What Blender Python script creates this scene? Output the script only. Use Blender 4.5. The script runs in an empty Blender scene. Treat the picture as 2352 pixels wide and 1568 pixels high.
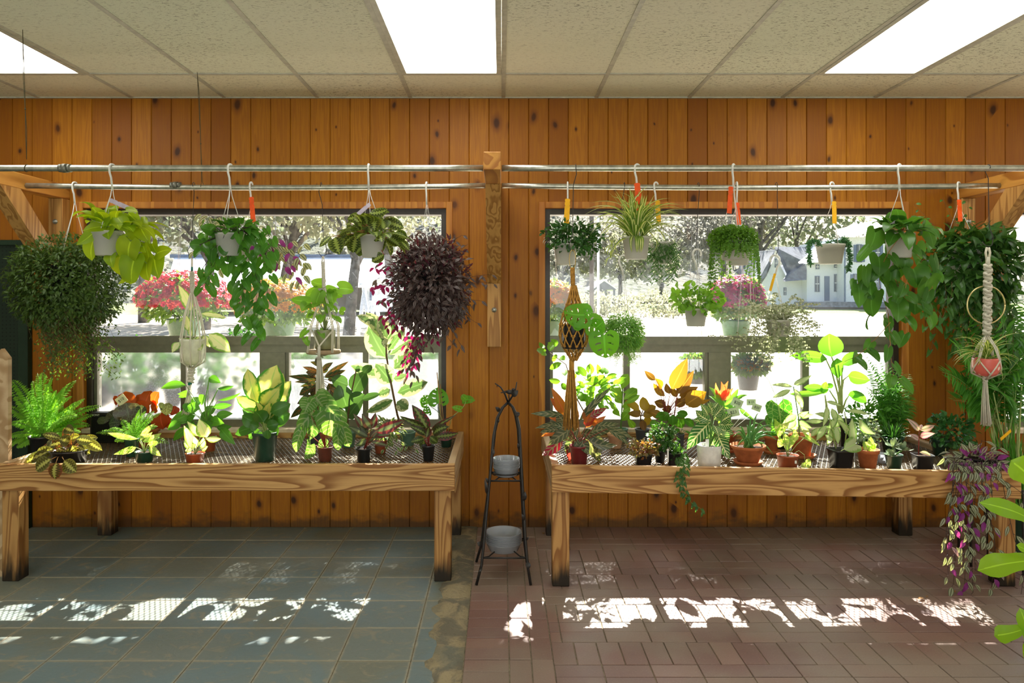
# A plant shop window wall: two timber benches of potted plants under two windows, hanging baskets on pipe rails.
LAMP, SUN, SKY, EXPO = 7.4, 31.0, .35, 0.12
import bpy, math, random
from mathutils import Vector, Matrix
from math import pi, sin, cos
random.seed(11)
SC = bpy.context.scene
COL = SC.collection
# camera constants: focal length in pixels, vanishing point, eye height (the picture is taken as 2352 x 1568)
F, CX, CY, CZ = 1689.0, 1151.0, 684.0, 1.507
WALL = 4.84          # distance to the window wall
CEIL = 2.82
RAILF, RAILB, RAILZ = 3.80, 4.39, 2.177


def P(px, py, Y):
    return Vector(((px - CX) / F * Y, Y, CZ - (py - CY) / F * Y))


ZM = {'A': (0, 340, 4), 'B': (540, 340, 4), 'C': (1080, 340, 4), 'D': (1500, 340, 4), 'E': (1852, 340, 3.92),
      'F': (0, 732, 4), 'G': (540, 732, 4), 'H': (1080, 732, 4), 'I': (1500, 732, 4), 'J': (1852, 732, 3.92),
      'K': (1640, 480, 5.113), 'L': (2100, 1000, 3.135), 'S': (1800, 860, 6.817), 'p': (0, 0, 1)}


def Q(z, x, y):
    a = ZM[z]
    return a[0] + x / a[2], a[1] + y / a[2]


def R(a, b):
    return random.uniform(a, b)


def rv(s=1.0):
    return Vector((R(-s, s), R(-s, s), R(-s, s)))


# ---------------------------------------------------------------- mesh collector
class MB:
    def __init__(s):
        s.v, s.f, s.uv, s.r = [], [], [], []

    def add(s, co, u=0.0, w=0.0, r=0.0):
        s.v.append((co[0], co[1], co[2])); s.uv.append((u, w)); s.r.append(r)
        return len(s.v) - 1

    def box(s, x0, x1, y0, y1, z0, z1, r=None, ch=0.0):
        """box, optionally with chamfered edges all round"""
        r = random.random() if r is None else r
        if ch <= 0:
            b = len(s.v)
            for z in (z0, z1):
                for x, y in ((x0, y0), (x1, y0), (x1, y1), (x0, y1)):
                    s.add((x, y, z), x, z, r)
            for q in ((0, 3, 2, 1), (4, 5, 6, 7), (0, 1, 5, 4), (1, 2, 6, 5), (2, 3, 7, 6), (3, 0, 4, 7)):
                s.f.append([b + i for i in q])
            return
        xs, ys, zs = (x0, x1), (y0, y1), (z0, z1)
        sg = (1, -1)
        idx = {}
        for i in (0, 1):
            for j in (0, 1):
                for k in (0, 1):
                    X, Y, Z = xs[i], ys[j], zs[k]
                    cx, cy, cz = ch * sg[i], ch * sg[j], ch * sg[k]
                    idx[i, j, k, 'x'] = s.add((X, Y + cy, Z + cz), X, Z, r)
                    idx[i, j, k, 'y'] = s.add((X + cx, Y, Z + cz), X, Z, r)
                    idx[i, j, k, 'z'] = s.add((X + cx, Y + cy, Z), X, Z, r)
                    fl = [idx[i, j, k, a] for a in 'xyz']
                    s.f.append(fl if (i + j + k) % 2 == 0 else fl[::-1])
        ring = ((0, 0), (1, 0), (1, 1), (0, 1))
        for e in (0, 1):
            s.f.append([idx[e, a, b, 'x'] for a, b in (ring if e else ring[::-1])])
            s.f.append([idx[a, e, b, 'y'] for a, b in (ring[::-1] if e else ring)])
            s.f.append([idx[a, b, e, 'z'] for a, b in (ring if e else ring[::-1])])
        for a in (0, 1):
            for b in (0, 1):
                q = [idx[a, b, 0, 'x'], idx[a, b, 0, 'y'], idx[a, b, 1, 'y'], idx[a, b, 1, 'x']]
                s.f.append(q)
                q = [idx[a, 0, b, 'x'], idx[a, 0, b, 'z'], idx[a, 1, b, 'z'], idx[a, 1, b, 'x']]
                s.f.append(q)
                q = [idx[0, a, b, 'y'], idx[0, a, b, 'z'], idx[1, a, b, 'z'], idx[1, a, b, 'y']]
                s.f.append(q)

    def prism(s, pts, ext, r=0.0):
        """extrude a planar polygon (list of Vectors) by vector ext"""
        n = len(pts)
        a = [s.add(p, 0, 0, r) for p in pts]
        b = [s.add(p + ext, 0, 0, r) for p in pts]
        s.f.append(a[::-1]); s.f.append(b)
        for i in range(n):
            j = (i + 1) % n
            s.f.append([a[i], a[j], b[j], b[i]])

    def tube(s, pts, r, seg=6, r1=None, r2=None, rnd=None):
        """round tube along pts; r may taper to r1"""
        pts = [Vector(p) for p in pts]
        n = len(pts)
        if n < 2:
            return
        rnd = random.random() if rnd is None else rnd
        r1 = r if r1 is None else r1
        t0 = (pts[1] - pts[0]).normalized()
        up = Vector((0, 0, 1)) if abs(t0.z) < .9 else Vector((1, 0, 0))
        nrm = (up - t0 * up.dot(t0)).normalized()
        rings = []
        for i in range(n):
            t = (pts[min(i + 1, n - 1)] - pts[max(i - 1, 0)])
            t = t.normalized() if t.length > 1e-9 else t0
            nn = nrm - t * nrm.dot(t)
            nrm = nn.normalized() if nn.length > 1e-6 else nrm
            bn = t.cross(nrm)
            rad = r + (r1 - r) * i / (n - 1)
            rings.append([s.add(pts[i] + (nrm * cos(2 * pi * k / seg) + bn * sin(2 * pi * k / seg)) * rad, k / seg, i / (n - 1), rnd) for k in range(seg)])
        for i in range(n - 1):
            for k in range(seg):
                s.f.append([rings[i][k], rings[i][(k + 1) % seg], rings[i + 1][(k + 1) % seg], rings[i + 1][k]])
        s.f.append(rings[0][::-1]); s.f.append(rings[-1])

    def lathe(s, c, prof, seg=28, sq=0.0, rot=0.0):
        """turn profile [(radius, z)] about the vertical through c; sq > 0 gives a rounded square"""
        rings = []
        for (r, z) in prof:
            ring = []
            for k in range(seg):
                a = 2 * pi * k / seg
                m = 1.0
                if sq > 0:
                    m = (abs(cos(a)) ** sq + abs(sin(a)) ** sq) ** (-1.0 / sq)
                ring.append(s.add((c[0] + r * m * cos(a + rot), c[1] + r * m * sin(a + rot), c[2] + z), k / seg, z, 0))
            rings.append(ring)
        for i in range(len(rings) - 1):
            for k in range(seg):
                s.f.append([rings[i][k], rings[i][(k + 1) % seg], rings[i + 1][(k + 1) % seg], rings[i + 1][k]])
        s.f.append(rings[0][::-1]); s.f.append(rings[-1])

    def ball(s, c, r, seg=10, rows=6, sx=1, sy=1, sz=1):
        prof = []
        b0 = len(s.v)
        s.lathe((0, 0, 0), [(max(1e-4, r * sin(pi * i / rows)), -r * cos(pi * i / rows)) for i in range(rows + 1)], seg)
        for i in range(b0, len(s.v)):
            x, y, z = s.v[i]
            s.v[i] = (c[0] + x * sx, c[1] + y * sy, c[2] + z * sz)

    # ---- leaves
    def leaf(s, base, tip, n, W, shape='lance', bow=.12, fold=.18, rows=6, rnd=None, wave=0.0):
        """one leaf blade, a curved folded surface of half width W"""
        base, tip = Vector(base), Vector(tip)
        ax = tip - base
        L = ax.length
        if L < 1e-5:
            return
        ax /= L
        n = Vector(n)
        n = n - ax * n.dot(ax)
        if n.length < 1e-3:
            n = ax.orthogonal()
        n.normalize()
        sd = ax.cross(n)
        fn, lobe = SHAPE[shape]
        rnd = random.random() if rnd is None else rnd
        if shape in ('heart', 'round'):
            S, GL = (-1, -.82, -.45, 0, .45, .82, 1), (.15, .7, 1, 0, 1, .7, .15)
        else:
            S = (-1, -.55, 0, .55, 1)
            GL = [abs(q) ** 1.5 for q in S]
        prev = None
        ph = R(0, 6)
        for i in range(rows + 1):
            t = i / rows
            w = max(W * fn(t), W * .015)
            c = base + ax * (L * t) + n * (bow * L * 4 * t * (1 - t))
            row = []
            for sv, gl in zip(S, GL):
                p = c + sd * (sv * w) - ax * (lobe * L * gl * (1 - t) ** 3) + n * (fold * abs(sv) * w)
                if wave:
                    p = p + n * (wave * W * abs(sv) * sin(ph + t * 16 + sv * 2))
                row.append(s.add(p, sv * .5 + .5, t, rnd))
            if prev:
                for k in range(len(S) - 1):
                    s.f.append([prev[k], prev[k + 1], row[k + 1], row[k]])
            prev = row

    def sleaf(s, b, d, n, L, W, rnd=None):
        """small cheap leaf of six vertices"""
        n = n - d * n.dot(d)
        n = n.normalized() if n.length > 1e-4 else d.orthogonal().normalized()
        sd = d.cross(n)
        rnd = random.random() if rnd is None else rnd
        i0 = s.add(b, .5, 0, rnd)
        m = b + d * (L * .45)
        i1 = s.add(m - sd * W + n * (W * .4), 0, .45, rnd)
        i2 = s.add(m + n * (L * .06), .5, .45, rnd)
        i3 = s.add(m + sd * W + n * (W * .4), 1, .45, rnd)
        i4 = s.add(b + d * L - n * (L * .1), .5, 1, rnd)
        s.f += [[i0, i2, i1], [i0, i3, i2], [i1, i2, i4], [i2, i3, i4]]

    def build(s, name, mat, parent=None, smooth=True, loc=None):
        me = bpy.data.meshes.new(name)
        off = Vector(loc) if loc is not None else (Vector((0, 0, 0)) if parent is None else WLOC[parent.name])
        me.from_pydata([(a - off[0], b - off[1], c - off[2]) for a, b, c in s.v], [], s.f)
        uvl = me.uv_layers.new(name='UVMap')
        vi = [0] * len(me.loops)
        me.loops.foreach_get('vertex_index', vi)
        flat = []
        for i in vi:
            flat += s.uv[i]
        uvl.data.foreach_set('uv', flat)
        at = me.attributes.new('rnd', 'FLOAT', 'POINT')
        at.data.foreach_set('value', s.r)
        if smooth:
            me.polygons.foreach_set('use_smooth', [True] * len(me.polygons))
        me.materials.append(mat)
        me.update()
        o = bpy.data.objects.new(name, me)
        COL.objects.link(o)
        if parent is not None:
            o.parent = parent
            WLOC[o.name] = off
        else:
            o.location = off
            WLOC[o.name] = off
        return o


WLOC = {}
SHAPE = {
    'lance': (lambda t: sin(pi * t ** .75) ** .9, 0),
    'oval': (lambda t: sin(pi * t ** .85) ** .6, 0),
    'obov': (lambda t: sin(pi * min(1, t ** 1.5)) ** .7, 0),
    'heart': (lambda t: 1.3 * (1 - t) ** .72 * (.80 + .75 * t), .26),
    'round': (lambda t: max(0, 1 - (2 * t - 1) ** 2) ** .5, .12),
    'strap': (lambda t: min(1, .45 + 3 * t) * (1 - t ** 3) ** .8, 0),
    'grass': (lambda t: (1 - t) ** .55 * min(1, .5 + 3 * t), 0),
    'fiddle': (lambda t: (sin(pi * t ** 1.35) ** .5) * (.86 + .14 * cos(2 * pi * (t * 1.3 - .1))), .05),
    'arrow': (lambda t: 1.2 * (1 - t) ** .95 * (.85 + .5 * t), .34),
}


def tag(o, label=None, cat=None, group=None, kind=None):
    for k, v in (('label', label), ('category', cat), ('group', group), ('kind', kind)):
        if v:
            o[k] = v
    return o


def thing(name, loc, label=None, cat=None, group=None, kind=None):
    o = bpy.data.objects.new(name, None)
    o.empty_display_size = .05
    COL.objects.link(o)
    o.location = loc
    WLOC[o.name] = Vector(loc)
    return tag(o, label, cat, group, kind)


def copy_tree(o, parent=None):
    c = o.copy()
    COL.objects.link(c)
    WLOC[c.name] = WLOC.get(o.name, Vector((0, 0, 0)))
    if parent is not None:
        c.parent = parent
    for ch in [x for x in COL.objects if x.parent == o]:
        copy_tree(ch, c)
    return c


# ---------------------------------------------------------------- materials
class G:
    def __init__(s, name):
        s.m = bpy.data.materials.new(name)
        s.m.use_nodes = True
        s.t = s.m.node_tree
        s.t.nodes.clear()
        s.out = s.t.nodes.new('ShaderNodeOutputMaterial')

    def n(s, typ, ins=None, **props):
        nd = s.t.nodes.new('ShaderNode' + typ)
        for k, v in props.items():
            setattr(nd, k, v)
        for k, v in (ins or {}).items():
            s.set(nd.inputs[k], v)
        return nd

    def set(s, sock, v):
        if isinstance(v, bpy.types.NodeSocket):
            s.t.links.new(v, sock)
        else:
            if isinstance(v, (tuple, list)) and len(v) == 3 and sock.type == 'RGBA':
                v = (*v, 1)
            sock.default_value = v

    def M(s, op, a, b=0.0, c=0.0, clamp=False):
        nd = s.n('Math', operation=op, use_clamp=clamp)
        for i, v in enumerate((a, b, c)):
            s.set(nd.inputs[i], v)
        return nd.outputs[0]

    def mix(s, f, a, b, bt='MIX'):
        nd = s.n('Mix', data_type='RGBA', blend_type=bt, clamp_factor=True)
        s.set(nd.inputs[0], f); s.set(nd.inputs[6], a); s.set(nd.inputs[7], b)
        return nd.outputs[2]

    def step(s, v, lo, hi):
        return s.n('MapRange', {0: v, 1: lo, 2: hi, 3: 0.0, 4: 1.0}, interpolation_type='SMOOTHSTEP').outputs[0]

    def noise(s, vec, scale, detail=3.0, rough=.55, dist=0.0, dim='3D'):
        nd = s.n('TexNoise', {'Scale': scale, 'Detail': detail, 'Roughness': rough, 'Distortion': dist}, noise_dimensions=dim)
        if vec is not None:
            s.set(nd.inputs['Vector'], vec)
        return nd.outputs[0]

    def obj(s):
        return s.n('TexCoord').outputs['Object']

    def pos(s):
        return s.n('NewGeometry').outputs['Position']

    def scale(s, vec, k, loc=(0, 0, 0)):
        return s.n('Mapping', {0: vec, 1: loc, 3: k}).outputs[0]

    def xyz(s, vec):
        return s.n('SeparateXYZ', {0: vec}).outputs

    def comb(s, x, y, z):
        return s.n('CombineXYZ', {0: x, 1: y, 2: z}).outputs[0]

    def rnd(s):
        return s.n('Attribute', attribute_name='rnd').outputs['Fac']

    def ramp(s, f, stops):
        nd = s.n('ValToRGB', {0: f})
        cr = nd.color_ramp
        while len(cr.elements) < len(stops):
            cr.elements.new(.5)
        for e, (p, c) in zip(cr.elements, stops):
            e.position = p; e.color = (*c, 1)
        return nd.outputs[0]

    def bump(s, h, strength=.3, dist=.01):
        return s.n('Bump', {'Strength': strength, 'Distance': dist, 'Height': h}).outputs[0]

    def bsdf(s, col, rough=.5, spec=.4, metal=0.0, nrm=None, **kw):
        nd = s.n('BsdfPrincipled', {'Base Color': col, 'Roughness': rough, 'Specular IOR Level': spec, 'Metallic': metal})
        if nrm is not None:
            s.set(nd.inputs['Normal'], nrm)
        for k, v in kw.items():
            s.set(nd.inputs[k.replace('_', ' ')], v)
        return nd.outputs[0]

    def mixs(s, f, a, b):
        nd = s.n('MixShader', {0: f})
        s.set(nd.inputs[1], a); s.set(nd.inputs[2], b)
        return nd.outputs[0]

    def done(s, sh):
        s.t.links.new(sh, s.out.inputs['Surface'])
        return s.m


def plain(name, col, rough=.5, spec=.4, metal=0.0, var=.12, nscale=25.0, bump=0.0):
    g = G(name)
    o = g.obj()
    nz = g.noise(o, nscale, 4)
    f = g.step(nz, .3, .7)
    a = tuple(c * (1 - var) for c in col); b = tuple(min(1, c * (1 + var)) for c in col)
    c = g.mix(f, a, b)
    nr = g.bump(nz, bump, .004) if bump else None
    return g.done(g.bsdf(c, rough, spec, metal, nr))


def leafmat(name, c, c2=None, pat=None, pc=None, tr=.38, rough=.42, back=None, mid=True, freq=9.0, thr=.35, gain=1.0, spec=.35, c3=None, tm=(1.75, 1.6, .7)):
    """leaf: glossy top, light glowing through; pat draws the variegation that the species has"""
    c2 = c2 or tuple(x * .72 for x in c)
    g = G(name)
    uv = g.n('UVMap', uv_map='UVMap').outputs[0]
    x = g.xyz(uv)
    u, v = x[0], x[1]
    d = g.M('MULTIPLY', g.M('ABSOLUTE', g.M('SUBTRACT', u, .5)), 2.0)
    rn = g.rnd()
    col = g.mix(rn, c, c2)
    uvr = g.comb(u, v, g.M('MULTIPLY', rn, 37.0))
    if back:
        bf = g.n('NewGeometry').outputs['Backfacing']
        col = g.mix(bf, col, back)
    if pat == 'edge':
        nz = g.noise(g.scale(uvr, (5, 9, 1)), 1.0, 3)
        m = g.step(g.M('ADD', d, g.M('MULTIPLY', g.M('SUBTRACT', nz, .5), 1.3)), .5, .6)
        col = g.mix(m, col, pc)
    elif pat == 'center':
        nz = g.noise(g.scale(uvr, (5, 7, 1)), 1.0, 3)
        m = g.step(g.M('ADD', d, g.M('MULTIPLY', g.M('SUBTRACT', nz, .5), .8)), .85, .55)
        col = g.mix(m, col, pc)
    elif pat == 'veins':
        a = g.M('SUBTRACT', g.M('MULTIPLY', v, freq), g.M('MULTIPLY', d, freq * .22))
        m = g.step(g.M('SINE', g.M('MULTIPLY', a, 6.283)), thr, thr + .35)
        m = g.M('MAXIMUM', m, g.step(d, .13, .07))
        m = g.M('MULTIPLY', m, g.step(d, .98, .85))
        col = g.mix(m, col, pc)
    elif pat == 'net':
        vo = g.n('TexVoronoi', {'Vector': g.scale(uvr, (4, 5, 1)), 'Scale': 1.3}, feature='DISTANCE_TO_EDGE').outputs[0]
        m = g.M('MAXIMUM', g.step(vo, .06, .025), g.step(d, .07, .03))
        col = g.mix(m, col, pc)
    elif pat == 'long':
        m = g.M('MULTIPLY', g.step(d, .18, .28), g.step(d, .8, .68))
        col = g.mix(m, col, pc)
    elif pat == 'core':
        m = g.step(d, .45, .3)
        col = g.mix(m, col, pc)
    elif pat == 'prayer':
        nz = g.M('SINE', g.M('MULTIPLY', v, 45.0))
        m = g.step(g.M('ADD', d, g.M('MULTIPLY', nz, .1)), .3, .2)
        m2 = g.M('MULTIPLY', g.step(g.M('ADD', d, g.M('MULTIPLY', nz, .16)), .28, .36), g.step(g.M('ADD', d, g.M('MULTIPLY', nz, .2)), .75, .62))
        col = g.mix(m2, col, tuple(k * .3 for k in c))
        col = g.mix(m, col, pc)
    elif pat == 'blotch':
        nz = g.noise(g.scale(uvr, (3, 4, 1)), 1.2, 3)
        col = g.mix(g.step(nz, .48, .56), col, pc)
    if mid and pat not in ('net', 'veins'):
        col = g.mix(g.M('MULTIPLY', g.step(d, .09, .03), .45), col, tuple(min(1, k * 2 + .05) for k in c))
    if c3:
        col = g.mix(g.step(rn, .76, .78), col, c3)
    bs = g.bsdf(col, rough, spec)
    tc = g.mix(1.0, col, tuple(q * gain for q in tm), 'MULTIPLY')
    sh = g.mixs(tr, bs, g.n('BsdfTranslucent', {'Color': tc}).outputs[0])
    if pat == 'holes':
        a = g.M('SINE', g.M('MULTIPLY', g.M('SUBTRACT', g.M('MULTIPLY', v, 4.2), g.M('MULTIPLY', d, .7)), 6.283))
        hole = g.M('MULTIPLY', g.M('MULTIPLY', g.step(a, .72, .80), g.step(d, .2, .26)), g.step(d, .66, .58))
        sh = g.mixs(hole, sh, g.n('BsdfTransparent').outputs[0])
    return g.done(sh)


def woodmat(name, light, dark, axis='x', k=(.9, 5.0), bands=9.0, rough=.5, sharp=.5, foot_col=None):
    """sawn timber: growth rings as contour bands of stretched noise along the grain"""
    g = G(name)
    o = g.obj()
    rn = g.rnd()
    sh = g.n('VectorMath', {0: o, 1: g.comb(g.M('MULTIPLY', rn, 13.0), g.M('MULTIPLY', rn, 7.0), g.M('MULTIPLY', rn, 5.0))}, operation='ADD').outputs[0]
    sc = {'x': (k[0], k[1] * .6, k[1]), 'z': (k[1], k[1] * .6, k[0]), 'y': (k[1], k[0], k[1])}[axis]
    nz = g.noise(g.scale(sh, sc), 1.0, 2.0, .4)
    fr = g.M('FRACT', g.M('MULTIPLY', nz, bands))
    m = g.M('MULTIPLY', g.step(fr, sharp - .35, sharp + .3), g.step(fr, 1.0, .9))
    fs = {'x': (8, 120, 160), 'z': (160, 120, 8), 'y': (160, 8, 120)}[axis]
    fine = g.noise(g.scale(sh, fs), 1.0, 3)
    col = g.mix(g.M('MULTIPLY', m, .9), light, dark)
    col = g.mix(g.M('MULTIPLY', g.step(fine, .5, .75), .25), col, dark)
    big = g.noise(o, 1.7, 3)
    col = g.mix(g.M('MULTIPLY', g.step(big, .5, .75), .25), col, tuple(c * .6 for c in dark))
    if foot_col:
        z = g.xyz(g.pos())[2]
        dm = g.step(g.M('ADD', z, g.M('MULTIPLY', g.noise(g.scale(o, (25, 25, 4)), 1.0, 4), .28)), .30, .16)  # timber tone darkens towards the floor with a ragged edge
        col = g.mix(dm, col, foot_col)
    return g.done(g.bsdf(col, rough, .3, 0, g.bump(fine, .15, .003)))
# ================================================================ ROOM MATERIALS
def m_panel():
    g = G('stained_pine_panel')
    o = g.pos()
    rn = g.rnd()
    x = g.xyz(o)
    px = g.M('MULTIPLY', x[0], 1.0)
    vec = g.comb(px, g.M('MULTIPLY', rn, 9.0), x[2])
    base = g.ramp(rn, [(0, (.27, .088, .004)), (.35, (.38, .142, .007)), (.7, (.45, .175, .010)), (1, (.32, .112, .005))])
    nz = g.noise(g.scale(vec, (26, 5, 1.1)), 1.0, 3, .5)
    fr = g.M('FRACT', g.M('MULTIPLY', nz, 7.0))
    ring = g.M('MULTIPLY', g.step(fr, .1, .7), g.step(fr, 1.0, .85))
    col = g.mix(g.M('MULTIPLY', ring, .35), base, (.24, .07, .008))
    fine = g.noise(g.scale(vec, (170, 5, 7)), 1.0, 3)
    col = g.mix(g.M('MULTIPLY', g.step(fine, .5, .8), .35), col, (.22, .062, .008))
    wob = g.noise(g.scale(vec, (9, 1, 5)), 1.0, 2)
    kv = g.comb(g.M('ADD', g.M('MULTIPLY', px, 7.65), g.M('MULTIPLY', wob, .3)), g.M('ADD', g.M('MULTIPLY', rn, 50.0), g.M('MULTIPLY', x[2], 4.6)), 0.0)
    vo = g.n('TexVoronoi', {'Vector': kv, 'Scale': 1.0, 'Randomness': 1.0}, feature='F1', voronoi_dimensions='2D')
    cellr = g.xyz(vo.outputs['Color'])
    has = g.step(cellr[0], .62, .66)
    size = g.M('ADD', .035, g.M('MULTIPLY', g.M('MULTIPLY', cellr[1], cellr[1]), .15))
    dd = g.M('DIVIDE', vo.outputs['Distance'], size)
    halo = g.M('MULTIPLY', g.step(dd, 2.3, .7), has)
    core = g.M('MULTIPLY', g.step(dd, 1.15, .5), has)
    col = g.mix(g.M('MULTIPLY', halo, .65), col, (.13, .036, .006))
    col = g.mix(g.M('MULTIPLY', core, .85), col, (.035, .012, .004))
    sm = g.noise(g.scale(o, (1.4, 1, 1.6)), 1.0, 3)
    col = g.mix(g.M('MULTIPLY', g.step(sm, .5, .75), .35), col, (.24, .075, .012))
    # boards turn darker towards the floor, with an uneven edge
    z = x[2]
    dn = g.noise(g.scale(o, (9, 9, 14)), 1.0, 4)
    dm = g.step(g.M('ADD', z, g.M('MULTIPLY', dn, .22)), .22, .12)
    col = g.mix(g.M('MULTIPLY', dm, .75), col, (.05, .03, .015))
    return g.done(g.bsdf(col, .5, .22, 0, g.bump(fine, .12, .003)))


def m_slate():
    g = G('green_slate')
    o = g.pos()
    rn = g.rnd()
    base = g.ramp(rn, [(0, (.155, .165, .125)), (.5, (.175, .195, .165)), (1, (.13, .17, .165))])
    cl = g.noise(g.scale(o, (2.2, 2.2, 1)), 1.0, 5, .6, .6)
    col = g.mix(g.M('MULTIPLY', g.step(cl, .42, .62), .8), base, (.13, .19, .205))
    c2 = g.noise(g.scale(o, (9, 14, 1)), 1.0, 5, .7, 1.2)
    col = g.mix(g.M('MULTIPLY', g.step(c2, .52, .68), .6), col, (.30, .265, .18))
    ru = g.noise(g.scale(o, (30, 50, 1)), 1.0, 6, .7, 1.5)
    col = g.mix(g.M('MULTIPLY', g.step(ru, .55, .75), .3), col, (.07, .08, .07))
    # wear and pale grout smeared over the tile edges
    u = g.xyz(g.n('UVMap', uv_map='UVMap').outputs[0])
    ed = g.M('MINIMUM', g.M('MINIMUM', u[0], g.M('SUBTRACT', 1.0, u[0])), g.M('MINIMUM', u[1], g.M('SUBTRACT', 1.0, u[1])))
    em = g.step(g.M('ADD', ed, g.M('MULTIPLY', c2, .08)), .085, .04)
    col = g.mix(g.M('MULTIPLY', em, .75), col, (.36, .32, .22))
    rough = g.M('ADD', .3, g.M('MULTIPLY', c2, .35))
    return g.done(g.bsdf(col, rough, .45, 0, g.bump(g.M('ADD', ru, g.M('MULTIPLY', c2, 2.0)), .25, .004)))


def m_brick():
    g = G('red_brown_paver')
    o = g.pos()
    rn = g.rnd()
    base = g.ramp(rn, [(0, (.18, .10, .085)), (.4, (.22, .125, .10)), (.75, (.17, .10, .088)), (1, (.25, .155, .125))])
    cl = g.noise(g.scale(o, (1.6, 1.6, 1)), 1.0, 4)
    col = g.mix(g.M('MULTIPLY', g.step(cl, .38, .62), .7), base, (.235, .195, .15))
    sp = g.noise(g.scale(o, (120, 120, 1)), 1.0, 3, .7)
    col = g.mix(g.M('MULTIPLY', g.step(sp, .58, .72), .5), col, (.10, .06, .05))
    col = g.mix(g.M('MULTIPLY', g.step(sp, .42, .3), .3), col, (.42, .33, .27))
    c3 = g.noise(g.scale(o, (5, 5, 1)), 1.0, 4)
    rough = g.M('ADD', .28, g.M('MULTIPLY', c3, .3))
    return g.done(g.bsdf(col, rough, .5, 0, g.bump(sp, .2, .002)))


def m_ceiling():
    g = G('fissured_ceiling_tile')
    o = g.pos()
    rn = g.rnd()
    base = g.ramp(rn, [(0, (.80, .78, .58)), (.5, (.82, .82, .66)), (1, (.76, .80, .63))])
    n1 = g.noise(g.scale(o, (45, 130, 1)), 1.0, 3, .6, .8)
    n2 = g.noise(g.scale(o, (150, 260, 1)), 1.0, 2)
    f = g.M('MULTIPLY', g.step(n1, .57, .63), .85)
    f = g.M('MAXIMUM', f, g.M('MULTIPLY', g.step(n2, .66, .72), .5))
    f = g.M('MULTIPLY', f, g.M('ADD', .35, g.M('MULTIPLY', g.step(g.noise(g.scale(o, (.6, .6, 1)), 1.0, 2), .4, .65), .65)))
    col = g.mix(f, base, (.20, .18, .11))
    return g.done(g.bsdf(col, .9, .1, 0, g.bump(g.M('SUBTRACT', 1.0, f), .3, .003)))


def m_glass():
    """old float glass: clear, mirror-like at a slant, with dust that catches the sun"""
    g = G('dusty_window_glass')
    o = g.pos()
    x = g.xyz(o)
    sw = g.noise(g.scale(g.comb(g.M('ADD', x[0], g.M('MULTIPLY', x[2], .8)), 0.0, x[2]), (3, 1, 3)), 1.0, 4)
    sp = g.noise(g.scale(o, (160, 1, 160)), 1.0, 2)
    scr = g.noise(g.scale(g.comb(g.M('ADD', x[0], x[2]), 0.0, g.M('SUBTRACT', x[0], x[2])), (240, 1, 5)), 1.0, 2)
    dust = g.M('ADD', DUST * .5, g.M('MULTIPLY', g.step(sw, .35, .8), DUST))
    dust = g.M('ADD', dust, g.M('MULTIPLY', g.step(sp, .70, .78), .12))
    dust = g.M('ADD', dust, g.M('MULTIPLY', g.step(scr, .68, .76), .08))
    clear = g.n('BsdfTransparent', {'Color': (.97, .985, .98)}).outputs[0]
    gl = g.n('BsdfGlossy', {'Color': (1, 1, 1), 'Roughness': .02}).outputs[0]
    fr = g.n('Fresnel', {'IOR': 1.45}).outputs[0]
    a = g.mixs(g.M('MULTIPLY', fr, .9), clear, gl)
    b = g.n('BsdfTranslucent', {'Color': (.86, .93, 1)}).outputs[0]
    return g.done(g.mixs(dust, a, b))


def m_fog():
    """condensation: sheets of droplets with dry runs between them"""
    g = G('misted_window_glass')
    o = g.pos()
    x = g.xyz(o)
    dr = g.noise(g.scale(o, (95, 1, 16)), 1.0, 4, .7)
    dots = g.noise(g.scale(o, (190, 1, 190)), 1.0, 2)
    cl = g.noise(g.scale(o, (3.5, 1, 3.0)), 1.0, 3)
    m = g.M('ADD', g.M('MULTIPLY', g.step(dr, .36, .66), .34), g.M('MULTIPLY', g.step(cl, .3, .7), .26))
    m = g.M('ADD', m, g.M('MULTIPLY', g.step(dots, .45, .6), .14))
    m = g.M('ADD', m, .76, clamp=True)
    rf = g.n('BsdfRefraction', {'Color': (.9, .93, .95), 'Roughness': .2, 'IOR': 1.12}).outputs[0]
    clear = g.n('BsdfTransparent', {'Color': (.95, .97, .97)}).outputs[0]
    b = g.n('BsdfTranslucent', {'Color': (.84, .9, .95)}).outputs[0]
    return g.done(g.mixs(m, clear, g.mixs(.11, rf, b)))


DUST = .016
MT = {}
MT['panel'] = m_panel()
MT['slate'] = m_slate()
MT['brick'] = m_brick()
MT['ceil'] = m_ceiling()
MT['glass'] = m_glass()
MT['fog'] = m_fog()
MT['bench'] = woodmat('fir_board', (.56, .32, .115), (.22, .082, .018), 'x', (.55, 7.0), 24, sharp=.58)
MT['benchy'] = woodmat('fir_rail', (.56, .40, .23), (.36, .22, .10), 'y', (.75, 7), 6)
MT['post'] = woodmat('fir_post', (.48, .26, .085), (.22, .085, .02), 'z', (.8, 9), 13, sharp=.6, foot_col=(.02, .014, .008))
MT['brkt'] = woodmat('orange_fir', (.62, .30, .06), (.36, .13, .02), 'y', (.8, 7), 6)
MT['brktz'] = woodmat('planed_fir', (.56, .30, .085), (.30, .13, .03), 'z', (.5, 14), 8, sharp=.6)
MT['case'] = woodmat('orange_pine_casing', (.56, .235, .035), (.38, .13, .018), 'z', (.8, 12), 5)
MT['sill'] = plain('pale_painted_sill', (.72, .6, .45), .5, .3)
MT['alu'] = plain('bronze_window_metal', (.17, .165, .115), .38, .5, .3, .1)
MT['aludark'] = plain('dark_window_metal', (.035, .026, .018), .4, .5, .2)
MT['grid'] = plain('ceiling_grid_metal', (.50, .51, .42), .45, .4)
MT['mortar'] = plain('sandy_mortar', (.22, .19, .13), .9, .1, 0, .3, 40, .5)
MT['conc'] = None
MT['plaster'] = plain('cream_plaster', (.85, .82, .72), .8, .2)
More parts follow.
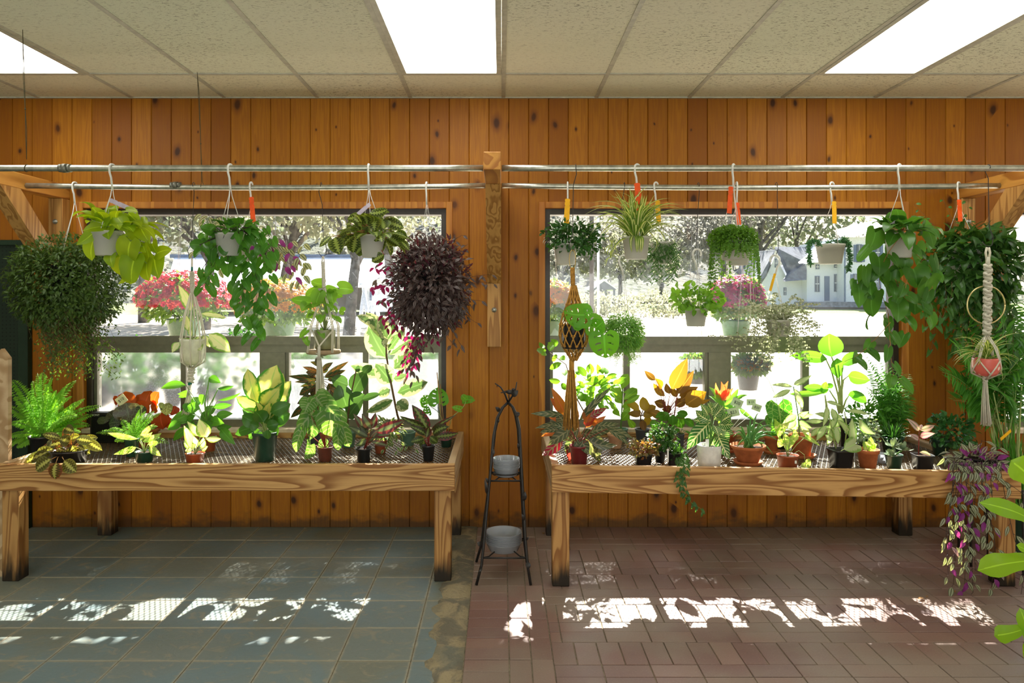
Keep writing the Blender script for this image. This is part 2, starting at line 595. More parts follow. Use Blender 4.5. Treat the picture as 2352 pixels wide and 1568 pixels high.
MT['steel'] = plain('galvanised_pipe', (.50, .50, .43), .33, .5, .85, .2, 30)
MT['coup'] = plain('grey_coupling', (.20, .20, .16), .45, .5, .6, .3, 30)
MT['wire'] = plain('dark_wire', (.035, .032, .03), .4, .5, .6)
MT['mesh'] = plain('galvanised_mesh', (.20, .18, .135), .4, .5, .6, .3, 60)
MT['white'] = plain('white_plastic', (.78, .78, .72), .35, .4, 0, .05)
MT['green'] = plain('dark_green_board', (.010, .026, .011), .6, .3)
MT['bolt'] = plain('zinc_bolt', (.5, .5, .46), .35, .5, .8)
MT['string'] = plain('old_twine', (.10, .085, .045), .9, .1)


def m_conc():
    g = G('crumbling_concrete')
    o = g.pos()
    a = g.noise(g.scale(o, (7, 7, 1)), 1.0, 6, .65, 1.0)
    b = g.noise(g.scale(o, (3, 3, 1)), 1.0, 4)
    c = g.noise(g.scale(o, (70, 70, 1)), 1.0, 4)
    col = g.mix(g.step(a, .42, .6), (.165, .15, .11), (.32, .265, .16))
    col = g.mix(g.M('MULTIPLY', g.step(b, .5, .62), .6), col, (.15, .16, .13))
    col = g.mix(g.M('MULTIPLY', g.step(c, .55, .75), .4), col, (.09, .07, .04))
    return g.done(g.bsdf(col, .85, .2, 0, g.bump(g.M('ADD', a, g.M('MULTIPLY', c, .4)), .8, .012)))


MT['conc'] = m_conc()

# ================================================================ ROOM SHELL
XL, XR, YB = -5.2, 5.2, -3.6
# openings in the window wall: x0, x1, z0, z1
OPEN = [(-2.748, -.361, .645, 2.097), (.289, 2.636, .645, 2.097), (3.31, 5.0, .645, 2.097)]


def wall_back():
    mb = MB()
    pitch, x0 = .1307, -.080
    k = math.floor((XL - x0) / pitch)
    ch, dp, T = .004, .007, .14
    while x0 + k * pitch < XR:
        a, b = x0 + k * pitch, x0 + (k + 1) * pitch
        r = random.random()
        cuts = [a, b]
        for (o0, o1, z0, z1) in OPEN:
            for c in (o0, o1):
                if a + 1e-3 < c < b - 1e-3:
                    cuts.append(c)
        cuts.sort()
        for i in range(len(cuts) - 1):
            p, q = cuts[i], cuts[i + 1]
            m = (p + q) / 2
            spans = [(0, CEIL + .1)]
            for (o0, o1, z0, z1) in OPEN:
                if o0 < m < o1:
                    spans = [(0, z0), (z1, CEIL + .1)]
            lg, rg = (p == a), (q == b)
            pr = []
            pr.append((p, WALL + dp) if lg else (p, WALL))
            if lg:
                pr.append((p + ch, WALL))
            if rg:
                pr.append((q - ch, WALL))
            pr.append((q, WALL + dp) if rg else (q, WALL))
            pr += [(q, WALL + T), (p, WALL + T)]
            for (z0, z1) in spans:
                mb.prism([Vector((x, y, z0)) for x, y in pr], Vector((0, 0, z1 - z0)), r)
        k += 1
    o = mb.build('wall_back', MT['panel'], smooth=False)
    tag(o, kind='structure')


wall_back()
for nm, b in (('wall_left', (XL - .1, XL, YB, WALL + .14, 0, CEIL)), ('wall_right', (XR, XR + .1, YB, WALL + .14, 0, CEIL)), ('wall_front', (XL - .1, XR + .1, YB - .1, YB, 0, CEIL))):
    mb = MB(); mb.box(*b)
    tag(mb.build(nm, MT['plaster'], smooth=False), kind='structure')

# floor: bed, slate, pavers, rough concrete strip
mb = MB(); mb.box(XL, XR, YB, WALL + .1, -.1, -.004)
tag(mb.build('floor', MT['mortar'], smooth=False), kind='structure')
mb = MB(); mb.box(XL, XR, YB, .35, -.02, .004)
tag(mb.build('floor_rear', plain('pale_concrete_floor', (.62, .60, .54), .6, .3), smooth=False), kind='structure')
mb = MB()
for i in range(0, 16):
    for j in range(-2, 16):
        x1 = -.375 + .303 - .303 * i
        x0 = x1 - .303
        y0 = 3.053 - .3045 * (j - 6) if False else 4.577 - .3045 * j
        y1 = min(y0 + .3045, WALL)
        if y0 > WALL - .02:
            continue
        dz = R(-.001, .001)
        b = len(mb.v)
        mb.box(x0 + .002, min(x1, -.17) - .002, y0 + .002, y1 - .002, -.03, dz, random.random(), .0015)
        r = random.random()
        for q in range(b, len(mb.v)):
            vx, vy, vz = mb.v[q]
            mb.uv[q] = ((vx - x0) / .303, (vy - y0) / .3045)
tag(mb.build('floor_slate', MT['slate'], smooth=False), kind='structure')
mb = MB()


def brick(x0, x1, y0, y1):
    dz = R(-.0014, .0014)
    mb.box(x0 + .0018, x1 - .0018, y0 + .0018, y1 - .0018, -.03, dz, None, .002)


y = 4.84
yy = WALL
row = 0
# border columns beside the concrete strip
y = WALL
while y > 1.0:
    brick(-.155, .034, y - .0985, y)
    y -= .0985
y = WALL
while y > 1.0:
    for (a, b) in ((.034, .126), (.126, .217)):
        s = .1 if a > .1 else 0
        brick(a, b, y - .197 - 0, y)
    y -= .197
y = 4.60
x_end = 5.2
rows = [(4.60, WALL, 'h')]
yk = 4.60
while yk > 1.2:
    rows += [(yk - .0985, yk, 's'), (yk - .197, yk - .0985, 's'), (yk - .394, yk - .197, 'h')]
    yk -= .394
for i, (a, b, t) in enumerate(rows):
    w = .0985 if t == 'h' else .197
    off = ((i // 3) % 2) * .05
    x = .217
    if off:
        brick(x, x + off, a, b); x += off
    while x < x_end:
        brick(x, x + w, a, b); x += w
tag(mb.build('floor_brick', MT['brick'], smooth=False), kind='structure')
mb = MB()
N = 90
prev = None
for i in range(N + 1):
    yy = WALL - i * (WALL - 1.4) / N
    xl = -.30 + .022 * sin(i * .9) + R(-.014, .014) - .012 * sin(i * .23)
    row = [mb.add((xl - .004, yy, -.004), 0, 0), mb.add((xl + .004, yy, .003 + R(0, .002)), 0, 0), mb.add((-.23 + R(-.01, .01), yy, .004 + R(0, .003)), .5, 0), mb.add((-.158, yy, .001), 1, 0), mb.add((-.158, yy, -.02), 1, 0)]
    if prev:
        for k in range(4):
            mb.f.append([prev[k], row[k], row[k + 1], prev[k + 1]])
    prev = row
tag(mb.build('floor_concrete', MT['conc']), kind='structure')

# ceiling: lay-in tiles, tee grid, troffer lights
GX0, GP = .015, .6096
YL = [WALL, 4.32, 3.10, 1.88, .66, -.56, -1.78, -3.0, YB]
LIGHTS = [(k, j) for k in (-5, -1, 3, 7) for j in (1, 4)]
mb, gr = MB(), MB()
ks = range(-9, 9)
for j in range(len(YL) - 1):
    for k in ks:
        if (k, j) in LIGHTS:
            continue
        x0, x1 = GX0 + GP * k, GX0 + GP * (k + 1)
        if x1 < XL or x0 > XR:
            continue
        r = random.random()
        t = R(-.0015, .0015)
        a = [mb.add((x, y, CEIL + .004 + (t if i % 2 else -t)), 0, 0, r) for i, (x, y) in enumerate(((x0, YL[j + 1]), (x0, YL[j]), (x1, YL[j]), (x1, YL[j + 1])))]
        mb.f.append(a)
tag(mb.build('ceiling', MT['ceil'], smooth=False), kind='structure')
for k in range(-9, 10):
    x = GX0 + GP * k
    if XL < x < XR:
        gr.box(x - .0125, x + .0125, YB, WALL, CEIL - .001, CEIL + .03, .5)
for y in YL[1:-1]:
    gr.box(XL, XR, y - .0125, y + .0125, CEIL - .0015, CEIL + .03, .5)
gr.box(XL, XR, WALL - .022, WALL - .001, CEIL - .002, CEIL + .03, .5)
tag(gr.build('trim_1', MT['grid'], smooth=False), kind='structure')
mb = MB(); mb.box(XL - .1, XR + .1, YB - .1, WALL + .3, CEIL + .12, CEIL + .2)
tag(mb.build('ceiling_deck', MT['plaster'], smooth=False), kind='structure')


def m_diff(power):
    g = G('lit_acrylic_diffuser')
    e = g.n('Emission', {'Color': (1.0, .97, .90), 'Strength': power}).outputs[0]
    return g.done(e)


MT['lamp'] = m_diff(LAMP)
LAB = {-5: 'fluorescent ceiling light partly cut off at the left end of the ceiling', -1: 'square-looking bright ceiling light panel above the left window', 3: 'long bright ceiling light panel over the right window'}
for (k, j) in LIGHTS:
    x0, x1 = GX0 + GP * k + .014, GX0 + GP * (k + 1) - .014
    y0, y1 = YL[j + 1] + .014, YL[j] - .014
    if j == 1 and k in LAB:
        t = thing('ceiling_light', ((x0 + x1) / 2, (y0 + y1) / 2, CEIL), LAB[k], 'ceiling light')
        fr = MB()
        w = .028
        fr.box(x0, x0 + w, y0, y1, CEIL - .004, CEIL + .05, .5); fr.box(x1 - w, x1, y0, y1, CEIL - .004, CEIL + .05, .5)
        fr.box(x0 + w, x1 - w, y0, y0 + w * .6, CEIL - .004, CEIL + .05, .5); fr.box(x0 + w, x1 - w, y1 - w * .6, y1, CEIL - .004, CEIL + .05, .5)
        fr.build('light_frame', MT['grid'], t, False)
        df = MB(); df.box(x0 + w, x1 - w, y0 + w * .6, y1 - w * .6, CEIL + .004, CEIL + .012)
        df.build('diffuser', MT['lamp'], t, False)
    else:
        L = bpy.data.lights.new('ceiling_light_bulb', 'AREA')
        L.shape = 'RECTANGLE'; L.size, L.size_y = x1 - x0, y1 - y0
        L.energy = LAMP * pi * (x1 - x0) * (y1 - y0)
        L.color = (1.0, .97, .90)
        lo = bpy.data.objects.new('ceiling_light_bulb', L)
        lo.location = ((x0 + x1) / 2, (y0 + y1) / 2, CEIL - .006)
        COL.objects.link(lo)


# added area fill behind the camera, brightening the near sides of the plants
L = bpy.data.lights.new('rear_fill_light', 'AREA')
L.shape = 'RECTANGLE'; L.size, L.size_y = 6.0, 1.6
L.energy = 120.0
L.color = (.96, .98, 1.0)
lo = bpy.data.objects.new('rear_fill_light', L)
lo.location = (0, YB + .02, 1.5)
lo.rotation_euler = (pi / 2, 0, 0)
COL.objects.link(lo)


# windows
def window(i, o, mull):
    x0, x1, z0, z1 = o
    yf = WALL + .035     # front of the metal frame
    root = thing('window_%d' % i, ((x0 + x1) / 2, WALL + .07, z0), kind='structure')
    c = MB()              # wooden casing
    w, d = .042, .014
    z0c = z0 - .0
    c.box(x0 - w, x0, WALL - d, WALL + .02, z0c, z1 + w, None, .003)
    c.box(x1, x1 + w, WALL - d, WALL + .02, z0c, z1 + w, None, .003)
    c.box(x0, x1, WALL - d, WALL + .02, z1, z1 + w, None, .003)
    c.build('casing', MT['case'], root, False)
    s = MB(); s.box(x0 - .0, x1 + .0, WALL - .03, WALL + .06, z0 - .025, z0 + .005, None, .003)
    s.build('sill', MT['sill'], root, False)
    f = MB()
    zt = CZ + (CY - 773) / 349 ; zm = CZ + (CY - 808) / 349    # meeting rail, 1.252 .. 1.15
    f.box(x0, x0 + .035, yf, WALL + .13, z0 + .005, z1); f.box(x1 - .035, x1, yf, WALL + .13, z0 + .005, z1)
    f.box(x0 + .035, x1 - .035, yf, WALL + .13, z1 - .038, z1)
    f.build('window_frame', MT['aludark'], root, False)
    b = MB()
    b.box(x0 + .035, x1 - .035, yf + .005, WALL + .13, zt - .055, zt)
    b.box(x0 + .035, x1 - .035, yf + .015, WALL + .13, zm - .008, zt - .055)
    b.box(x0 + .035, x1 - .035, yf + .012, WALL + .13, z0 + .005, z0 + .055)
    m0, m1 = mull[2], mull[3]
    b.box(m0, m1, yf + .008, WALL + .13, z0 + .055, zm - .008)
    b.build('window_rail', MT['alu'], root, False)
    # sliding sashes
    sa = MB()
    xs = [x0 + .035, mull[0], mull[1], m0, m1, mull[4], mull[5], x1 - .035]
    for (a, e) in ((xs[0], xs[1]), (xs[2], xs[3]), (xs[4], xs[5]), (xs[6], xs[7])):
        pass
    for (a, e) in ((xs[1], xs[2]), (xs[5], xs[6])):
        sa.box(a, e, yf + .03, WALL + .11, z0 + .055, zm - .008)
    for (a, e) in ((xs[0], xs[3]), (xs[4], xs[7])):
        sa.box(a, a + .022, yf + .025, WALL + .12, z0 + .055, zm - .008)
        sa.box(e - .022, e, yf + .025, WALL + .12, z0 + .055, zm - .008)
    sa.build('sash', MT['alu'], root, False)
    for nm, bb, mt in (('glass_pane', (x0 + .035, x1 - .035, zt, z1 - .038), 'glass'),
                       ('misted_pane', (xs[0], xs[3], z0 + .055, zm - .008), 'fog'), ('misted_pane', (xs[4], xs[7], z0 + .055, zm - .008), 'fog')):
        gp = MB()
        a = [gp.add((x, WALL + .085, z)) for x, z in ((bb[0], bb[2]), (bb[1], bb[2]), (bb[1], bb[3]), (bb[0], bb[3]))]
        gp.f.append(a)
        gp.build(nm, MT[mt], root, False)


W = lambda px: (px - CX) / 349
window(1, OPEN[0], [W(405), W(417), W(597), W(650), W(829), W(842)])
window(2, OPEN[1], [W(1436), W(1451), W(1632), W(1678), W(1852), W(1868)])
window(3, OPEN[2], [W(2420), W(2434), 4.08, 4.2, 4.5, 4.55])
# ================================================================ BRACKETS, PIPES, BENCHES
def bracket(xc, label):
    t = thing('hanging_rail_bracket', (xc, WALL, 1.19), label, 'wooden bracket')
    h = .0445
    a = MB(); a.box(xc - h, xc + h, 3.70, WALL - .002, 2.152, 2.243, None, .003)
    a.build('arm', MT['brkt'], t, False)
    p = MB(); p.box(xc - h, xc + h, WALL - .09, WALL - .002, 1.19, 2.151, None, .003)
    p.build('wall_post', MT['brktz'], t, False)
    b = MB()
    y0, z0, y1, z1 = 4.22, 2.151, WALL - .091, 1.60
    w = .12
    b.prism([Vector((xc - h, y, z)) for y, z in ((y0 - .06, z0), (y0 + w, z0), (y1, z1 + .16), (y1, z1))], Vector((2 * h, 0, 0)), random.random())
    b.build('brace', MT['brktz'], t, False)
    c = MB()
    for zz in (1.43,) if abs(xc) < 1 else (2.0,):
        prof = [(.001, 0), (.016, 0), (.016, .004), (.009, .005), (.009, .012), (.001, .012)]
        n = len(c.v)
        c.lathe((0, 0, 0), prof, 12)
        for i in range(n, len(c.v)):
            x, y, z = c.v[i]
            c.v[i] = (xc + x, WALL - .0905 - z, zz + y)
    c.build('bolt', MT['bolt'], t)
    return t


bracket(-2.88, 'wooden bracket with diagonal brace at the left end of the rails')
bracket(-.045, 'wooden bracket on the wall between the two windows')
bracket(3.02, 'wooden bracket with diagonal brace at the right end of the rails')


def pipe(x0, x1, Y, label, coup=None, sag=0.0):
    t = thing('hanging_rail_pipe', (x0, Y, RAILZ), label, 'pipe')
    m = MB()
    m.tube([(x0 + (x1 - x0) * i / 12, Y, RAILZ - sag * sin(pi * i / 12)) for i in range(13)], .0165, 14)
    m.build('pipe_tube', MT['steel'], t)
    if coup:
        c = MB()
        c.tube([(coup - .03, Y, RAILZ), (coup - .012, Y, RAILZ)], .021, 14); c.tube([(coup - .012, Y, RAILZ), (coup + .012, Y, RAILZ)], .0235, 14)
        c.tube([(coup + .012, Y, RAILZ), (coup + .03, Y, RAILZ)], .021, 14)
        c.build('pipe_coupling', MT['coup'], t)


pipe(-3.4, -.093, RAILF, 'front galvanised pipe rail above the left window', (150 - CX) / F * RAILF)
pipe(.003, 3.6, RAILF, 'front galvanised pipe rail above the right window')
pipe(-2.834, -.093, RAILB, 'rear galvanised pipe rail above the left window', (404 - CX) / F * RAILB, .012)
pipe(.003, 2.974, RAILB, 'rear galvanised pipe rail above the right window', None, .012)

SL = .0145            # the right bench leans down a little towards its right end


def zmesh(X):
    return .595 if X < 0 else .606 - SL * (X - .26)


def grain_bench(nm, x0, x1, yf, lean, zt, label):
    t = thing('plant_bench', ((x0 + x1) / 2, (yf + WALL) / 2, 0), label, 'bench')
    yb = WALL - .006
    lz = lambda x: lean * (x - x0)

    def brd(name, a, b, c, d, z0, z1, mat):
        m = MB(); m.box(a, b, c, d, z0, z1, None, .003)
        m.v = [(x, y, z - lz(x)) for x, y, z in m.v]
        return m.build(name, mat, t, False)
    brd('front_board', x0, x1, yf, yf + .038, zt - .139, zt, MT['bench'])
    brd('back_board', x0 + .04, x1 - .04, yb - .038, yb, zt - .139, zt - .003, MT['bench'])
    brd('side_board', x0 + .001, x0 + .039, yf + .039, yb, zt - .139, zt, MT['benchy'])
    brd('side_board', x1 - .039, x1 - .001, yf + .039, yb, zt - .139, zt, MT['benchy'])
    for (lx, ly) in LEGS[nm]:
        m = MB(); m.box(lx, lx + .089, ly, ly + .089, 0, zt - .04, None, .004)
        m.v = [(x, y, z - (lz(x) if z > .1 else 0)) for x, y, z in m.v]
        m.build('leg', MT['post'], t, False)
    # joists and the expanded wire mesh deck
    for k in range(1, 4):
        j = MB()
        x = x0 + (x1 - x0) * k / 4
        j.box(x - .019, x + .019, yf + .039, yb - .039, zt - .135, zt - .046)
        j.v = [(x, y, z - lz(x)) for x, y, z in j.v]
        j.build('joist', MT['benchy'], t, False)
    m = MB()
    a, b, c, d = x0 + .04, x1 - .04, yf + .039, yb - .039
    zz = zt - .035
    H = d - c
    k = .48
    st = .026
    for sg in (1, -1):
        x = a - H * k
        while x < b + H * k:
            pts = []
            # clip the slanted bar to the deck
            p0, p1 = (x, c), (x + sg * H * k, d)
            t0, t1 = 0.0, 1.0
            dx = p1[0] - p0[0]
            for lo in (a, b):
                tt = (lo - p0[0]) / dx
                inside0 = a <= p0[0] <= b
                if -1e-6 < tt < 1 + 1e-6:
                    if (lo == a) == (dx > 0):
                        t0 = max(t0, tt)
                    else:
                        t1 = min(t1, tt)
            if t1 > t0 + .02 and not ((p0[0] < a and p1[0] < a) or (p0[0] > b and p1[0] > b)):
                u = (p0[0] + dx * t0, c + H * t0); v = (p0[0] + dx * t1, c + H * t1)
                w = .0017
                q = [m.add((u[0] - w, u[1], zz)), m.add((u[0] + w, u[1], zz)), m.add((v[0] + w, v[1], zz)), m.add((v[0] - w, v[1], zz))]
                q2 = [m.add((u[0] - w, u[1], zz - .003)), m.add((u[0] + w, u[1], zz - .003)), m.add((v[0] + w, v[1], zz - .003)), m.add((v[0] - w, v[1], zz - .003))]
                m.f.append(q); m.f.append(q2[::-1]); m.f.append([q[0], q[3], q2[3], q2[0]]); m.f.append([q[1], q2[1], q2[2], q[2]])
            x += st
    m.v = [(x, y, z - lz(x)) for x, y, z in m.v]
    m.build('wire_mesh', MT['mesh'], t, False)


LEGS = {'l': [(-.359, 3.93), (-2.66, 3.93), (-2.66 + .02, 4.60), (-.33, 4.60)], 'r': [(.277, 3.86), (2.55, 3.86), (.31, 4.60), (2.50, 4.58)]}
LEGS['l'] = [(-.356, 3.909), (-2.655, 3.909), (-2.56, 4.66), (-.345, 4.66)]
LEGS['r'] = [(.268, 3.841), (2.60, 3.841), (.285, 4.66), (2.52, 4.66)]
grain_bench('l', -2.66, -.245, 3.87, 0, .630, 'low slatted timber plant bench with wire top under the left window')
grain_bench('r', .262, 2.69, 3.80, SL, .641, 'low timber plant bench with wire top under the right window')

# green pegboard on the wall at the far left
t = thing('pegboard', (-3.6, WALL - .03, 0.1), 'dark green pegboard panel hung on the wall at far left', 'pegboard')


def m_peg():
    g = G('green_pegboard')
    x = g.xyz(g.pos())
    a = g.M('SUBTRACT', g.M('FRACT', g.M('MULTIPLY', x[0], 39.4)), .5)
    b = g.M('SUBTRACT', g.M('FRACT', g.M('MULTIPLY', x[2], 39.4)), .5)
    d = g.M('SQRT', g.M('ADD', g.M('MULTIPLY', a, a), g.M('MULTIPLY', b, b)))
    col = g.mix(g.step(d, .22, .14), (.008, .020, .009), (.001, .002, .001))
    return g.done(g.bsdf(col, .6, .3))


m = MB(); m.box(-4.2, -3.15, WALL - .03, WALL - .012, .02, 1.85); m.build('panel', m_peg(), t, False)
m = MB(); m.box(-3.15, -3.085, WALL - .05, WALL - .001, .0, 1.885, None, .003); m.box(-4.2, -3.15, WALL - .05, WALL - .001, 1.85, 1.885, None, .003)
m.build('frame', MT['green'], t, False)

t = thing('picket_post', (-2.7, 3.98, 0), 'pointed wooden picket standing at the left end of the left bench', 'picket')
xp = (0 - CX) / F * 3.98
m = MB()
for dx, hh in ((0, 0),):
    x0, x1 = -2.745, -2.668
    y0 = 3.98
    zt = CZ + (CY - 822) / F * y0
    m.prism([Vector((x0, y0, 0)), Vector((x1, y0, 0)), Vector((x1, y0, zt)), Vector(((x0 + x1) / 2, y0, zt + .05)), Vector((x0, y0, zt))], Vector((0, .03, 0)), .3)
m.build('picket', MT['benchy'], t, False)

# twine from the ceiling
for (pts, lab) in ((((52, 92, 3.6), (55, 180, 3.66), (58, 250, 3.7), (60, 300, 3.78), (61, 366, 3.80)), 'knotted twine tied from the ceiling to the front rail at left'),
                   (((453, 180, 4.28), (457, 222, 4.32), (461, 330, 4.38), (464, 418, 4.39)), 'loop of twine hanging from the ceiling to the rear rail')):
    t = thing('hanging_twine', P(*pts[-1]), lab, 'string')
    m = MB()
    pp = [P(*q) for q in pts]
    pp[0].z = CEIL
    for o in (-.003, .003):
        m.tube([q + Vector((o * (i % 2), 0, 0)) for i, q in enumerate(pp)], .0016, 5)
    X, Y, Z = pp[-1].x, pp[-1].y, RAILZ
    m.tube([(X + .003 * sin(a), Y + .0185 * cos(a), Z + .0185 * sin(a)) for a in [2 * pi * k / 12 for k in range(13)]], .0018, 5)
    m.ball(pp[2], .005, 6, 4)
    m.build('twine', MT['string'], t)

# ---------------------------------------------------------------- iron plant stand with leaves and a bird
MT['iron'] = plain('black_iron', (.022, .019, .017), .45, .5, .3, .25)
st = thing('plant_stand', P(1165, 1340, 3.98) * 1.0, 'tall black iron plant stand with leaf twigs and a bird on top', 'plant stand')
st.location.z = 0
WLOC[st.name] = Vector(st.location)


def yz(px, py, Y):
    return P(px, py, Y)


legs = {
    'fl': [(1094, 1345, 3.853), (1106, 1298, 3.86), (1112, 1240, 3.875), (1124, 1110, 3.92), (1134, 1000, 3.96), (1142, 960, 3.98), (1154, 936, 4.0), (1167, 924, 4.02)],
    'fr': [(1219, 1347, 3.853), (1212, 1300, 3.86), (1207, 1240, 3.875), (1200, 1110, 3.92), (1193, 985, 3.96), (1187, 955, 3.98), (1178, 935, 4.0), (1167, 924, 4.02)],
    'bl': [(1094, 1292, 4.19), (1106, 1250, 4.18), (1112, 1200, 4.17), (1126, 1090, 4.12), (1137, 990, 4.08), (1145, 955, 4.06), (1156, 934, 4.04), (1167, 924, 4.02)],
    'br': [(1210, 1290, 4.19), (1205, 1250, 4.18), (1202, 1200, 4.17), (1196, 1090, 4.12), (1190, 985, 4.08), (1184, 953, 4.06), (1177, 934, 4.04), (1167, 924, 4.02)],
}
for nm in legs:
    m = MB()
    pts = [P(*q) for q in legs[nm]]
    pts[0].z = .004
    m.tube(pts, .0075, 8)
    m.build('leg', MT['iron'], st)
for (ya, rows) in ((1104, (1124, 1200)), (1281, (1107, 1211))):
    m = MB()
    f0, f1 = P(rows[0], ya, 3.93 if ya < 1200 else 3.87), P(rows[1], ya, 3.93 if ya < 1200 else 3.87)
    bY = 4.12 if ya < 1200 else 4.18
    b0, b1 = Vector((f0.x, bY, f0.z)), Vector((f1.x, bY, f1.z))
    for a, b in ((f0, f1), (f1, b1), (b1, b0), (b0, f0)):
        m.tube([a, b], .005, 6)
    ce = (f0 + f1 + b0 + b1) / 4
    for a in (f0, f1, b0, b1):
        d = ce - a
        m.tube([a, a + d * .3 + Vector((0, 0, -.008)), a + d * .6 + Vector((0, 0, .006)), a + d * .75 + Vector((0, 0, .022))], .004, 6)
        m.tube([a + d * .6 + Vector((0, 0, .006)), ce + Vector((0, 0, -.004))], .004, 6)
    rr = (f1.x - f0.x) * .36
    m.tube([ce + Vector((rr * cos(k * pi / 10), rr * sin(k * pi / 10), .022)) for k in range(21)], .004, 6)
    m.build('shelf_ring', MT['iron'], st)
m = MB()
for q in ([(1167, 924, 4.02), (1160, 905, 4.01), (1150, 889, 4.0), (1137, 880, 4.0)], [(1167, 924, 4.02), (1178, 908, 4.01), (1184, 895, 4.0), (1187, 877, 4.0)]):
    m.tube([P(*a) for a in q], .006, 7, .003)
m.tube([P(1170, 922, 4.02), P(1169, 906, 4.0)], .003, 6)
m.build('twig', MT['iron'], st)
for (a, b, c, d, w, Y) in ((1176, 910, 1190, 896, 13, 3.99), (1147, 945, 1138, 934, 10, 3.97), (1186, 945, 1189, 958, 12, 3.96), (1191, 1030, 1189, 1017, 7, 3.94), (1122, 1108, 1115, 1097, 8, 3.9),
                             (1118, 1135, 1113, 1100, 8, 3.9), (1202, 1150, 1206, 1128, 10, 3.9), (1105, 1250, 1096, 1246, 12, 3.86), (1210, 1290, 1215, 1306, 12, 3.86), (1130, 1030, 1134, 1045, 8, 3.93), (1204, 1195, 1198, 1180, 8, 3.88), (1142, 970, 1147, 962, 6, 3.96), (1108, 1305, 1099, 1312, 5, 3.85), (1208, 1240, 1214, 1232, 5, 3.87)):
    m = MB()
    m.leaf(P(a, b, Y), P(c, d, Y - .01), (.2, -1, .3), w / F * Y / 2, 'oval', .2, .2, 5)
    m.build('leaf_ornament', MT['iron'], st)
m = MB()
c = P(1171, 900, 3.99)
m.ball(c, .016, 10, 7, 1.25, .8, .8)
m.ball(c + Vector((.019, 0, .012)), .0095, 8, 6)
m.tube([c + Vector((.026, 0, .012)), c + Vector((.037, 0, .010))], .003, 5, .0005)
m.tube([c + Vector((-.014, 0, .002)), c + Vector((-.05, 0, -.004))], .007, 6, .002)
m.build('bird', MT['iron'], st)

# stacks of clear plastic plant saucers on the stand


def m_clear():
    g = G('clear_plastic')
    tr = g.n('BsdfTransparent', {'Color': (.93, .95, .98)}).outputs[0]
    gl = g.n('BsdfGlossy', {'Color': (1, 1, 1), 'Roughness': .12}).outputs[0]
    df = g.bsdf((.86, .91, .98), .3, .5)
    tl = g.n('BsdfTranslucent', {'Color': (.8, .84, .9)}).outputs[0]
    a = g.mixs(.5, tr, g.mixs(.4, df, tl))
    return g.done(g.mixs(g.M('MULTIPLY', g.n('Fresnel', {'IOR': 1.5}).outputs[0], .8), a, gl))


MT['clear'] = m_clear()
for (cx, yb, Y, w, n, grp, lab) in ((1163, 1093, 4.03, 62, 9, 'clear saucers on the upper stand shelf', 'clear plastic saucer nested in the stack on the upper stand shelf'),
                                     (1157, 1264, 4.02, 84, 10, 'clear saucers on the lower stand shelf', 'clear plastic saucer nested in the stack on the lower stand shelf')):
    r = w / F * Y / 2
    base = P(cx, yb, Y)
    first = None
    for k in range(n):
        if first is None:
            m = MB()
            m.lathe(base, [(.001, 0), (r * .74, 0), (r * .80, .004), (r * .97, .044), (r, .046), (r * .985, .0475), (r * .955, .045), (r * .785, .006), (r * .73, .003), (.001, .0028)], 36)
            first = m.build('plant_saucer', MT['clear'], None, True, base)
            o = first
        else:
            o = first.copy(); COL.objects.link(o)
            o.location = base + Vector((R(-.001, .001), R(-.001, .001), .0062 * k))
        tag(o, lab, 'saucer', grp)
        o.location.z += .004
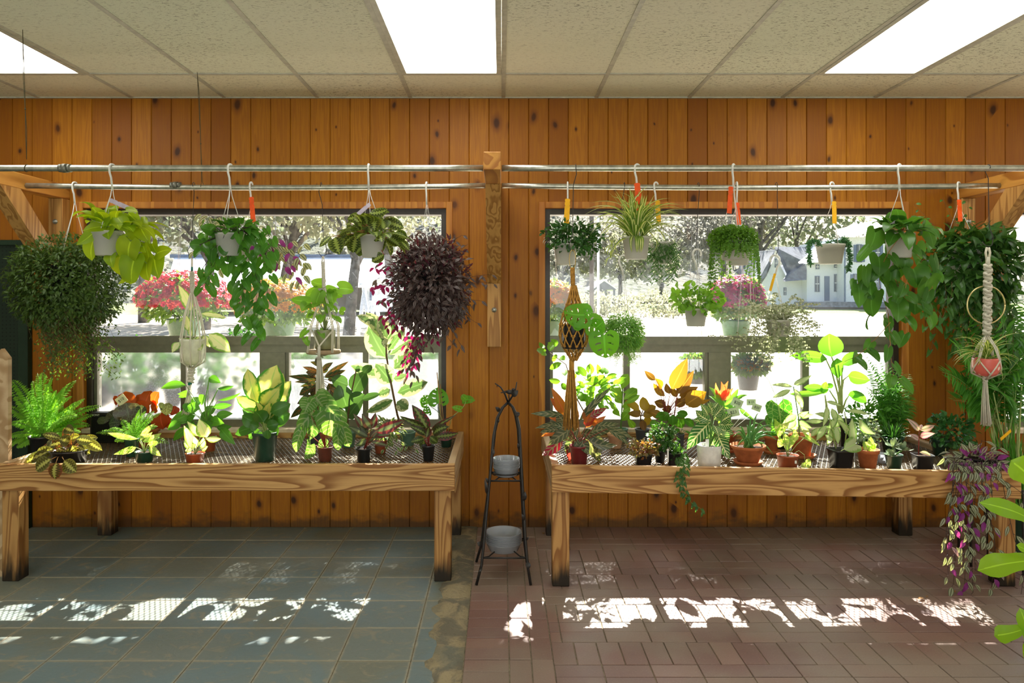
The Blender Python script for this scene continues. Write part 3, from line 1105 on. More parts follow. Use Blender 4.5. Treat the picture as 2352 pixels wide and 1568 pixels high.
# ================================================================ PLANTS
LM = {}
for k, a in {
    'lime': dict(c=(.36, .47, .012), c2=(.24, .40, .012), tr=.45),
    'heart': dict(c=(.055, .19, .022), c2=(.09, .27, .03), tr=.42, rough=.3),
    'heartd': dict(c=(.05, .16, .022), c2=(.08, .22, .03), tr=.4, rough=.32),
    'deep': dict(c=(.022, .085, .016), c2=(.035, .12, .02), tr=.3, rough=.3),
    'darkball': dict(c=(.045, .10, .016), c2=(.08, .14, .02), tr=.34, rough=.45),
    'ivy': dict(c=(.03, .10, .02), c2=(.06, .16, .025), tr=.38, rough=.35),
    'mid': dict(c=(.07, .24, .025), c2=(.12, .34, .03), tr=.42),
    'bright': dict(c=(.14, .33, .03), c2=(.2, .40, .04), tr=.42),
    'fern': dict(c=(.17, .42, .035), c2=(.27, .52, .05), tr=.5, rough=.5),
    'palm': dict(c=(.05, .2, .02), c2=(.1, .3, .03), tr=.42),
    'maranta': dict(c=(.12, .19, .025), c2=(.17, .20, .025), pat='prayer', pc=(.28, .36, .08), tr=.3),
    'marantab': dict(c=(.22, .20, .03), c2=(.06, .08, .03), pat='prayer', pc=(.34, .36, .10), back=(.20, .06, .02), tr=.3),
    'zeb': dict(c=(.045, .022, .022), c2=(.075, .04, .035), pat='long', pc=(.13, .105, .10), back=(.20, .010, .075), tr=.3, mid=False),
    'nan': dict(c=(.09, .14, .05), c2=(.13, .10, .08), pat='long', pc=(.36, .40, .28), c3=(.24, .03, .24), back=(.20, .03, .18), tr=.35, mid=False),
    'pinkst': dict(c=(.16, .22, .12), c2=(.3, .2, .25), pat='long', pc=(.55, .35, .42), back=(.4, .12, .3), tr=.35),
    'spider': dict(c=(.16, .30, .05), c2=(.22, .36, .06), pat='core', pc=(.74, .76, .42), tr=.42, mid=False),
    'dieff': dict(c=(.04, .20, .02), c2=(.06, .25, .03), pat='center', pc=(.56, .58, .22), tr=.5),
    'phil': dict(c=(.09, .22, .05), c2=(.12, .28, .05), pat='veins', pc=(.30, .40, .20), tr=.42, freq=6, thr=.55),
    'rubber': dict(c=(.045, .11, .035), c2=(.06, .14, .04), tr=.3, rough=.28),
    'tineke': dict(c=(.10, .19, .06), c2=(.13, .21, .08), pat='edge', pc=(.52, .53, .34), tr=.4, gain=.8, tm=(1.5, 1.5, .9)),
    'croton': dict(c=(.03, .07, .02), c2=(.05, .03, .02), pat='veins', pc=(.22, .08, .02), tr=.16, freq=5, thr=.7),
    'calrose': dict(c=(.05, .07, .03), c2=(.10, .04, .035), pat='core', pc=(.13, .17, .09), back=(.14, .02, .03), tr=.3),
    'hoya': dict(c=(.07, .17, .04), c2=(.10, .2, .05), pat='edge', pc=(.42, .42, .24), tr=.35),
    'rattle': dict(c=(.10, .16, .03), c2=(.06, .035, .02), pat='prayer', pc=(.14, .2, .05), back=(.14, .015, .03), tr=.35),
    'begr': dict(c=(.40, .05, .012), c2=(.62, .18, .02), tr=.5, rough=.4),
    'begd': dict(c=(.035, .055, .03), c2=(.07, .06, .03), pat='net', pc=(.11, .14, .08), tr=.25, rough=.3),
    'synw': dict(c=(.16, .34, .06), c2=(.22, .40, .08), pat='center', pc=(.66, .70, .45), tr=.42),
    'syn': dict(c=(.22, .42, .06), c2=(.30, .50, .10), pat='blotch', pc=(.52, .60, .26), tr=.45),
    'strom': dict(c=(.045, .085, .035), c2=(.08, .10, .05), pat='veins', pc=(.24, .24, .14), back=(.28, .012, .045), tr=.35, freq=5, thr=.45),
    'stromr': dict(c=(.30, .015, .04), c2=(.42, .16, .02), tr=.45),
    'copper': dict(c=(.36, .20, .02), c2=(.14, .07, .02), tr=.5),
    'burg': dict(c=(.16, .07, .02), c2=(.40, .28, .03), tr=.45),
    'fitt': dict(c=(.22, .09, .03), c2=(.16, .17, .05), tr=.35),
    'aphel': dict(c=(.03, .13, .025), c2=(.04, .17, .03), pat='veins', pc=(.62, .66, .40), tr=.35, freq=8, thr=.55),
    'brom': dict(c=(.10, .32, .04), c2=(.16, .40, .05), tr=.42, mid=False),
    'bract': dict(c=(.62, .10, .05), c2=(.65, .32, .12), tr=.45, mid=False),
    'aloe': dict(c=(.09, .27, .06), c2=(.14, .34, .08), tr=.2, mid=False, rough=.35),
    'anth': dict(c=(.05, .24, .02), c2=(.07, .28, .03), pat='net', pc=(.32, .52, .16), tr=.45),
    'strel': dict(c=(.10, .34, .03), c2=(.15, .40, .04), tr=.45),
    'pale': dict(c=(.22, .36, .09), c2=(.18, .33, .08), pat='center', pc=(.46, .52, .30), tr=.42, tm=(1.4, 1.5, .9)),
    'echev': dict(c=(.20, .29, .18), c2=(.26, .34, .22), tr=.15, mid=False, rough=.5),
    'jade': dict(c=(.025, .11, .025), c2=(.05, .17, .035), tr=.22, mid=False, rough=.28),
    'sedum': dict(c=(.17, .40, .08), c2=(.27, .50, .11), tr=.4, mid=False),
    'tears': dict(c=(.09, .23, .02), c2=(.15, .32, .03), tr=.42, mid=False),
    'silver': dict(c=(.14, .17, .08), c2=(.50, .50, .38), tr=.42, mid=False, tm=(1.4, 1.4, 1.0)),
    'tail': dict(c=(.07, .22, .07), c2=(.10, .28, .10), tr=.2, mid=False),
    'monst': dict(c=(.10, .36, .025), c2=(.16, .44, .03), pat='holes', tr=.45),
    'fiddle': dict(c=(.28, .50, .02), c2=(.20, .42, .02), tr=.45, rough=.35),
    'mag': dict(c=(.26, .012, .09), c2=(.16, .015, .05), tr=.5, mid=False, tm=(1.8, .8, 1.3)),
    'red': dict(c=(.35, .02, .03), c2=(.2, .02, .02), tr=.4),
    'yell': dict(c=(.55, .50, .03), c2=(.34, .38, .03), tr=.5),
    'stick': dict(c=(.10, .2, .04), c2=(.13, .24, .05), tr=.0, mid=False),
}.items():
    LM[k] = leafmat('leaf_' + k, **a)
ST = {'g': plain('green_stem', (.10, .22, .04), .5, .3), 'br': plain('woody_stem', (.13, .075, .035), .7, .2), 'red': plain('red_stem', (.25, .04, .03), .5, .3),
      'dk': plain('dark_stem', (.05, .035, .03), .6, .2), 'lt': plain('pale_stem', (.34, .42, .14), .5, .3), 'or': plain('orange_stem', (.36, .19, .06), .5, .3)}
SOIL = plain('potting_soil', (.035, .022, .014), .95, .1, 0, .5, 120, .8)


def m_ridged():
    """white hanging pot with raised slanting ridges"""
    g = G('white_ridged_pot')
    x = g.xyz(g.n('UVMap', uv_map='UVMap').outputs[0])
    f = g.M('FRACT', g.M('ADD', g.M('MULTIPLY', x[0], 26.0), g.M('MULTIPLY', x[1], 120.0)))
    h = g.M('MULTIPLY', g.step(f, .0, .12), g.step(f, .3, .18))
    return g.done(g.mixs(.45, g.bsdf(g.mix(h, (.74, .74, .67), (.88, .88, .83)), .4, .4, 0, g.bump(h, .4, .002)), g.n('BsdfTranslucent', {'Color': (.92, .91, .82)}).outputs[0]))


PM = {'hang': m_ridged(), 'dkg': plain('dark_green_plastic', (.014, .05, .028), .3, .5), 'terra': plain('terracotta', (.42, .13, .045), .75, .2, 0, .2, 18),
      'tplas': plain('terracotta_plastic', (.33, .075, .025), .35, .45), 'brown': plain('brown_plastic', (.17, .045, .025), .4, .4), 'black': plain('black_plastic', (.011, .011, .012), .3, .5),
      'ltg': plain('soft_green_plastic', (.13, .25, .17), .4, .4), 'grey': plain('grey_plastic', (.09, .095, .105), .4, .4), 'white': plain('white_pot_plastic', (.72, .73, .70), .4, .4),
      'maroon': plain('maroon_plastic', (.16, .018, .02), .35, .45), 'pale': plain('pale_peach_clay', (.62, .38, .22), .7, .2), 'sage': plain('sage_ceramic', (.24, .25, .12), .35, .5),
      'cream': plain('cream_ceramic', (.62, .63, .45), .3, .5), 'pink': None, 'glass': None}


def m_pink():
    g = G('coral_speckled_pot')
    vo = g.n('TexVoronoi', {'Vector': g.scale(g.pos(), (1, 1, 1)), 'Scale': 26.0}).outputs[0]
    return g.done(g.bsdf(g.mix(g.step(vo, .3, .2), (.68, .13, .10), (.85, .6, .52)), .3, .5))


PM['pink'] = m_pink()
TAGM = {'or': plain('orange_tag', (.85, .10, .012), .4, .3), 'ye': plain('yellow_tag', (.80, .42, .01), .4, .3), 'li': plain('lilac_tag', (.48, .42, .52), .4, .3), 'wh': plain('white_label', (.8, .8, .76), .5, .3),
        'card': plain('pale_green_card', (.46, .58, .36), .7, .2), 'cardy': plain('pale_yellow_card', (.66, .66, .38), .7, .2), 'ink': plain('pencil_ink', (.05, .06, .05), .8, .1)}
CORD = {'white': plain('cream_cotton_cord', (.80, .76, .62), .9, .1, 0, .2, 80, .5), 'must': plain('mustard_cotton_cord', (.45, .23, .05), .9, .1, 0, .2, 80, .5)}
def m_cord():
    g = G('cream_cotton_cord_glow')
    nz = g.noise(g.obj(), 90.0, 4)
    c = g.mix(nz, (.70, .66, .52), (.88, .85, .74))
    return g.done(g.mixs(.3, g.bsdf(c, .9, .1, 0, g.bump(nz, .5, .003)), g.n('BsdfTranslucent', {'Color': (.9, .87, .75)}).outputs[0]))


CORD['white'] = m_cord()
WOODSL = plain('wood_slice', (.36, .26, .15), .7, .2)


def benchY(px, yb):
    Y = 4.2
    for _ in range(8):
        X = (px - CX) / F * Y
        Y = F * (CZ - zmesh(X)) / max(40, yb - CY)
    return Y


def lettering(name, cu, mat):
    o = bpy.data.objects.new(name + '_outline', cu)
    COL.objects.link(o)
    bpy.context.view_layer.update()
    me = bpy.data.meshes.new_from_object(o.evaluated_get(bpy.context.evaluated_depsgraph_get()))
    bpy.data.objects.remove(o)
    me.materials.clear(); me.materials.append(mat)
    t = bpy.data.objects.new(name, me)
    COL.objects.link(t)
    return t


class Plant:
    def __init__(s, name, loc, label, cat, group=None):
        s.root = thing(name, loc, label, cat, group)
        s.f, s.st = MB(), MB()
        s.ex = []

    def done(s, leaf, stem='g', fname='foliage'):
        if s.f.v:
            s.f.build(fname, LM[leaf], s.root)
        if s.st.v:
            s.st.build('stems', ST[stem], s.root)
        return s

    # explicit leaves: (base x, base y, tip x, tip y, width) in picture units of zone z
    def pl(s, z, lst, shape='lance', dep=.10, bow=.10, fold=.2, pet=None, off=0.0, tilt=.5, rows=6, wave=0.0, mb=None, rnd=None, pr=.0022, flip=.22):
        mb = mb or s.f
        k = ZM[z][2] / {'heart': 1.22, 'oval': 1.18, 'lance': 1.15}.get(shape, 1.0)
        for (bx, by, tx, ty, w) in lst:
            Yb = s.Y + off + R(-dep, dep) * .6
            Yb = min(Yb, WALL - .10)
            Yt = min(max(Yb + R(-dep, dep) * .6, 2.0), WALL - .05)
            b = P(*Q(z, bx, by), Yb); t = P(*Q(z, tx, ty), Yt)
            n = Vector((R(-.35, .35), -1, R(.1, .1 + tilt)))
            if R(0, 1) < flip:
                n = -n
            mb.leaf(b, t, n, w / k / F * Yb / 2, shape, bow * R(.5, 1.3) * (1 if R(0, 1) < .8 else -1), fold * R(.4, 1.4), rows, rnd, wave)
            if pet is not None:
                c = pet if isinstance(pet, Vector) else s.top
                m = (b + c) / 2 + Vector((0, 0, .15 * (b - c).length))
                if (b - c).length > .01:
                    s.st.tube([c, m * .5 + (c + b) * .25, b], pr, 5, pr * .8)

    def stem(s, z, pts, r=.004, r1=None, dY=0.0):
        pp = [P(*Q(z, a, b), min(s.Y + dY, WALL - .06)) for a, b in pts]
        s.st.tube(pp, r, 6, r1)
        return pp

    def rosette(s, n, c, L, W, shape='lance', elev=(10, 70), droop=.15, bow=.15, fold=.2, spread=.01, az=(0, 360), rows=6, pet=0.0, up=.3):
        for i in range(n):
            a = math.radians(R(*az)); e = math.radians(R(*elev))
            d = Vector((cos(a) * cos(e), sin(a) * cos(e), sin(e)))
            l = R(*L)
            b = c + Vector((cos(a), sin(a), 0)) * spread * R(.2, 1) + d * pet * l
            t = b + d * l + Vector((0, 0, -droop * l))
            if t.y > WALL - .05:
                k = (WALL - .05 - b.y) / (t.y - b.y)
                t = b + (t - b) * max(k, .3)
            if pet:
                s.st.tube([c, (c + b) / 2 + Vector((0, 0, .01)), b], .0018, 5)
            s.f.leaf(b, t, Vector((-d.x * up * 2, -d.y * up * 2 - .2, 1)), R(*W) / 2, shape, bow * R(.6, 1.3), fold * R(.5, 1.3), rows)

    def stalk(s, n, c, H, spread, L, W, shape='heart', hang=.6, r=.0016):
        for i in range(n):
            a = R(0, 2 * pi)
            h = R(*H); q = spread * R(.25, 1)
            o = Vector((cos(a), sin(a), 0))
            b = c + o * q + Vector((0, 0, h))
            b.y = min(b.y, WALL - .08)
            s.st.tube([c + o * .005, c + o * q * .35 + Vector((0, 0, h * .6)), b], r, 5)
            l = R(*L)
            t = b + o * l * R(.4, .8) + Vector((0, -.2 * l, -hang * l * R(.5, 1.2)))
            t.y = min(t.y, WALL - .05)
            s.f.leaf(b, t, o * .5 + Vector((0, -.55, .7)), R(*W) / 2, shape, .12, R(.1, .35), 6)

    def bush(s, c, rad, n, L, W, shell=.5, out=.7, down=0.0, big=None, top=True):
        for _ in range(n):
            d = rv().normalized()
            k = R(shell, 1.0)
            p = c + Vector((d.x * rad[0], d.y * rad[1], d.z * rad[2])) * k
            if p.y > WALL - .06:
                continue
            dr = (d * out + rv(.6) + Vector((0, 0, -down))).normalized()
            n_ = (d + Vector((0, -.2, .8)) + rv(.5)).normalized()
            l = R(*L)
            if big:
                s.f.leaf(p, p + dr * l, n_, R(*W) / 2, big, .12, .2, 4)
            else:
                s.f.sleaf(p, dr, n_, l, R(*W) / 2)

    def twigs(s, c, tgt, rad, n, r=.0015):
        for _ in range(n):
            e = tgt + Vector((R(-1, 1) * rad[0], R(-1, 1) * rad[1], R(-1, 1) * rad[2])) * .8
            e.y = min(e.y, WALL - .06)
            s.st.tube([c, (c + e) / 2 + rv(.012), e], r, 5, r * .6)

    def vine(s, pts, step, L, W, shape=None, r=.0016, face=.6, both=False):
        """stem through world points with alternating leaves"""
        out = []
        for i in range(len(pts) - 1):
            p0, p1, p2, p3 = pts[max(i - 1, 0)], pts[i], pts[i + 1], pts[min(i + 2, len(pts) - 1)]
            for j in range(5):
                t = j / 5
                out.append(.5 * ((2 * p1) + (p2 - p0) * t + (2 * p0 - 5 * p1 + 4 * p2 - p3) * t * t + (3 * p1 - p0 - 3 * p2 + p3) * t ** 3))
        out.append(pts[-1])
        s.st.tube(out, r, 5, r * .6)
        acc, sgn = 0.0, 1
        for i in range(1, len(out)):
            seg = out[i] - out[i - 1]
            acc += seg.length
            if acc >= step:
                acc = 0
                ax = seg.normalized() if seg.length > 1e-6 else Vector((0, 0, -1))
                for q in ((1, -1) if both else (sgn,)):
                    side = Vector((q, R(-.6, .3), 0))
                    d = (side * R(.5, 1) + ax * R(.2, .6) + Vector((0, 0, -R(.1, .6)))).normalized()
                    l = R(*L)
                    b = out[i]
                    if shape:
                        pe = b + d * l * .35
                        s.st.tube([b, pe], r * .6, 4)
                        d2 = (d + Vector((0, -.1, -.7))).normalized()
                        t = pe + d2 * l
                        if max(t.y, pe.y) > WALL - .04:
                            continue
                        s.f.leaf(pe, t, Vector((R(-.4, .4) + .2 * q, -1, R(0, face))), R(*W) / 2, shape, .12, R(.1, .35), 6)
                    else:
                        s.f.sleaf(b, d, Vector((R(-.3, .3), -1, R(0, 1))), l, R(*W) / 2)
                sgn = -sgn

    def frond(s, b, t, sag, pl, n=22, pw=.2, nrm=None):
        ch = t - b
        L = ch.length
        up = Vector((0, 0, 1))
        pts = [b + ch * k / 10 + up * (sag * L * 4 * (k / 10) * (1 - k / 10)) for k in range(11)]
        for q in pts:
            q.y = min(q.y, WALL - .05)
        s.st.tube(pts, .0017, 4, .0007)
        for i in range(n):
            f = .1 + .9 * i / (n - 1)
            x = f * 10
            k = min(int(x), 9)
            p = pts[k].lerp(pts[k + 1], x - k)
            ax = (pts[k + 1] - pts[k]).normalized()
            nn = nrm if nrm is not None else Vector((R(-.2, .2), -.7, .8))
            sd = ax.cross(nn)
            sd = sd.normalized() if sd.length > 1e-3 else Vector((1, 0, 0))
            ln = pl * (sin(pi * min(1, .18 + f * .82)) ** .6 + .06)
            for q in (1, -1):
                d = (sd * q + ax * .45 + Vector((0, 0, -.12)) + rv(.1)).normalized()
                if p.y + d.y * ln > WALL - .03:
                    d.y = -abs(d.y)
                s.f.sleaf(p, d, nn, ln * R(.85, 1.1), ln * pw)

    def card(s, z, poly, ink, mat='card', dY=-.06, stickto=None):
        """small price card; poly = centre x, y, width, height, angle"""
        x, y, w, h, a = poly
        k = ZM[z][2]
        c = P(*Q(z, x, y), s.Y + dY)
        W, H = w / k / F * c.y / 2, h / k / F * c.y / 2
        ca, sa = cos(math.radians(a)), sin(math.radians(a))
        m = MB()
        pts = [c + Vector((dx * ca - dz * sa, 0, dx * sa + dz * ca)) for dx, dz in ((-W, -H), (W, -H), (W, H), (-W, H))]
        m.prism(pts, Vector((0, .0008, 0)))
        o = m.build('price_card', TAGM[mat], s.root, False)
        if stickto is not None:
            m = MB(); m.tube([c + Vector((0, .003, -H * .8)), stickto], .0012, 4)
            m.build('card_pick', TAGM['wh'], o)
        cu = bpy.data.curves.new('price_lettering', 'FONT')
        cu.body = ink; cu.size = H * 1.0; cu.align_x = 'CENTER'; cu.align_y = 'CENTER'; cu.extrude = .0001
        t = lettering('price_lettering', cu, TAGM['ink'])
        t.parent = o
        t.location = c - WLOC[o.name] + Vector((0, -.0012, 0))
        t.rotation_euler = (pi / 2, 0, 0)
        t.rotation_euler.rotate_axis('Z', math.radians(a))


def potprof(style, r, h):
    if style == 'cup':
        return [(.001, 0), (r * .45, 0), (r * .72, h * .07), (r * .9, h * .24), (r * .98, h * .5), (r, h * .9), (r, h), (r * .93, h), (r * .9, h * .82), (.001, h * .82)]
    rb = r * {'tall': .72, 'clay': .66, 'bowl': .55, 'sq': .78, 'hang': .74, 'cyl': .9, 'tub': .82}.get(style, .74)
    rim = {'clay': (.22 * h, 1.12), 'bowl': (.2 * h, 1.06), 'hang': (.10 * h, 1.05), 'sq': (.12 * h, 1.05), 'cyl': (0.02 * h, 1.0)}.get(style, (.13 * h, 1.06))
    rr = r / rim[1]
    zr = h - rim[0]
    rm = rb + (rr - rb) * zr / h
    th = min(.004, r * .08)
    return [(.001, 0), (rb * .94, 0), (rb, h * .02), (rm, zr), (rm * rim[1], zr + .001), (r, h - .001), (r - th * .4, h), (r - th, h - .001), (r * .93 - th, h * .82), (.001, h * .82)]


def potted(name, label, cat, pot, mat, style='tall', Y=None, group=None, soil=True, saucer=None):
    """pot = centre x, bottom y, top width, height, all in picture pixels; it stands on the bench wire"""
    cx, yb, w, h = pot
    Y = Y or benchY(cx, yb)
    b = P(cx, yb, Y)
    b.z = zmesh(b.x) + .001
    p = Plant(name, b, label, cat, group)
    p.Y = Y
    r = w / F * Y / 2
    H = h / F * Y
    if saucer:
        m = MB(); rs = r * saucer
        m.lathe(b, [(.001, 0), (rs * .8, 0), (rs * .86, .003), (rs, .02), (rs * .97, .021), (rs * .84, .006), (.001, .005)], 28)
        m.build('saucer', PM[mat], p.root)
        b = b + Vector((0, 0, .006))
    m = MB()
    if style == 'sq':
        m.lathe(b, potprof(style, r * .96, H), 32, 7.0, pi / 4 * 0 + R(-.12, .12))
    else:
        m.lathe(b, potprof(style, r, H), 30)
    p.pot = m.build('pot', PM[mat], p.root)
    if soil:
        m = MB(); m.lathe(b, [(.001, H * .80), (r * .88, H * .80), (r * .88, H * .845), (.001, H * .86)], 20)
        m.build('soil', SOIL, p.root)
    p.top = b + Vector((0, 0, H * .85)); p.r = r; p.H = H; p.base = b
    return p


def hookmesh(x, Y, yaw, zl, col='white', r=.0055, z0=None):
    """plastic hanger hook over a pipe (or over a wire eye when z0 is given)"""
    m = MB()
    zc = RAILZ if z0 is None else z0
    a = .0205 if z0 is None else .027
    e = Vector((sin(yaw), cos(yaw), 0))
    c = Vector((x, Y, zc))
    pts = [c + e * (a * cos(t)) + Vector((0, 0, a * sin(t))) for t in [-.5 + (pi + .5) * k / 9 for k in range(10)]]
    pts += [c - e * a * .9 + Vector((0, 0, -.025)), c - e * a * .4 + Vector((0, 0, -.05)), c + Vector((0, 0, -zl))]
    m.tube(pts, r, 7)
    return m, c + Vector((0, 0, -zl))


def hanging(name, label, cat, hx, rail, pot=None, hooky=None, yaw=.5, tg=None, mat='hang', group=None, Y=None, hookz=None, style='hang', hook=True, wires=3, wr=.0019):
    """basket on wires; pot = centre x, top y, bottom y, top width"""
    Yr = {'f': RAILF, 'b': RAILB}[rail]
    Y = Y or Yr
    cx, y0, y1, w0 = pot
    b = P(cx, y1, Y)
    p = Plant(name, b, label, cat, group)
    p.Y = Y
    r = w0 / F * Y / 2; H = (y1 - y0) / F * Y
    if mat:
        m = MB(); m.lathe(b, potprof(style, r, H), 32)
        m.build('pot', PM[mat], p.root)
        m = MB(); m.lathe(b, [(.001, H * .80), (r * .88, H * .80), (r * .88, H * .845), (.001, H * .86)], 20)
        m.build('soil', SOIL, p.root)
    p.top = b + Vector((0, 0, H * .85)); p.r = r; p.H = H; p.base = b
    if hook:
        x = (hx - CX) / F * Yr
        m, e = hookmesh(x, Yr, yaw, .115)
        hk = m.build('hanger_hook', MT['white'], p.root)
        m = MB()
        for k in range(wires):
            a = 2 * pi * k / 3 + .6
            q = b + Vector((r * cos(a), r * sin(a), H * .98))
            m.tube([e + Vector((0, 0, .03)), e + (q - e) * .12, q], wr, 5)
        m.build('hanger_wires', MT['white'], p.root)
        if tg:
            tagat(p, tg, Yr)
    return p


def tagat(p, tg, Y):
    col, x0, y0, x1, y1, w = tg
    m = MB()
    a, c = P(x0, y0, Y - .03), P(x1, y1, Y - .045)
    ax = (c - a).normalized()
    sd = ax.cross(Vector((0, -1, 0))).normalized()
    hw = w / F * Y / 2
    L = (c - a).length
    pr = [(0, .5), (.03, 1), (.1, 1), (.13, .8), (.17, 1), (.24, 1), (.28, .75), (.33, 1), (1, 1)]
    P1 = [a + ax * L * t + sd * hw * k for t, k in pr] + [a + ax * L * t - sd * hw * k for t, k in pr[::-1]]
    m.prism(P1, Vector((0, .0012, 0)))
    m.build('price_tag', TAGM[col], p.root, False)


def wirehook(p, pts, Y, rail, swan=None):
    """bent dark wire from the rail down to a pot hanger"""
    Yr = {'f': RAILF, 'b': RAILB}[rail]
    m = MB()
    q = [P(a, b, Y) for a, b in pts]
    x = q[0].x
    loop = [Vector((x, Yr + .0185 * cos(t), RAILZ + .0185 * sin(t))) for t in [-.6 + (pi + .6) * k / 8 for k in range(9)]]
    m.tube(loop + q[1:], .0021, 6)
    m.build('wire_hook', MT['wire'], p.root)
    return q[-1]


def braid(mb, p0, p1, r, turns, n=3):
    d = p1 - p0
    a = d.orthogonal().normalized(); b = d.normalized().cross(a)
    N = int(turns * 8)
    for k in range(n):
        f = 2 * pi * k / n
        mb.tube([p0 + d * i / N + (a * cos(f + 2 * pi * turns * i / N) + b * sin(f + 2 * pi * turns * i / N)) * r * .55 for i in range(N + 1)], r * .62, 6)


def knots(mb, p0, p1, r, n):
    """chunky square-knot sinnet"""
    d = (p1 - p0)
    for i in range(n):
        c = p0 + d * (i + .5) / n
        s = 1 if i % 2 else -1
        h = d.length / n
        for q in (1, -1):
            mb.tube([c + Vector((q * r, 0, h * .5)), c + Vector((q * r * .4 + s * r * .4, -r * .8, .1 * h)), c + Vector((-q * r, 0, -h * .45))], r * .45, 6)
            mb.tube([c + Vector((q * r, 0, h * .5)), c + Vector((s * r * .4, r * .8, 0)), c + Vector((-q * r, 0, -h * .45))], r * .45, 6)


def tassel(mb, c, r0, r1, L, n=26, lean=0.0):
    for k in range(n):
        a = R(0, 2 * pi); f = R(.1, 1) ** .5
        o = Vector((cos(a), sin(a), 0))
        mb.tube([c + o * r0 * f, c + o * (r0 + (r1 - r0) * .5) * f + Vector((lean * .4, 0, -L * .5)) + rv(.002), c + o * r1 * f + Vector((lean, 0, -L * R(.93, 1.03)))], .0021, 4)


def X(z, x, y, Y):
    return P(*Q(z, x, y), Y)


# ------------------------------------------------------------------ LEFT WINDOW, HANGING
# dense dark small-leaved ball
p = hanging('hanging_myrtle_ball', 'huge round dark small-leaved hanging plant at far left, trailing wisps below', 'hanging plant', 172, 'b', (160, 610, 690, 90), tg=None, yaw=.2, Y=4.36, mat='black')
c = P(156, 650, 4.36)
p.bush(c, (.335, .31, .30), 8500, (.022, .038), (.010, .017), .66, .5, .3)
p.bush(c, (.25, .23, .22), 2600, (.026, .04), (.014, .02), .4, .6, .3)
for _ in range(190):
    a = R(0, 2 * pi); q = R(.3, 1)
    s0 = c + Vector((.26 * q * cos(a), .24 * q * sin(a), -.16))
    e = P(R(80, 285) if R(0, 1) < .5 else R(110, 215), R(770, 870), 4.36 + .22 * sin(a) * q)
    p.vine([s0, (s0 + e) / 2 + rv(.025), e + rv(.02)], .016, (.014, .026), (.007, .012), None, .0009)
p.twigs(p.top, c, (.2, .2, .2), 40)
p.done('darkball', 'br')

# lime philodendron
p = hanging('hanging_lime_philodendron', 'lime yellow-green heart-leaved plant in white pot, leftmost on the front rail', 'hanging plant', 258, 'f', (246, 531, 587, 66), tg=('li', 252, 459, 314, 486, 10), yaw=.25)
p.pl('A', [(940, 640, 845, 545, 90), (930, 660, 700, 890, 130), (960, 720, 760, 760, 80), (960, 700, 840, 700, 90), (860, 850, 845, 1035, 130), (960, 650, 1100, 600, 120), (1000, 560, 1090, 520, 60), (1020, 700, 1000, 840, 130),
             (1160, 570, 1270, 590, 60), (1180, 600, 1290, 700, 100), (1210, 720, 1290, 860, 120), (1290, 700, 1380, 880, 130), (1150, 790, 1220, 860, 130), (1130, 870, 1060, 1010, 140), (1200, 860, 1200, 1060, 190),
             (1020, 990, 1040, 1100, 90), (1110, 990, 1130, 1180, 150), (1240, 1010, 1210, 1240, 190), (1180, 1100, 1085, 1250, 70), (1330, 870, 1340, 960, 130), (1400, 880, 1440, 960, 90), (1440, 970, 1580, 930, 100),
             (1340, 920, 1350, 1090, 130), (1420, 990, 1460, 1195, 150), (1350, 1060, 1370, 1220, 130), (1310, 1020, 1330, 1200, 90), (1200, 1120, 1200, 1250, 130), (1080, 640, 1180, 760, 120), (980, 610, 940, 720, 140), (1120, 660, 1040, 700, 120)], 'heart', .11, .15, .25, pet=p.top)
p.rosette(26, p.top + Vector((.03, 0, .02)), (.08, .14), (.06, .085), 'heart', (0, 70), .5, .2, .25, .05, pet=.8)
p.done('lime', 'lt')

# purple inch plant behind the green philodendron
q = hanging('hanging_inch_plant', 'purple-edged hanging inch plant behind the green heart-leaf basket, with orange tag', 'hanging plant', 577, 'b', (580, 562, 600, 60), tg=('or', 577, 452, 582, 512, 11), yaw=.1)
for e in ((480, 505), (455, 575), (500, 610), (700, 560), (690, 585), (705, 605), (700, 635), (680, 640), (640, 610), (660, 570), (470, 490), (690, 600)):
    s0 = q.top; t = P(e[0], e[1], RAILB + R(-.1, .1))
    q.vine([s0, (s0 + t) / 2 + Vector((0, -.03, .04)), t], .02, (.05, .07), (.026, .034), 'oval', .0016)
q.done('nan', 'dk')

# green heart-leaf philodendron
p = hanging('hanging_heartleaf_philodendron', 'green heart-leaf trailing plant in white pot, above the pink flower basket', 'hanging plant', 529, 'f', (527, 536, 588, 66), yaw=.3)
p.pl('A', [(1870, 690, 1865, 720, 60), (1950, 760, 1840, 730, 90), (1830, 890, 1740, 885, 90), (1880, 790, 1900, 870, 90), (1900, 850, 1900, 960, 80), (2010, 840, 2010, 940, 110), (2080, 650, 2110, 680, 70), (1960, 780, 2000, 800, 80),
             (1950, 940, 1950, 1060, 90), (1990, 1040, 2000, 1130, 80), (2090, 1070, 2095, 1190, 90), (2170, 1090, 2165, 1200, 90), (1850, 1120, 1850, 1220, 55), (1890, 1170, 1910, 1270, 50), (1930, 1060, 1925, 1110, 60), (2150, 930, 2170, 1080, 100), (2120, 1000, 2100, 1050, 90), (2160, 1240, 2130, 1350, 100), (2250, 1250, 2270, 1310, 80), (2200, 1430, 2185, 1510, 90), (2130, 760, 2170, 810, 90)], 'heart', .1, .15, .25, pet=p.top)
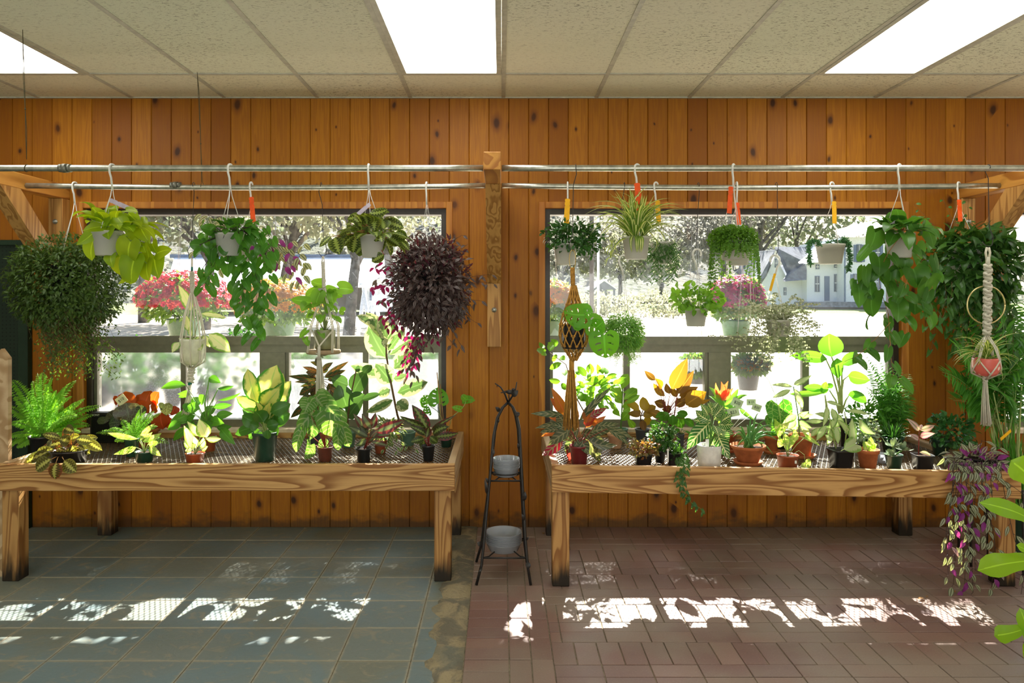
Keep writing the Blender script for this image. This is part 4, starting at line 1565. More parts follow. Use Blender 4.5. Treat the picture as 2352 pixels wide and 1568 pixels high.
for (pts) in ([(540, 535), (560, 560), (575, 610), (585, 660), (592, 720), (580, 770)], [(545, 535), (590, 545), (612, 590), (618, 640), (610, 690), (600, 740)], [(540, 540), (550, 590), (555, 640), (560, 690), (555, 745)],
             [(545, 535), (580, 530), (600, 560), (605, 610), (570, 650), (548, 690)], [(520, 540), (500, 560), (480, 570), (455, 565)], [(515, 540), (495, 600), (478, 640), (465, 660)], [(550, 530), (600, 520), (620, 545), (625, 575)],
             [(545, 535), (570, 580), (590, 640), (600, 660), (585, 715), (600, 775)]):
    p.vine([P(a, b, RAILF + R(-.13, .04)) for a, b in pts], .034, (.045, .07), (.035, .05), 'heart', .0013)
p.rosette(42, p.top + Vector((.05, -.02, .02)), (.05, .085), (.04, .055), 'heart', (-20, 70), .5, .2, .25, .07, pet=.7)
p.done('heart', 'dk')

# prayer plant
p = hanging('hanging_prayer_plant', 'prayer plant with patterned olive leaves in white pot, beside the purple ball', 'hanging plant', 847, 'f', (856, 540, 592, 62), tg=('li', 850, 468, 822, 492, 9), yaw=.05)
p.pl('B', [(1180, 650, 1030, 650, 100), (1200, 700, 1080, 640, 90), (1230, 600, 1400, 560, 90), (1300, 590, 1420, 590, 60), (1390, 660, 1550, 735, 100), (1060, 760, 930, 880, 120), (880, 810, 775, 910, 50), (920, 820, 960, 980, 130), (1110, 810, 1080, 960, 120), (1180, 900, 1110, 970, 110),
             (1250, 720, 1250, 790, 150), (1330, 780, 1290, 860, 140), (1390, 830, 1320, 940, 150), (1400, 820, 1510, 900, 130), (1460, 780, 1575, 830, 100), (1370, 980, 1255, 1045, 90), (1150, 680, 1170, 780, 160), (1060, 830, 960, 870, 110), (1200, 780, 1180, 870, 120), (1290, 640, 1280, 760, 130), (1340, 650, 1370, 740, 130), (1060, 690, 1020, 700, 80), (1520, 850, 1600, 940, 60)], 'oval', .1, .12, .2, pet=p.top)
p.rosette(36, p.top + Vector((0, 0, .02)), (.08, .125), (.06, .075), 'oval', (-25, 75), .35, .15, .2, .06, pet=.5)
p.done('maranta', 'red')

# big purple zebrina ball
p = hanging('hanging_purple_zebrina_ball', 'big round dark purple hanging plant left of the bracket between the windows', 'hanging plant', 980, 'b', (985, 620, 690, 76), yaw=.1, wr=.0011, mat='black')
c = P(988, 652, RAILB)
p.bush(c, (.25, .22, .305), 3600, (.036, .06), (.015, .023), .64, .6, .3)
p.bush(c, (.19, .17, .25), 1300, (.038, .06), (.018, .024), .4, .7, .3)
for e in ((870, 600), (862, 640), (875, 690), (880, 720), (900, 745), (1125, 630), (1130, 650), (1100, 690), (1092, 740), (1075, 560), (1060, 540), (1005, 520), (950, 530), (940, 860), (955, 830), (965, 800), (985, 790), (1040, 790), (1060, 795), (930, 850), (895, 610), (950, 870), (1010, 560)):
    t = P(e[0], e[1], RAILB + R(-.12, .12))
    s0 = c + (t - c) * .55
    p.vine([s0, (s0 + t) / 2 + rv(.02), t], .022, (.035, .055), (.014, .02), 'lance', .0013)
p.twigs(p.top, c, (.18, .16, .22), 30)
keep, p.f = p.f, MB()
for e in ((858, 612), (855, 660), (866, 690), (878, 725), (888, 748), (900, 640), (884, 600), (905, 705), (935, 790), (950, 800), (940, 860), (955, 835), (925, 852), (965, 780), (1000, 780), (912, 760), (870, 655), (893, 730)):
    t = P(e[0], e[1], RAILB + R(-.06, .12)); s0 = t + (c - t) * .35
    p.vine([s0, (s0 + t) / 2 + rv(.015), t], .017, (.035, .052), (.017, .023), 'lance', .0012)
p.f.build('pink_leaves', LM['mag'], p.root); p.f = keep
p.done('zeb', 'dk')

# cream macrame with white-variegated plant
p = hanging('hanging_macrame_planter', 'cream pot in white macrame cords with a white-splashed plant, in front of the pink basket', 'macrame planter', 445, 'b', (443, 778, 838, 54), mat='cream', style='cup', hook=False)
wirehook(p, [(445, 430), (446, 440), (441, 540), (438, 562), (431, 575), (434, 588), (441, 593), (449, 588), (453, 581)], RAILB, 'b')
m = MB()
a, b = P(441, 592, RAILB), P(441, 625, RAILB)
m.tube([a, b], .006, 7); braid(m, b, P(442, 672, RAILB), .013, 4)
k0 = P(442, 672, RAILB)
for k in range(8):
    an = 2 * pi * k / 8 + .2
    q = p.base + Vector((cos(an) * p.r * 1.03, sin(an) * p.r * 1.03, p.H))
    q2 = p.base + Vector((cos(an) * p.r * .98, sin(an) * p.r * .98, .02))
    m.tube([k0 + Vector((cos(an) * .01, sin(an) * .01, 0)), (k0 + q) / 2 + Vector((cos(an) * .012, sin(an) * .012, 0)), q, q2, P(441, 848, RAILB)], .0042, 6)
knots(m, P(441, 842, RAILB), P(438, 878, RAILB), .016, 5)
tassel(m, P(437, 882, RAILB), .01, .03, .18, 34, -.028)
m.build('macrame_cords', CORD['white'], p.root)
TEAL = plain('teal_thread', (.02, .16, .12), .7, .2)
for (ax_, ay_, bx_, by_, r_) in ((441, 613, 441, 622, .0072), (437, 876, 436, 884, .0125)):
    m = MB(); m.tube([P(ax_, ay_, RAILB), P(bx_, by_, RAILB)], r_, 8)
    m.build('green_wrap', TEAL, p.root)
p.pl('A', [(1760, 1500, 1640, 1255, 90), (1850, 1520, 2090, 1560, 50)], 'lance', .05, .1, .25, pet=p.top)
p.pl('F', [(1830, 240, 1640, 180, 80), (1650, 215, 1580, 310, 70), (1920, 140, 2120, 310, 130), (1780, 180, 1850, 290, 90), (1760, 160, 1740, 60, 40), (1870, 150, 1930, 260, 70), (1740, 120, 1700, -40, 70), (1850, 170, 1800, 230, 60)], 'lance', .06, .12, .25, pet=p.top)
p.done('synw', 'lt')

# wood-slice macrame with sage pot
p = hanging('hanging_macrame_shelf', 'sage ribbed pot with green pothos on a round wood slice slung in white macrame', 'macrame shelf', 738, 'b', (746, 757, 802, 47), mat=None, hook=False)
m = MB()
seg = 40
pf = [(.001, 0), (.78, 0), (.92, .05), (.97, .3), (1, .95), (1, 1), (.92, 1), (.88, .85), (.001, .85)]
m.lathe(p.base, [(a * p.r, b * p.H) for a, b in pf], seg)
for i, v in enumerate(m.v):
    k = i % seg
    ff = 1 + (.025 if k % 2 else -.025)
    m.v[i] = (p.base.x + (v[0] - p.base.x) * ff, p.base.y + (v[1] - p.base.y) * ff, v[2])
m.build('pot', PM['sage'], p.root)
m = MB(); m.lathe(p.base, [(.001, p.H * .85), (p.r * .88, p.H * .85), (p.r * .88, p.H * .88), (.001, p.H * .9)], 16); m.build('soil', SOIL, p.root)
wc = P(743, 812, RAILB)
m = MB(); m.lathe(wc, [(.001, 0), (.096, 0), (.101, .004), (.101, .02), (.098, .0235), (.001, .0235)], 40); m.build('wood_slice', WOODSL, p.root)
wirehook(p, [(738, 430), (732, 440), (740, 470), (742, 540), (750, 570), (749, 585), (740, 590), (733, 582), (730, 576)], RAILB, 'b')
m = MB()
m.tube([P(741, 588, RAILB), P(739, 604, RAILB)], .004, 6); m.tube([P(743, 588, RAILB), P(745, 604, RAILB)], .004, 6)
braid(m, P(742, 602, RAILB), P(744, 660, RAILB), .0105, 6)
k0 = P(744, 660, RAILB)
for k in range(4):
    an = pi / 2 * k + .75
    e = wc + Vector((cos(an) * .103, sin(an) * .103, .012))
    h = p.base + Vector((cos(an) * p.r * 1.5, sin(an) * p.r * 1.5, p.H * 1.1))
    for o in (-.004, .004):
        m.tube([k0 + Vector((o, 0, 0)), h + Vector((o, 0, .01)), e + Vector((o, 0, 0)), wc + Vector((o, 0, -.012))], .0034, 6)
m.tube([wc + Vector((-.02, -.104, .012)), wc + Vector((0, -.108, .0))], .003, 6)
for sx in (-1, 1):
    m.tube([p.base + Vector((sx * p.r * 1.0, -p.r * .9, p.H * 1.0)), wc + Vector((0, -.106, .05)), wc + Vector((0, -.107, .0)), wc + Vector((0, -.02, -.02))], .0048, 6)
m.tube([wc + Vector((0, -.107, .05)), wc + Vector((0, -.107, -.03))], .009, 7)
tassel(m, wc + Vector((0, -.1, -.02)), .012, .033, .29, 34, .012)
m.build('macrame_cords', CORD['white'], p.root)
p.Y = RAILB
p.pl('B', [(800, 1250, 695, 1220, 90), (750, 1310, 650, 1390, 70), (690, 1420, 510, 1390, 80), (660, 1440, 610, 1500, 80), (960, 1290, 1090, 1310, 110), (850, 1310, 990, 1365, 90), (830, 1320, 840, 1440, 120), (780, 1330, 740, 1460, 110), (880, 1330, 900, 1440, 90), (880, 1460, 840, 1520, 70), (1000, 1500, 960, 1480, 60), (700, 1500, 650, 1560, 80), (820, 1380, 800, 1300, 70)], 'heart', .08, .14, .3, pet=p.top)
p.stalk(12, p.top, (.08, .2), .09, (.05, .08), (.035, .055), 'heart', .6)
p.vine([p.top, p.top + Vector((-.06, -.06, .03)), p.top + Vector((-.12, -.06, -.03))], .04, (.05, .06), (.03, .04), 'heart')
p.done('bright', 'lt')

# ------------------------------------------------------------------ RIGHT WINDOW, HANGING
p = hanging('hanging_peperomia', 'small glossy dark-leaved plant in white pot with yellow tag, above the orange basket', 'hanging plant', 1304, 'b', (1299, 560, 608, 56), tg=('ye', 1304, 456, 1301, 513, 12), yaw=.1)
c = P(1318, 545, RAILB)
p.bush(c, (.185, .14, .10), 620, (.026, .04), (.016, .022), .35, .6, 0, 'oval')
for e in ((1250, 535), (1258, 560), (1390, 545), (1385, 570), (1360, 585), (1340, 505), (1290, 510), (1262, 520), (1375, 530)):
    t = P(e[0], e[1], RAILB + R(-.08, .08))
    p.vine([p.top, (p.top + t) / 2 + Vector((0, 0, .03)), t], .02, (.026, .038), (.015, .02), 'oval', .0012)
p.twigs(p.top, c, (.16, .12, .08), 30)
p.done('deep', 'g')

# mustard macrame with monstera
p = hanging('hanging_macrame_net', 'mustard yellow macrame net holding a holey-leaved plant, at left of the right window', 'macrame planter', 1320, 'f', (1318, 745, 800, 58), mat='black', style='cyl', hook=False)
wirehook(p, [(1322, 386), (1324, 400), (1317, 425), (1315, 540), (1308, 560), (1306, 570), (1312, 575), (1318, 572)], RAILF, 'f')
m = MB()
rc = P(1315, 596, RAILF)
m.tube([rc + Vector((.017 * cos(t), .004 * cos(t), .05 * sin(t))) for t in [2 * pi * k / 24 for k in range(25)]], .002, 6)
m.build('brass_ring', plain('brass', (.5, .36, .12), .3, .5, .9), p.root)
m = MB()
k0, k1 = P(1315, 616, RAILF), P(1316, 655, RAILF)
braid(m, k0, k1, .011, 4)
neck = P(1316, 655, RAILF)
prof = [(655, 5), (672, 9), (690, 14), (708, 20), (725, 27), (745, 32), (765, 34), (785, 31), (803, 22), (818, 12), (828, 7)]
ns = 11
for k in range(ns):
    for sg in (1, -1):
        pts = []
        for i in range(41):
            f = i / 40 * (len(prof) - 1)
            j = min(int(f), len(prof) - 2)
            yv = prof[j][0] + (prof[j + 1][0] - prof[j][0]) * (f - j); rad = (prof[j][1] + (prof[j + 1][1] - prof[j][1]) * (f - j)) / F * RAILF
            an = 2 * pi * k / ns + sg * (i / 40) * 2.6
            q = P(1318, yv, RAILF)
            pts.append(q + Vector((cos(an) * rad, sin(an) * rad, 0)))
        m.tube(pts, .0036, 5)
        for i in (10, 15, 20, 25, 30, 35):
            m.ball(pts[i], .0062, 6, 4)
m.tube([P(1313, 826, RAILF), P(1313, 850, RAILF)], .0135, 10)
tassel(m, P(1312, 850, RAILF), .016, .043, .305, 70, -.002)
m.build('macrame_net', CORD['must'], p.root)
p.pl('C', [(1075, 1530, 860, 1500, 190), (1060, 1520, 1130, 1500, 80)], 'heart', .06, .2, .25, pet=p.top, off=-.12)
p.pl('H', [(1160, 80, 1230, 20, 130), (1100, 50, 1240, 100, 170), (1230, 150, 1245, 360, 220), (1000, 60, 940, 40, 80), (1020, 40, 980, 110, 60)], 'heart', .06, .12, .2, pet=p.top, off=-.08)
p.done('monst', 'lt')

# spider plant
p = hanging('hanging_spider_plant', 'spider plant with striped arching leaves in a white pot under an orange tag, front rail', 'hanging plant', 1464, 'f', (1461, 544, 595, 66), tg=('or', 1463, 420, 1470, 483, 14), yaw=.9)
for _ in range(120):
    a = R(0, 2 * pi); q = R(0, 1)
    o = Vector((cos(a), sin(a), 0))
    if R(0, 1) < .38:
        ln, h = R(.02, .11), R(.12, .27)
    else:
        ln, h = R(.14, .27), R(.0, .17)
    b = p.top + o * .03
    p.f.leaf(b, b + o * ln + Vector((0, 0, h)), Vector((0, 0, 1)) + o * -.3, R(.010, .015), 'grass', R(.05, .12) if h > .2 else R(.15, .4), .35, 9)
for e in ((1354, 466), (1360, 505), (1372, 490), (1578, 500), (1575, 543), (1560, 470), (1540, 455), (1400, 450), (1490, 425), (1400, 600), (1405, 560), (1552, 560), (1420, 440), (1385, 520), (1548, 530), (1572, 480)):
    t = P(e[0], e[1], RAILF + R(-.15, .1))
    p.f.leaf(p.top, t, Vector((0, -.3, 1)), .013, 'grass', .28, .35, 9)
for _ in range(9):
    a = R(0, 2 * pi); o = Vector((cos(a), -abs(sin(a)), 0))
    b = p.top + o * p.r * .8 + Vector((0, 0, .02))
    p.f.leaf(b, b + o * .03 + Vector((0, 0, -.09)), o, .011, 'grass', .4, .35, 8)
s0 = [p.top, P(1415, 530, RAILF - .1), P(1402, 560, RAILF - .1), P(1403, 590, RAILF - .1)]
p.st.tube(s0, .001, 4)
for c in (P(1405, 562, RAILF - .1), P(1402, 590, RAILF - .1)):
    for _ in range(9):
        a = R(0, 2 * pi); t = c + Vector((cos(a) * R(.02, .06), sin(a) * .03, R(-.07, .04)))
        p.f.leaf(c, t, Vector((0, -.5, 1)), .0045, 'grass', .3, .3, 6)
p.done('spider', 'lt')

p = hanging('hanging_string_plant', 'thin-leaved trailing plant in white pot with yellow tag, right behind the spider plant', 'hanging plant', 1507, 'b', (1522, 556, 606, 58), tg=('ye', 1510, 460, 1513, 512, 11), yaw=.8)
c = P(1515, 575, RAILB)
p.bush(c, (.11, .11, .07), 330, (.028, .045), (.006, .009), .5, .7, .3)
for _ in range(34):
    e = P(R(1475, 1552), R(590, 652), RAILB + R(-.1, .1))
    a = p.top + Vector((R(-1, 1) * p.r, -abs(R(-1, 1)) * p.r, .02))
    p.vine([a, Vector((e.x, min(a.y, e.y) - .03, (a.z + e.z) / 2)), e], .018, (.025, .04), (.005, .008), None, .001)
p.done('ivy', 'g')

# plants hung on wires
def swan(p, eye, Y, y1, yaw=1.35):
    m, e = hookmesh(eye.x, Y, yaw, .095, z0=eye.z - .027, r=.006)
    m.build('hanger_hook', MT['white'], p.root)
    m = MB()
    for k in range(3):
        a = 2 * pi * k / 3 + .6
        q = p.base + Vector((p.r * cos(a), p.r * sin(a), p.H * .98))
        m.tube([e + Vector((0, 0, .02)), q], .0015, 5)
    m.build('hanger_wires', MT['white'], p.root)


p = hanging('hanging_sedum', 'fuzzy round green sedum ball hanging below the spider plant', 'hanging plant', 1425, 'b', (1432, 770, 806, 50), hook=False)
e = wirehook(p, [(1434, 428), (1432, 445), (1424, 500), (1424, 560), (1422, 580), (1426, 590), (1432, 586)], RAILB, 'b')
swan(p, e, RAILB, 770)
c = P(1431, 764, RAILB)
for _ in range(5200):
    d = rv().normalized()
    q = c + Vector((d.x * .125, d.y * .12, d.z * .12)) * R(.5, 1.0)
    dr = (Vector((d.x, d.y, -.55 + d.z * .6)) + rv(.35)).normalized()
    p.f.sleaf(q, dr, (d + rv(.5)).normalized(), R(.018, .03), R(.0032, .0046))
for _ in range(40):
    b = c + Vector((R(-.1, .1), R(-.1, .0), -.08)); p.vine([b, b + Vector((R(-.02, .02), -.02, -.05)), b + Vector((R(-.02, .03), -.02, -R(.05, .11)))], .007, (.008, .014), (.003, .004), None, .0008, both=True)
p.done('sedum', 'lt')

p = hanging('hanging_lime_peperomia', 'pale green round-leaved plant in white pot on a long wire, left of the magenta basket', 'hanging plant', 1604, 'b', (1598, 708, 749, 54), hook=False, style='hang')
e = wirehook(p, [(1604, 428), (1606, 440), (1602, 500), (1600, 560), (1598, 568), (1601, 572)], RAILB, 'b')
swan(p, e, RAILB, 708)
c = P(1600, 690, RAILB)
p.bush(c, (.165, .13, .085), 210, (.035, .05), (.026, .036), .35, .6, .05, 'oval')
p.pl('D', [(230, 1280, 200, 1260, 70), (330, 1260, 300, 1230, 80), (240, 1340, 160, 1350, 70), (230, 1400, 160, 1380, 60), (590, 1350, 660, 1340, 60), (610, 1380, 680, 1400, 60), (570, 1440, 610, 1470, 60), (490, 1270, 480, 1240, 60), (280, 1470, 270, 1520, 60), (560, 1300, 620, 1310, 60)], 'oval', .08, .1, .2, pet=p.top)
p.twigs(p.top, c, (.13, .1, .07), 20)
p.done('bright', 'lt')

p = hanging('hanging_baby_tears', 'dense low cushion of tiny green leaves in white pot with orange tag, front rail', 'hanging plant', 1685, 'f', (1683, 553, 597, 66), tg=('or', 1679, 428, 1675, 490, 11), yaw=.6)
c = P(1684, 548, RAILF)
p.bush(c + Vector((0, 0, -.005)), (.13, .12, .075), 6500, (.009, .014), (.010, .014), .45, .6, .1)
for _ in range(60):
    a = R(0, 2 * pi)
    b = c + Vector((cos(a) * .115, -abs(sin(a)) * .11, -.02))
    dl = R(.03, .10) if abs(cos(a)) < .75 else R(.12, .26)
    p.vine([b, b + Vector((cos(a) * .01, -.01, -dl * .5)), b + Vector((cos(a) * .015 + R(-.01, .01), -.01, -dl))], .006, (.007, .011), (.006, .009), None, .0007, both=True)
p.done('tears', 'g')

p = hanging('hanging_string_of_hearts', 'trailing tiny-leaved plant in white pot directly behind the green cushion, orange tag', 'hanging plant', 1692, 'b', (1694, 572, 609, 62), tg=('or', 1693, 465, 1697, 516, 11), yaw=.15)
for _ in range(46):
    x = R(1656, 1735)
    if 1680 < x < 1705:
        continue
    e = P(x, R(605, 665), RAILB + R(-.1, .08))
    a = p.top + Vector(((x - 1694) / F * RAILB * .8, R(-.06, .05), .01))
    p.vine([a, Vector((e.x, e.y, a.z - .03)), e], .008, (.007, .012), (.007, .01), None, .0008, both=True)
p.done('tears', 'g')

p = hanging('hanging_oregano', 'straggly silvery small-leaved plant in white pot on a long wire, below the house view', 'hanging plant', 1785, 'b', (1788, 734, 772, 58), hook=False)
e = wirehook(p, [(1783, 428), (1785, 450), (1787, 520), (1788, 570), (1783, 585), (1780, 586)], RAILB, 'b')
swan(p, e, RAILB, 734, -1.0)
tagat(p, ('ye', 1780, 628, 1769, 668, 6), RAILB)
c = P(1775, 735, RAILB)
for _ in range(120):
    if R(0, 1) < .5:
        e = P(R(1655, 1885), R(690, 800), RAILB + R(-.2, .2))
    else:
        e = P(R(1700, 1860), R(670, 840), RAILB + R(-.18, .18))
    p.vine([p.top, (p.top + e) / 2 + Vector((0, 0, .05)) + rv(.03), e], .013, (.012, .019), (.010, .014), None, .0009, both=True)
for e in ((1655, 780), (1630, 770), (1690, 800), (1745, 850), (1740, 832), (1885, 745), (1850, 820)):
    t = P(e[0], e[1], RAILB - .08)
    p.vine([p.top, (p.top + t) / 2 + Vector((0, -.03, -.03)), t], .012, (.014, .02), (.008, .011), None, .0011, both=True)
p.done('silver', 'lt')

p = hanging('hanging_donkey_tail', 'white pot with two braided succulent tails hanging at its sides, yellow tag', 'hanging plant', 1911, 'b', (1907, 561, 606, 67), tg=('ye', 1916, 462, 1917, 513, 10), yaw=1.0)
for (pts, n) in (([(1885, 562), (1870, 552), (1858, 560), (1858, 590), (1862, 607)], 260), ([(1930, 560), (1940, 548), (1948, 560), (1952, 590), (1948, 622)], 330), ([(1890, 560), (1905, 556), (1920, 552), (1930, 558)], 30)):
    q = [P(a, b, RAILB - .04) for a, b in pts]
    for i in range(len(q) - 1):
        for j in range(n // (len(q) - 1)):
            b = q[i].lerp(q[i + 1], R(0, 1))
            d = (rv(1) + (q[i + 1] - q[i]).normalized() * .5).normalized()
            p.f.tube([b, b + d * .011, b + d * .024], .0042, 5, .0015)
p.done('tail', 'g')

p = hanging('hanging_philodendron', 'large heart-leaved trailing philodendron with lilac tag, at right edge of the right window', 'hanging plant', 2066, 'f', (2066, 536, 592, 66), tg=('li', 2075, 498, 2030, 530, 9), yaw=.9)
p.pl('E', [(620, 760, 550, 930, 150), (560, 900, 460, 1020, 70), (650, 980, 650, 1150, 150), (800, 640, 690, 760, 130), (830, 830, 730, 1000, 140), (930, 650, 990, 750, 110), (1060, 700, 1140, 900, 120), (900, 790, 960, 920, 130), (980, 900, 1000, 1040, 150), (1040, 680, 1000, 780, 100),
             (520, 1080, 490, 1240, 110), (545, 1090, 555, 1260, 70), (460, 1230, 470, 1440, 120), (575, 1240, 600, 1370, 100), (590, 1330, 600, 1520, 140), (960, 1090, 985, 1260, 180), (1100, 1180, 1090, 1370, 170), (970, 1330, 975, 1500, 180), (730, 1210, 740, 1340, 130), (760, 1120, 720, 1260, 120),
             (830, 1080, 820, 1180, 110), (1150, 990, 1170, 1160, 90), (1100, 1040, 1080, 1130, 100), (870, 1420, 900, 1580, 110), (820, 1390, 820, 1570, 130), (1070, 1400, 1070, 1530, 90), (780, 1250, 790, 1370, 60), (1110, 1520, 1120, 1640, 110), (720, 790, 690, 860, 110), (890, 1010, 880, 1090, 100), (560, 1530, 560, 1640, 50), (720, 1530, 770, 1620, 60)], 'heart', .13, .14, .25, pet=None)
for pts in ([(2066, 545), (2035, 590), (2020, 640), (2030, 690), (2045, 740), (2035, 780)], [(2070, 545), (2090, 600), (2080, 660), (2075, 700), (2085, 760)], [(2060, 545), (2030, 600), (1990, 620), (1975, 650)], [(2066, 545), (2050, 610), (2060, 650), (2085, 690), (2130, 700)],
            [(2045, 740), (2000, 790), (1970, 815), (1940, 830)], [(2040, 720), (2045, 790), (2050, 850), (2060, 870)], [(2070, 545), (2110, 590), (2140, 620), (2140, 680)]):
    p.vine([P(a, b, RAILF + R(-.08, .1)) for a, b in pts], .07, (.06, .085), (.045, .06), 'heart', .002)
p.rosette(30, p.top + Vector((.01, 0, .03)), (.07, .11), (.06, .08), 'heart', (-30, 70), .5, .2, .25, .06, pet=.6)
p.done('heartd', 'or')

p = hanging('hanging_grape_ivy', 'very large dark bushy ivy hanging at the right end, behind the white macrame', 'hanging plant', 2202, 'b', (2215, 560, 640, 80), tg=('or', 2203, 458, 2206, 508, 10), yaw=.9)
c = P(2235, 610, 4.36)
p.bush(c, (.27, .24, .25), 720, (.05, .075), (.04, .055), .62, .6, .3, 'arrow')
p.bush(c, (.18, .16, .18), 260, (.05, .07), (.04, .055), .3, .6, .3, 'arrow')
for _ in range(46):
    a = R(0, 2 * pi)
    x = R(2120, 2330)
    e = P(x, R(690, 860) if x < 2200 or R(0, 1) < .3 else R(690, 770), 4.36 + R(-.15, .15))
    s0 = c + Vector(((e.x - c.x) * .8, (e.y - c.y), -.1))
    p.vine([s0, (s0 + e) / 2 + rv(.03), e], .034, (.035, .055), (.03, .04), 'arrow', .0012)
for e in ((2165, 455), (2190, 500), (2220, 455), (2100, 470), (2350, 610), (2345, 560)):
    t = P(e[0], e[1], 4.36); s0 = c + (t - c) * .5
    p.vine([s0, (s0 + t) / 2, t], .04, (.02, .03), (.012, .018), 'oval', .0012)
p.twigs(p.top, c, (.2, .18, .2), 30)
p.done('ivy', 'br')

p = hanging('hanging_macrame_spider', 'coral pink pot with a spider plant in white knotted macrame with a ring, far right', 'macrame planter', 2265, 'f', (2265, 822, 863, 57), mat='pink', style='cup', hook=False)
wirehook(p, [(2270, 384), (2262, 392), (2270, 410), (2271, 480), (2272, 520), (2281, 545), (2279, 562), (2271, 567), (2262, 562), (2256, 555)], RAILF, 'f')
m = MB()
rc = P(2265, 700, RAILF + .012)
m.tube([rc + Vector((.098 * cos(t), .0, .098 * sin(t))) for t in [2 * pi * k / 40 for k in range(41)]], .0035, 8)
m.build('brass_ring', plain('pale_brass', (.6, .5, .22), .3, .5, .8), p.root)
m = MB()
m.tube([P(2267, 568, RAILF), P(2264, 580, RAILF), P(2267, 600, RAILF)], .006, 7); m.tube([P(2271, 568, RAILF), P(2274, 580, RAILF), P(2270, 600, RAILF)], .006, 7)
m.tube([P(2269, 590, RAILF), P(2269, 610, RAILF)], .011, 8)
knots(m, P(2269, 608, RAILF), P(2267, 768, RAILF), .017, 17)
k0 = P(2267, 768, RAILF)
for k in range(4):
    an = pi / 2 * k + .5
    q = p.base + Vector((cos(an) * p.r * 1.04, sin(an) * p.r * 1.04, p.H * .9))
    for o in (-.005, .005):
        m.tube([k0 + Vector((o, 0, 0)), (k0 + q) / 2 + Vector((o + cos(an) * .01, sin(an) * .01, 0)), q + Vector((o * .5, 0, 0))], .0042, 6)
    for sg in (-1, 1):
        a2 = an + sg * pi / 4
        q2 = p.base + Vector((cos(a2) * p.r * 1.04, sin(a2) * p.r * 1.04, p.H * .15))
        m.tube([q, (q + q2) / 2 + Vector((cos(an + sg * pi / 8), sin(an + sg * pi / 8), 0)) * .004, q2], .004, 6)
        m.tube([q2, p.base + Vector((0, 0, -.02))], .004, 6)
knots(m, P(2263, 862, RAILF), P(2262, 880, RAILF), .010, 2)
tassel(m, P(2263, 872, RAILF), .009, .026, .235, 40, .005)
m.build('macrame_cords', CORD['white'], p.root)
for _ in range(46):
    a = R(0, 2 * pi); o = Vector((cos(a), sin(a) * .8, 0))
    ln, h = R(.06, .19), R(-.04, .13)
    p.f.leaf(p.top, p.top + o * ln + Vector((0, 0, h)), Vector((0, -.2, 1)), R(.006, .009), 'grass', R(.2, .4), .35, 8)
for e in ((2187, 778), (2190, 830), (2352, 765), (2330, 790), (2300, 880), (2320, 840), (2205, 800)):
    p.f.leaf(p.top, P(e[0], e[1], RAILF - .03), Vector((0, -.3, 1)), .009, 'grass', .25, .35, 9)
p.done('spider', 'lt')
# ------------------------------------------------------------------ LEFT BENCH
BR = 'potted plant'
p = potted('potted_boston_fern', 'big bright green fern at the left end of the left bench', 'potted fern', (98, 1040, 60, 40), 'black')
b = p.top + Vector((0, 0, .01))
for (x, y) in ((20, 540), (110, 560), (60, 800), (5, 1230), (90, 960), (300, 570), (345, 500), (390, 490), (520, 660), (700, 565), (620, 610), (780, 740), (940, 800), (830, 980), (740, 1050), (150, 1180), (440, 700), (580, 800), (480, 560), (250, 700), (660, 720), (130, 720), (30, 1100), (560, 950), (860, 880), (700, 900), (300, 900), (180, 850), (420, 850)):
    t = X('F', x, y, p.Y + R(-.15, .15))
    p.frond(b, t, R(.05, .16), R(.034, .048), 24, .27)
p.done('fern', 'g')

p = potted('potted_calathea', 'patterned olive and rust calathea spilling over the front board at the left', BR, (160, 1062, 84, 30), 'black', 'tub')
p.pl('F', [(600, 1110, 380, 1180, 90), (640, 1080, 590, 1000, 90), (680, 1040, 600, 1000, 80), (560, 1150, 640, 1080, 100), (640, 1110, 740, 1080, 70), (760, 1110, 900, 1090, 60), (800, 1120, 940, 1210, 80), (720, 1170, 830, 1240, 80), (500, 1200, 340, 1260, 100), (450, 1220, 230, 1330, 80), (560, 1100, 390, 1060, 60), (520, 1180, 610, 1220, 50), (600, 1240, 820, 1300, 90), (640, 1130, 540, 1100, 90), (700, 1100, 850, 1130, 80), (520, 1130, 440, 1190, 90), (560, 1230, 480, 1300, 110), (660, 1160, 690, 1230, 90)], 'oval', .09, .12, .2, pet=p.top)
p.pl('F', [(470, 1290, 330, 1390, 120), (515, 1320, 510, 1475, 140), (590, 1300, 700, 1410, 115)], 'oval', .02, .12, .2, off=-.29, tilt=.2)
for (a, b_) in ((470, 1290), (515, 1320), (590, 1300)):
    p.st.tube([p.top, X('F', (a + 550) / 2, 1270, p.Y - .1), X('F', a, b_, p.Y - .29)], .0018, 5)
p.done('marantab', 'or')

t = thing('bluetooth_speaker', P(232, 1008, 4.62), 'small black speaker with white lettering behind the fern on the left bench', 'speaker')
t.location.z = .596; WLOC[t.name] = Vector(t.location)
x0, x1 = P(205, 0, 4.6).x, P(300, 0, 4.6).x
zt = P(0, 948, 4.6).z
m = MB(); m.box(x0, x1, 4.6, 4.68, .597, zt, .5, .01); m.build('speaker_body', PM['black'], t, False)
m = MB(); m.box(x0 + .02, x1 - .02, 4.596, 4.599, .61, zt - .015, .5); m.build('grille', plain('speaker_grille', (.008, .008, .009), .7, .2, 0, .4, 300), t, False)
cu = bpy.data.curves.new('lettering', 'FONT'); cu.body = 'SONY'; cu.size = .018; cu.extrude = .0003
o = lettering('lettering', cu, TAGM['wh']); o.parent = t; o.location = P(211, 955, 4.594) - WLOC[t.name]; o.rotation_euler = (pi / 2, 0, 0)

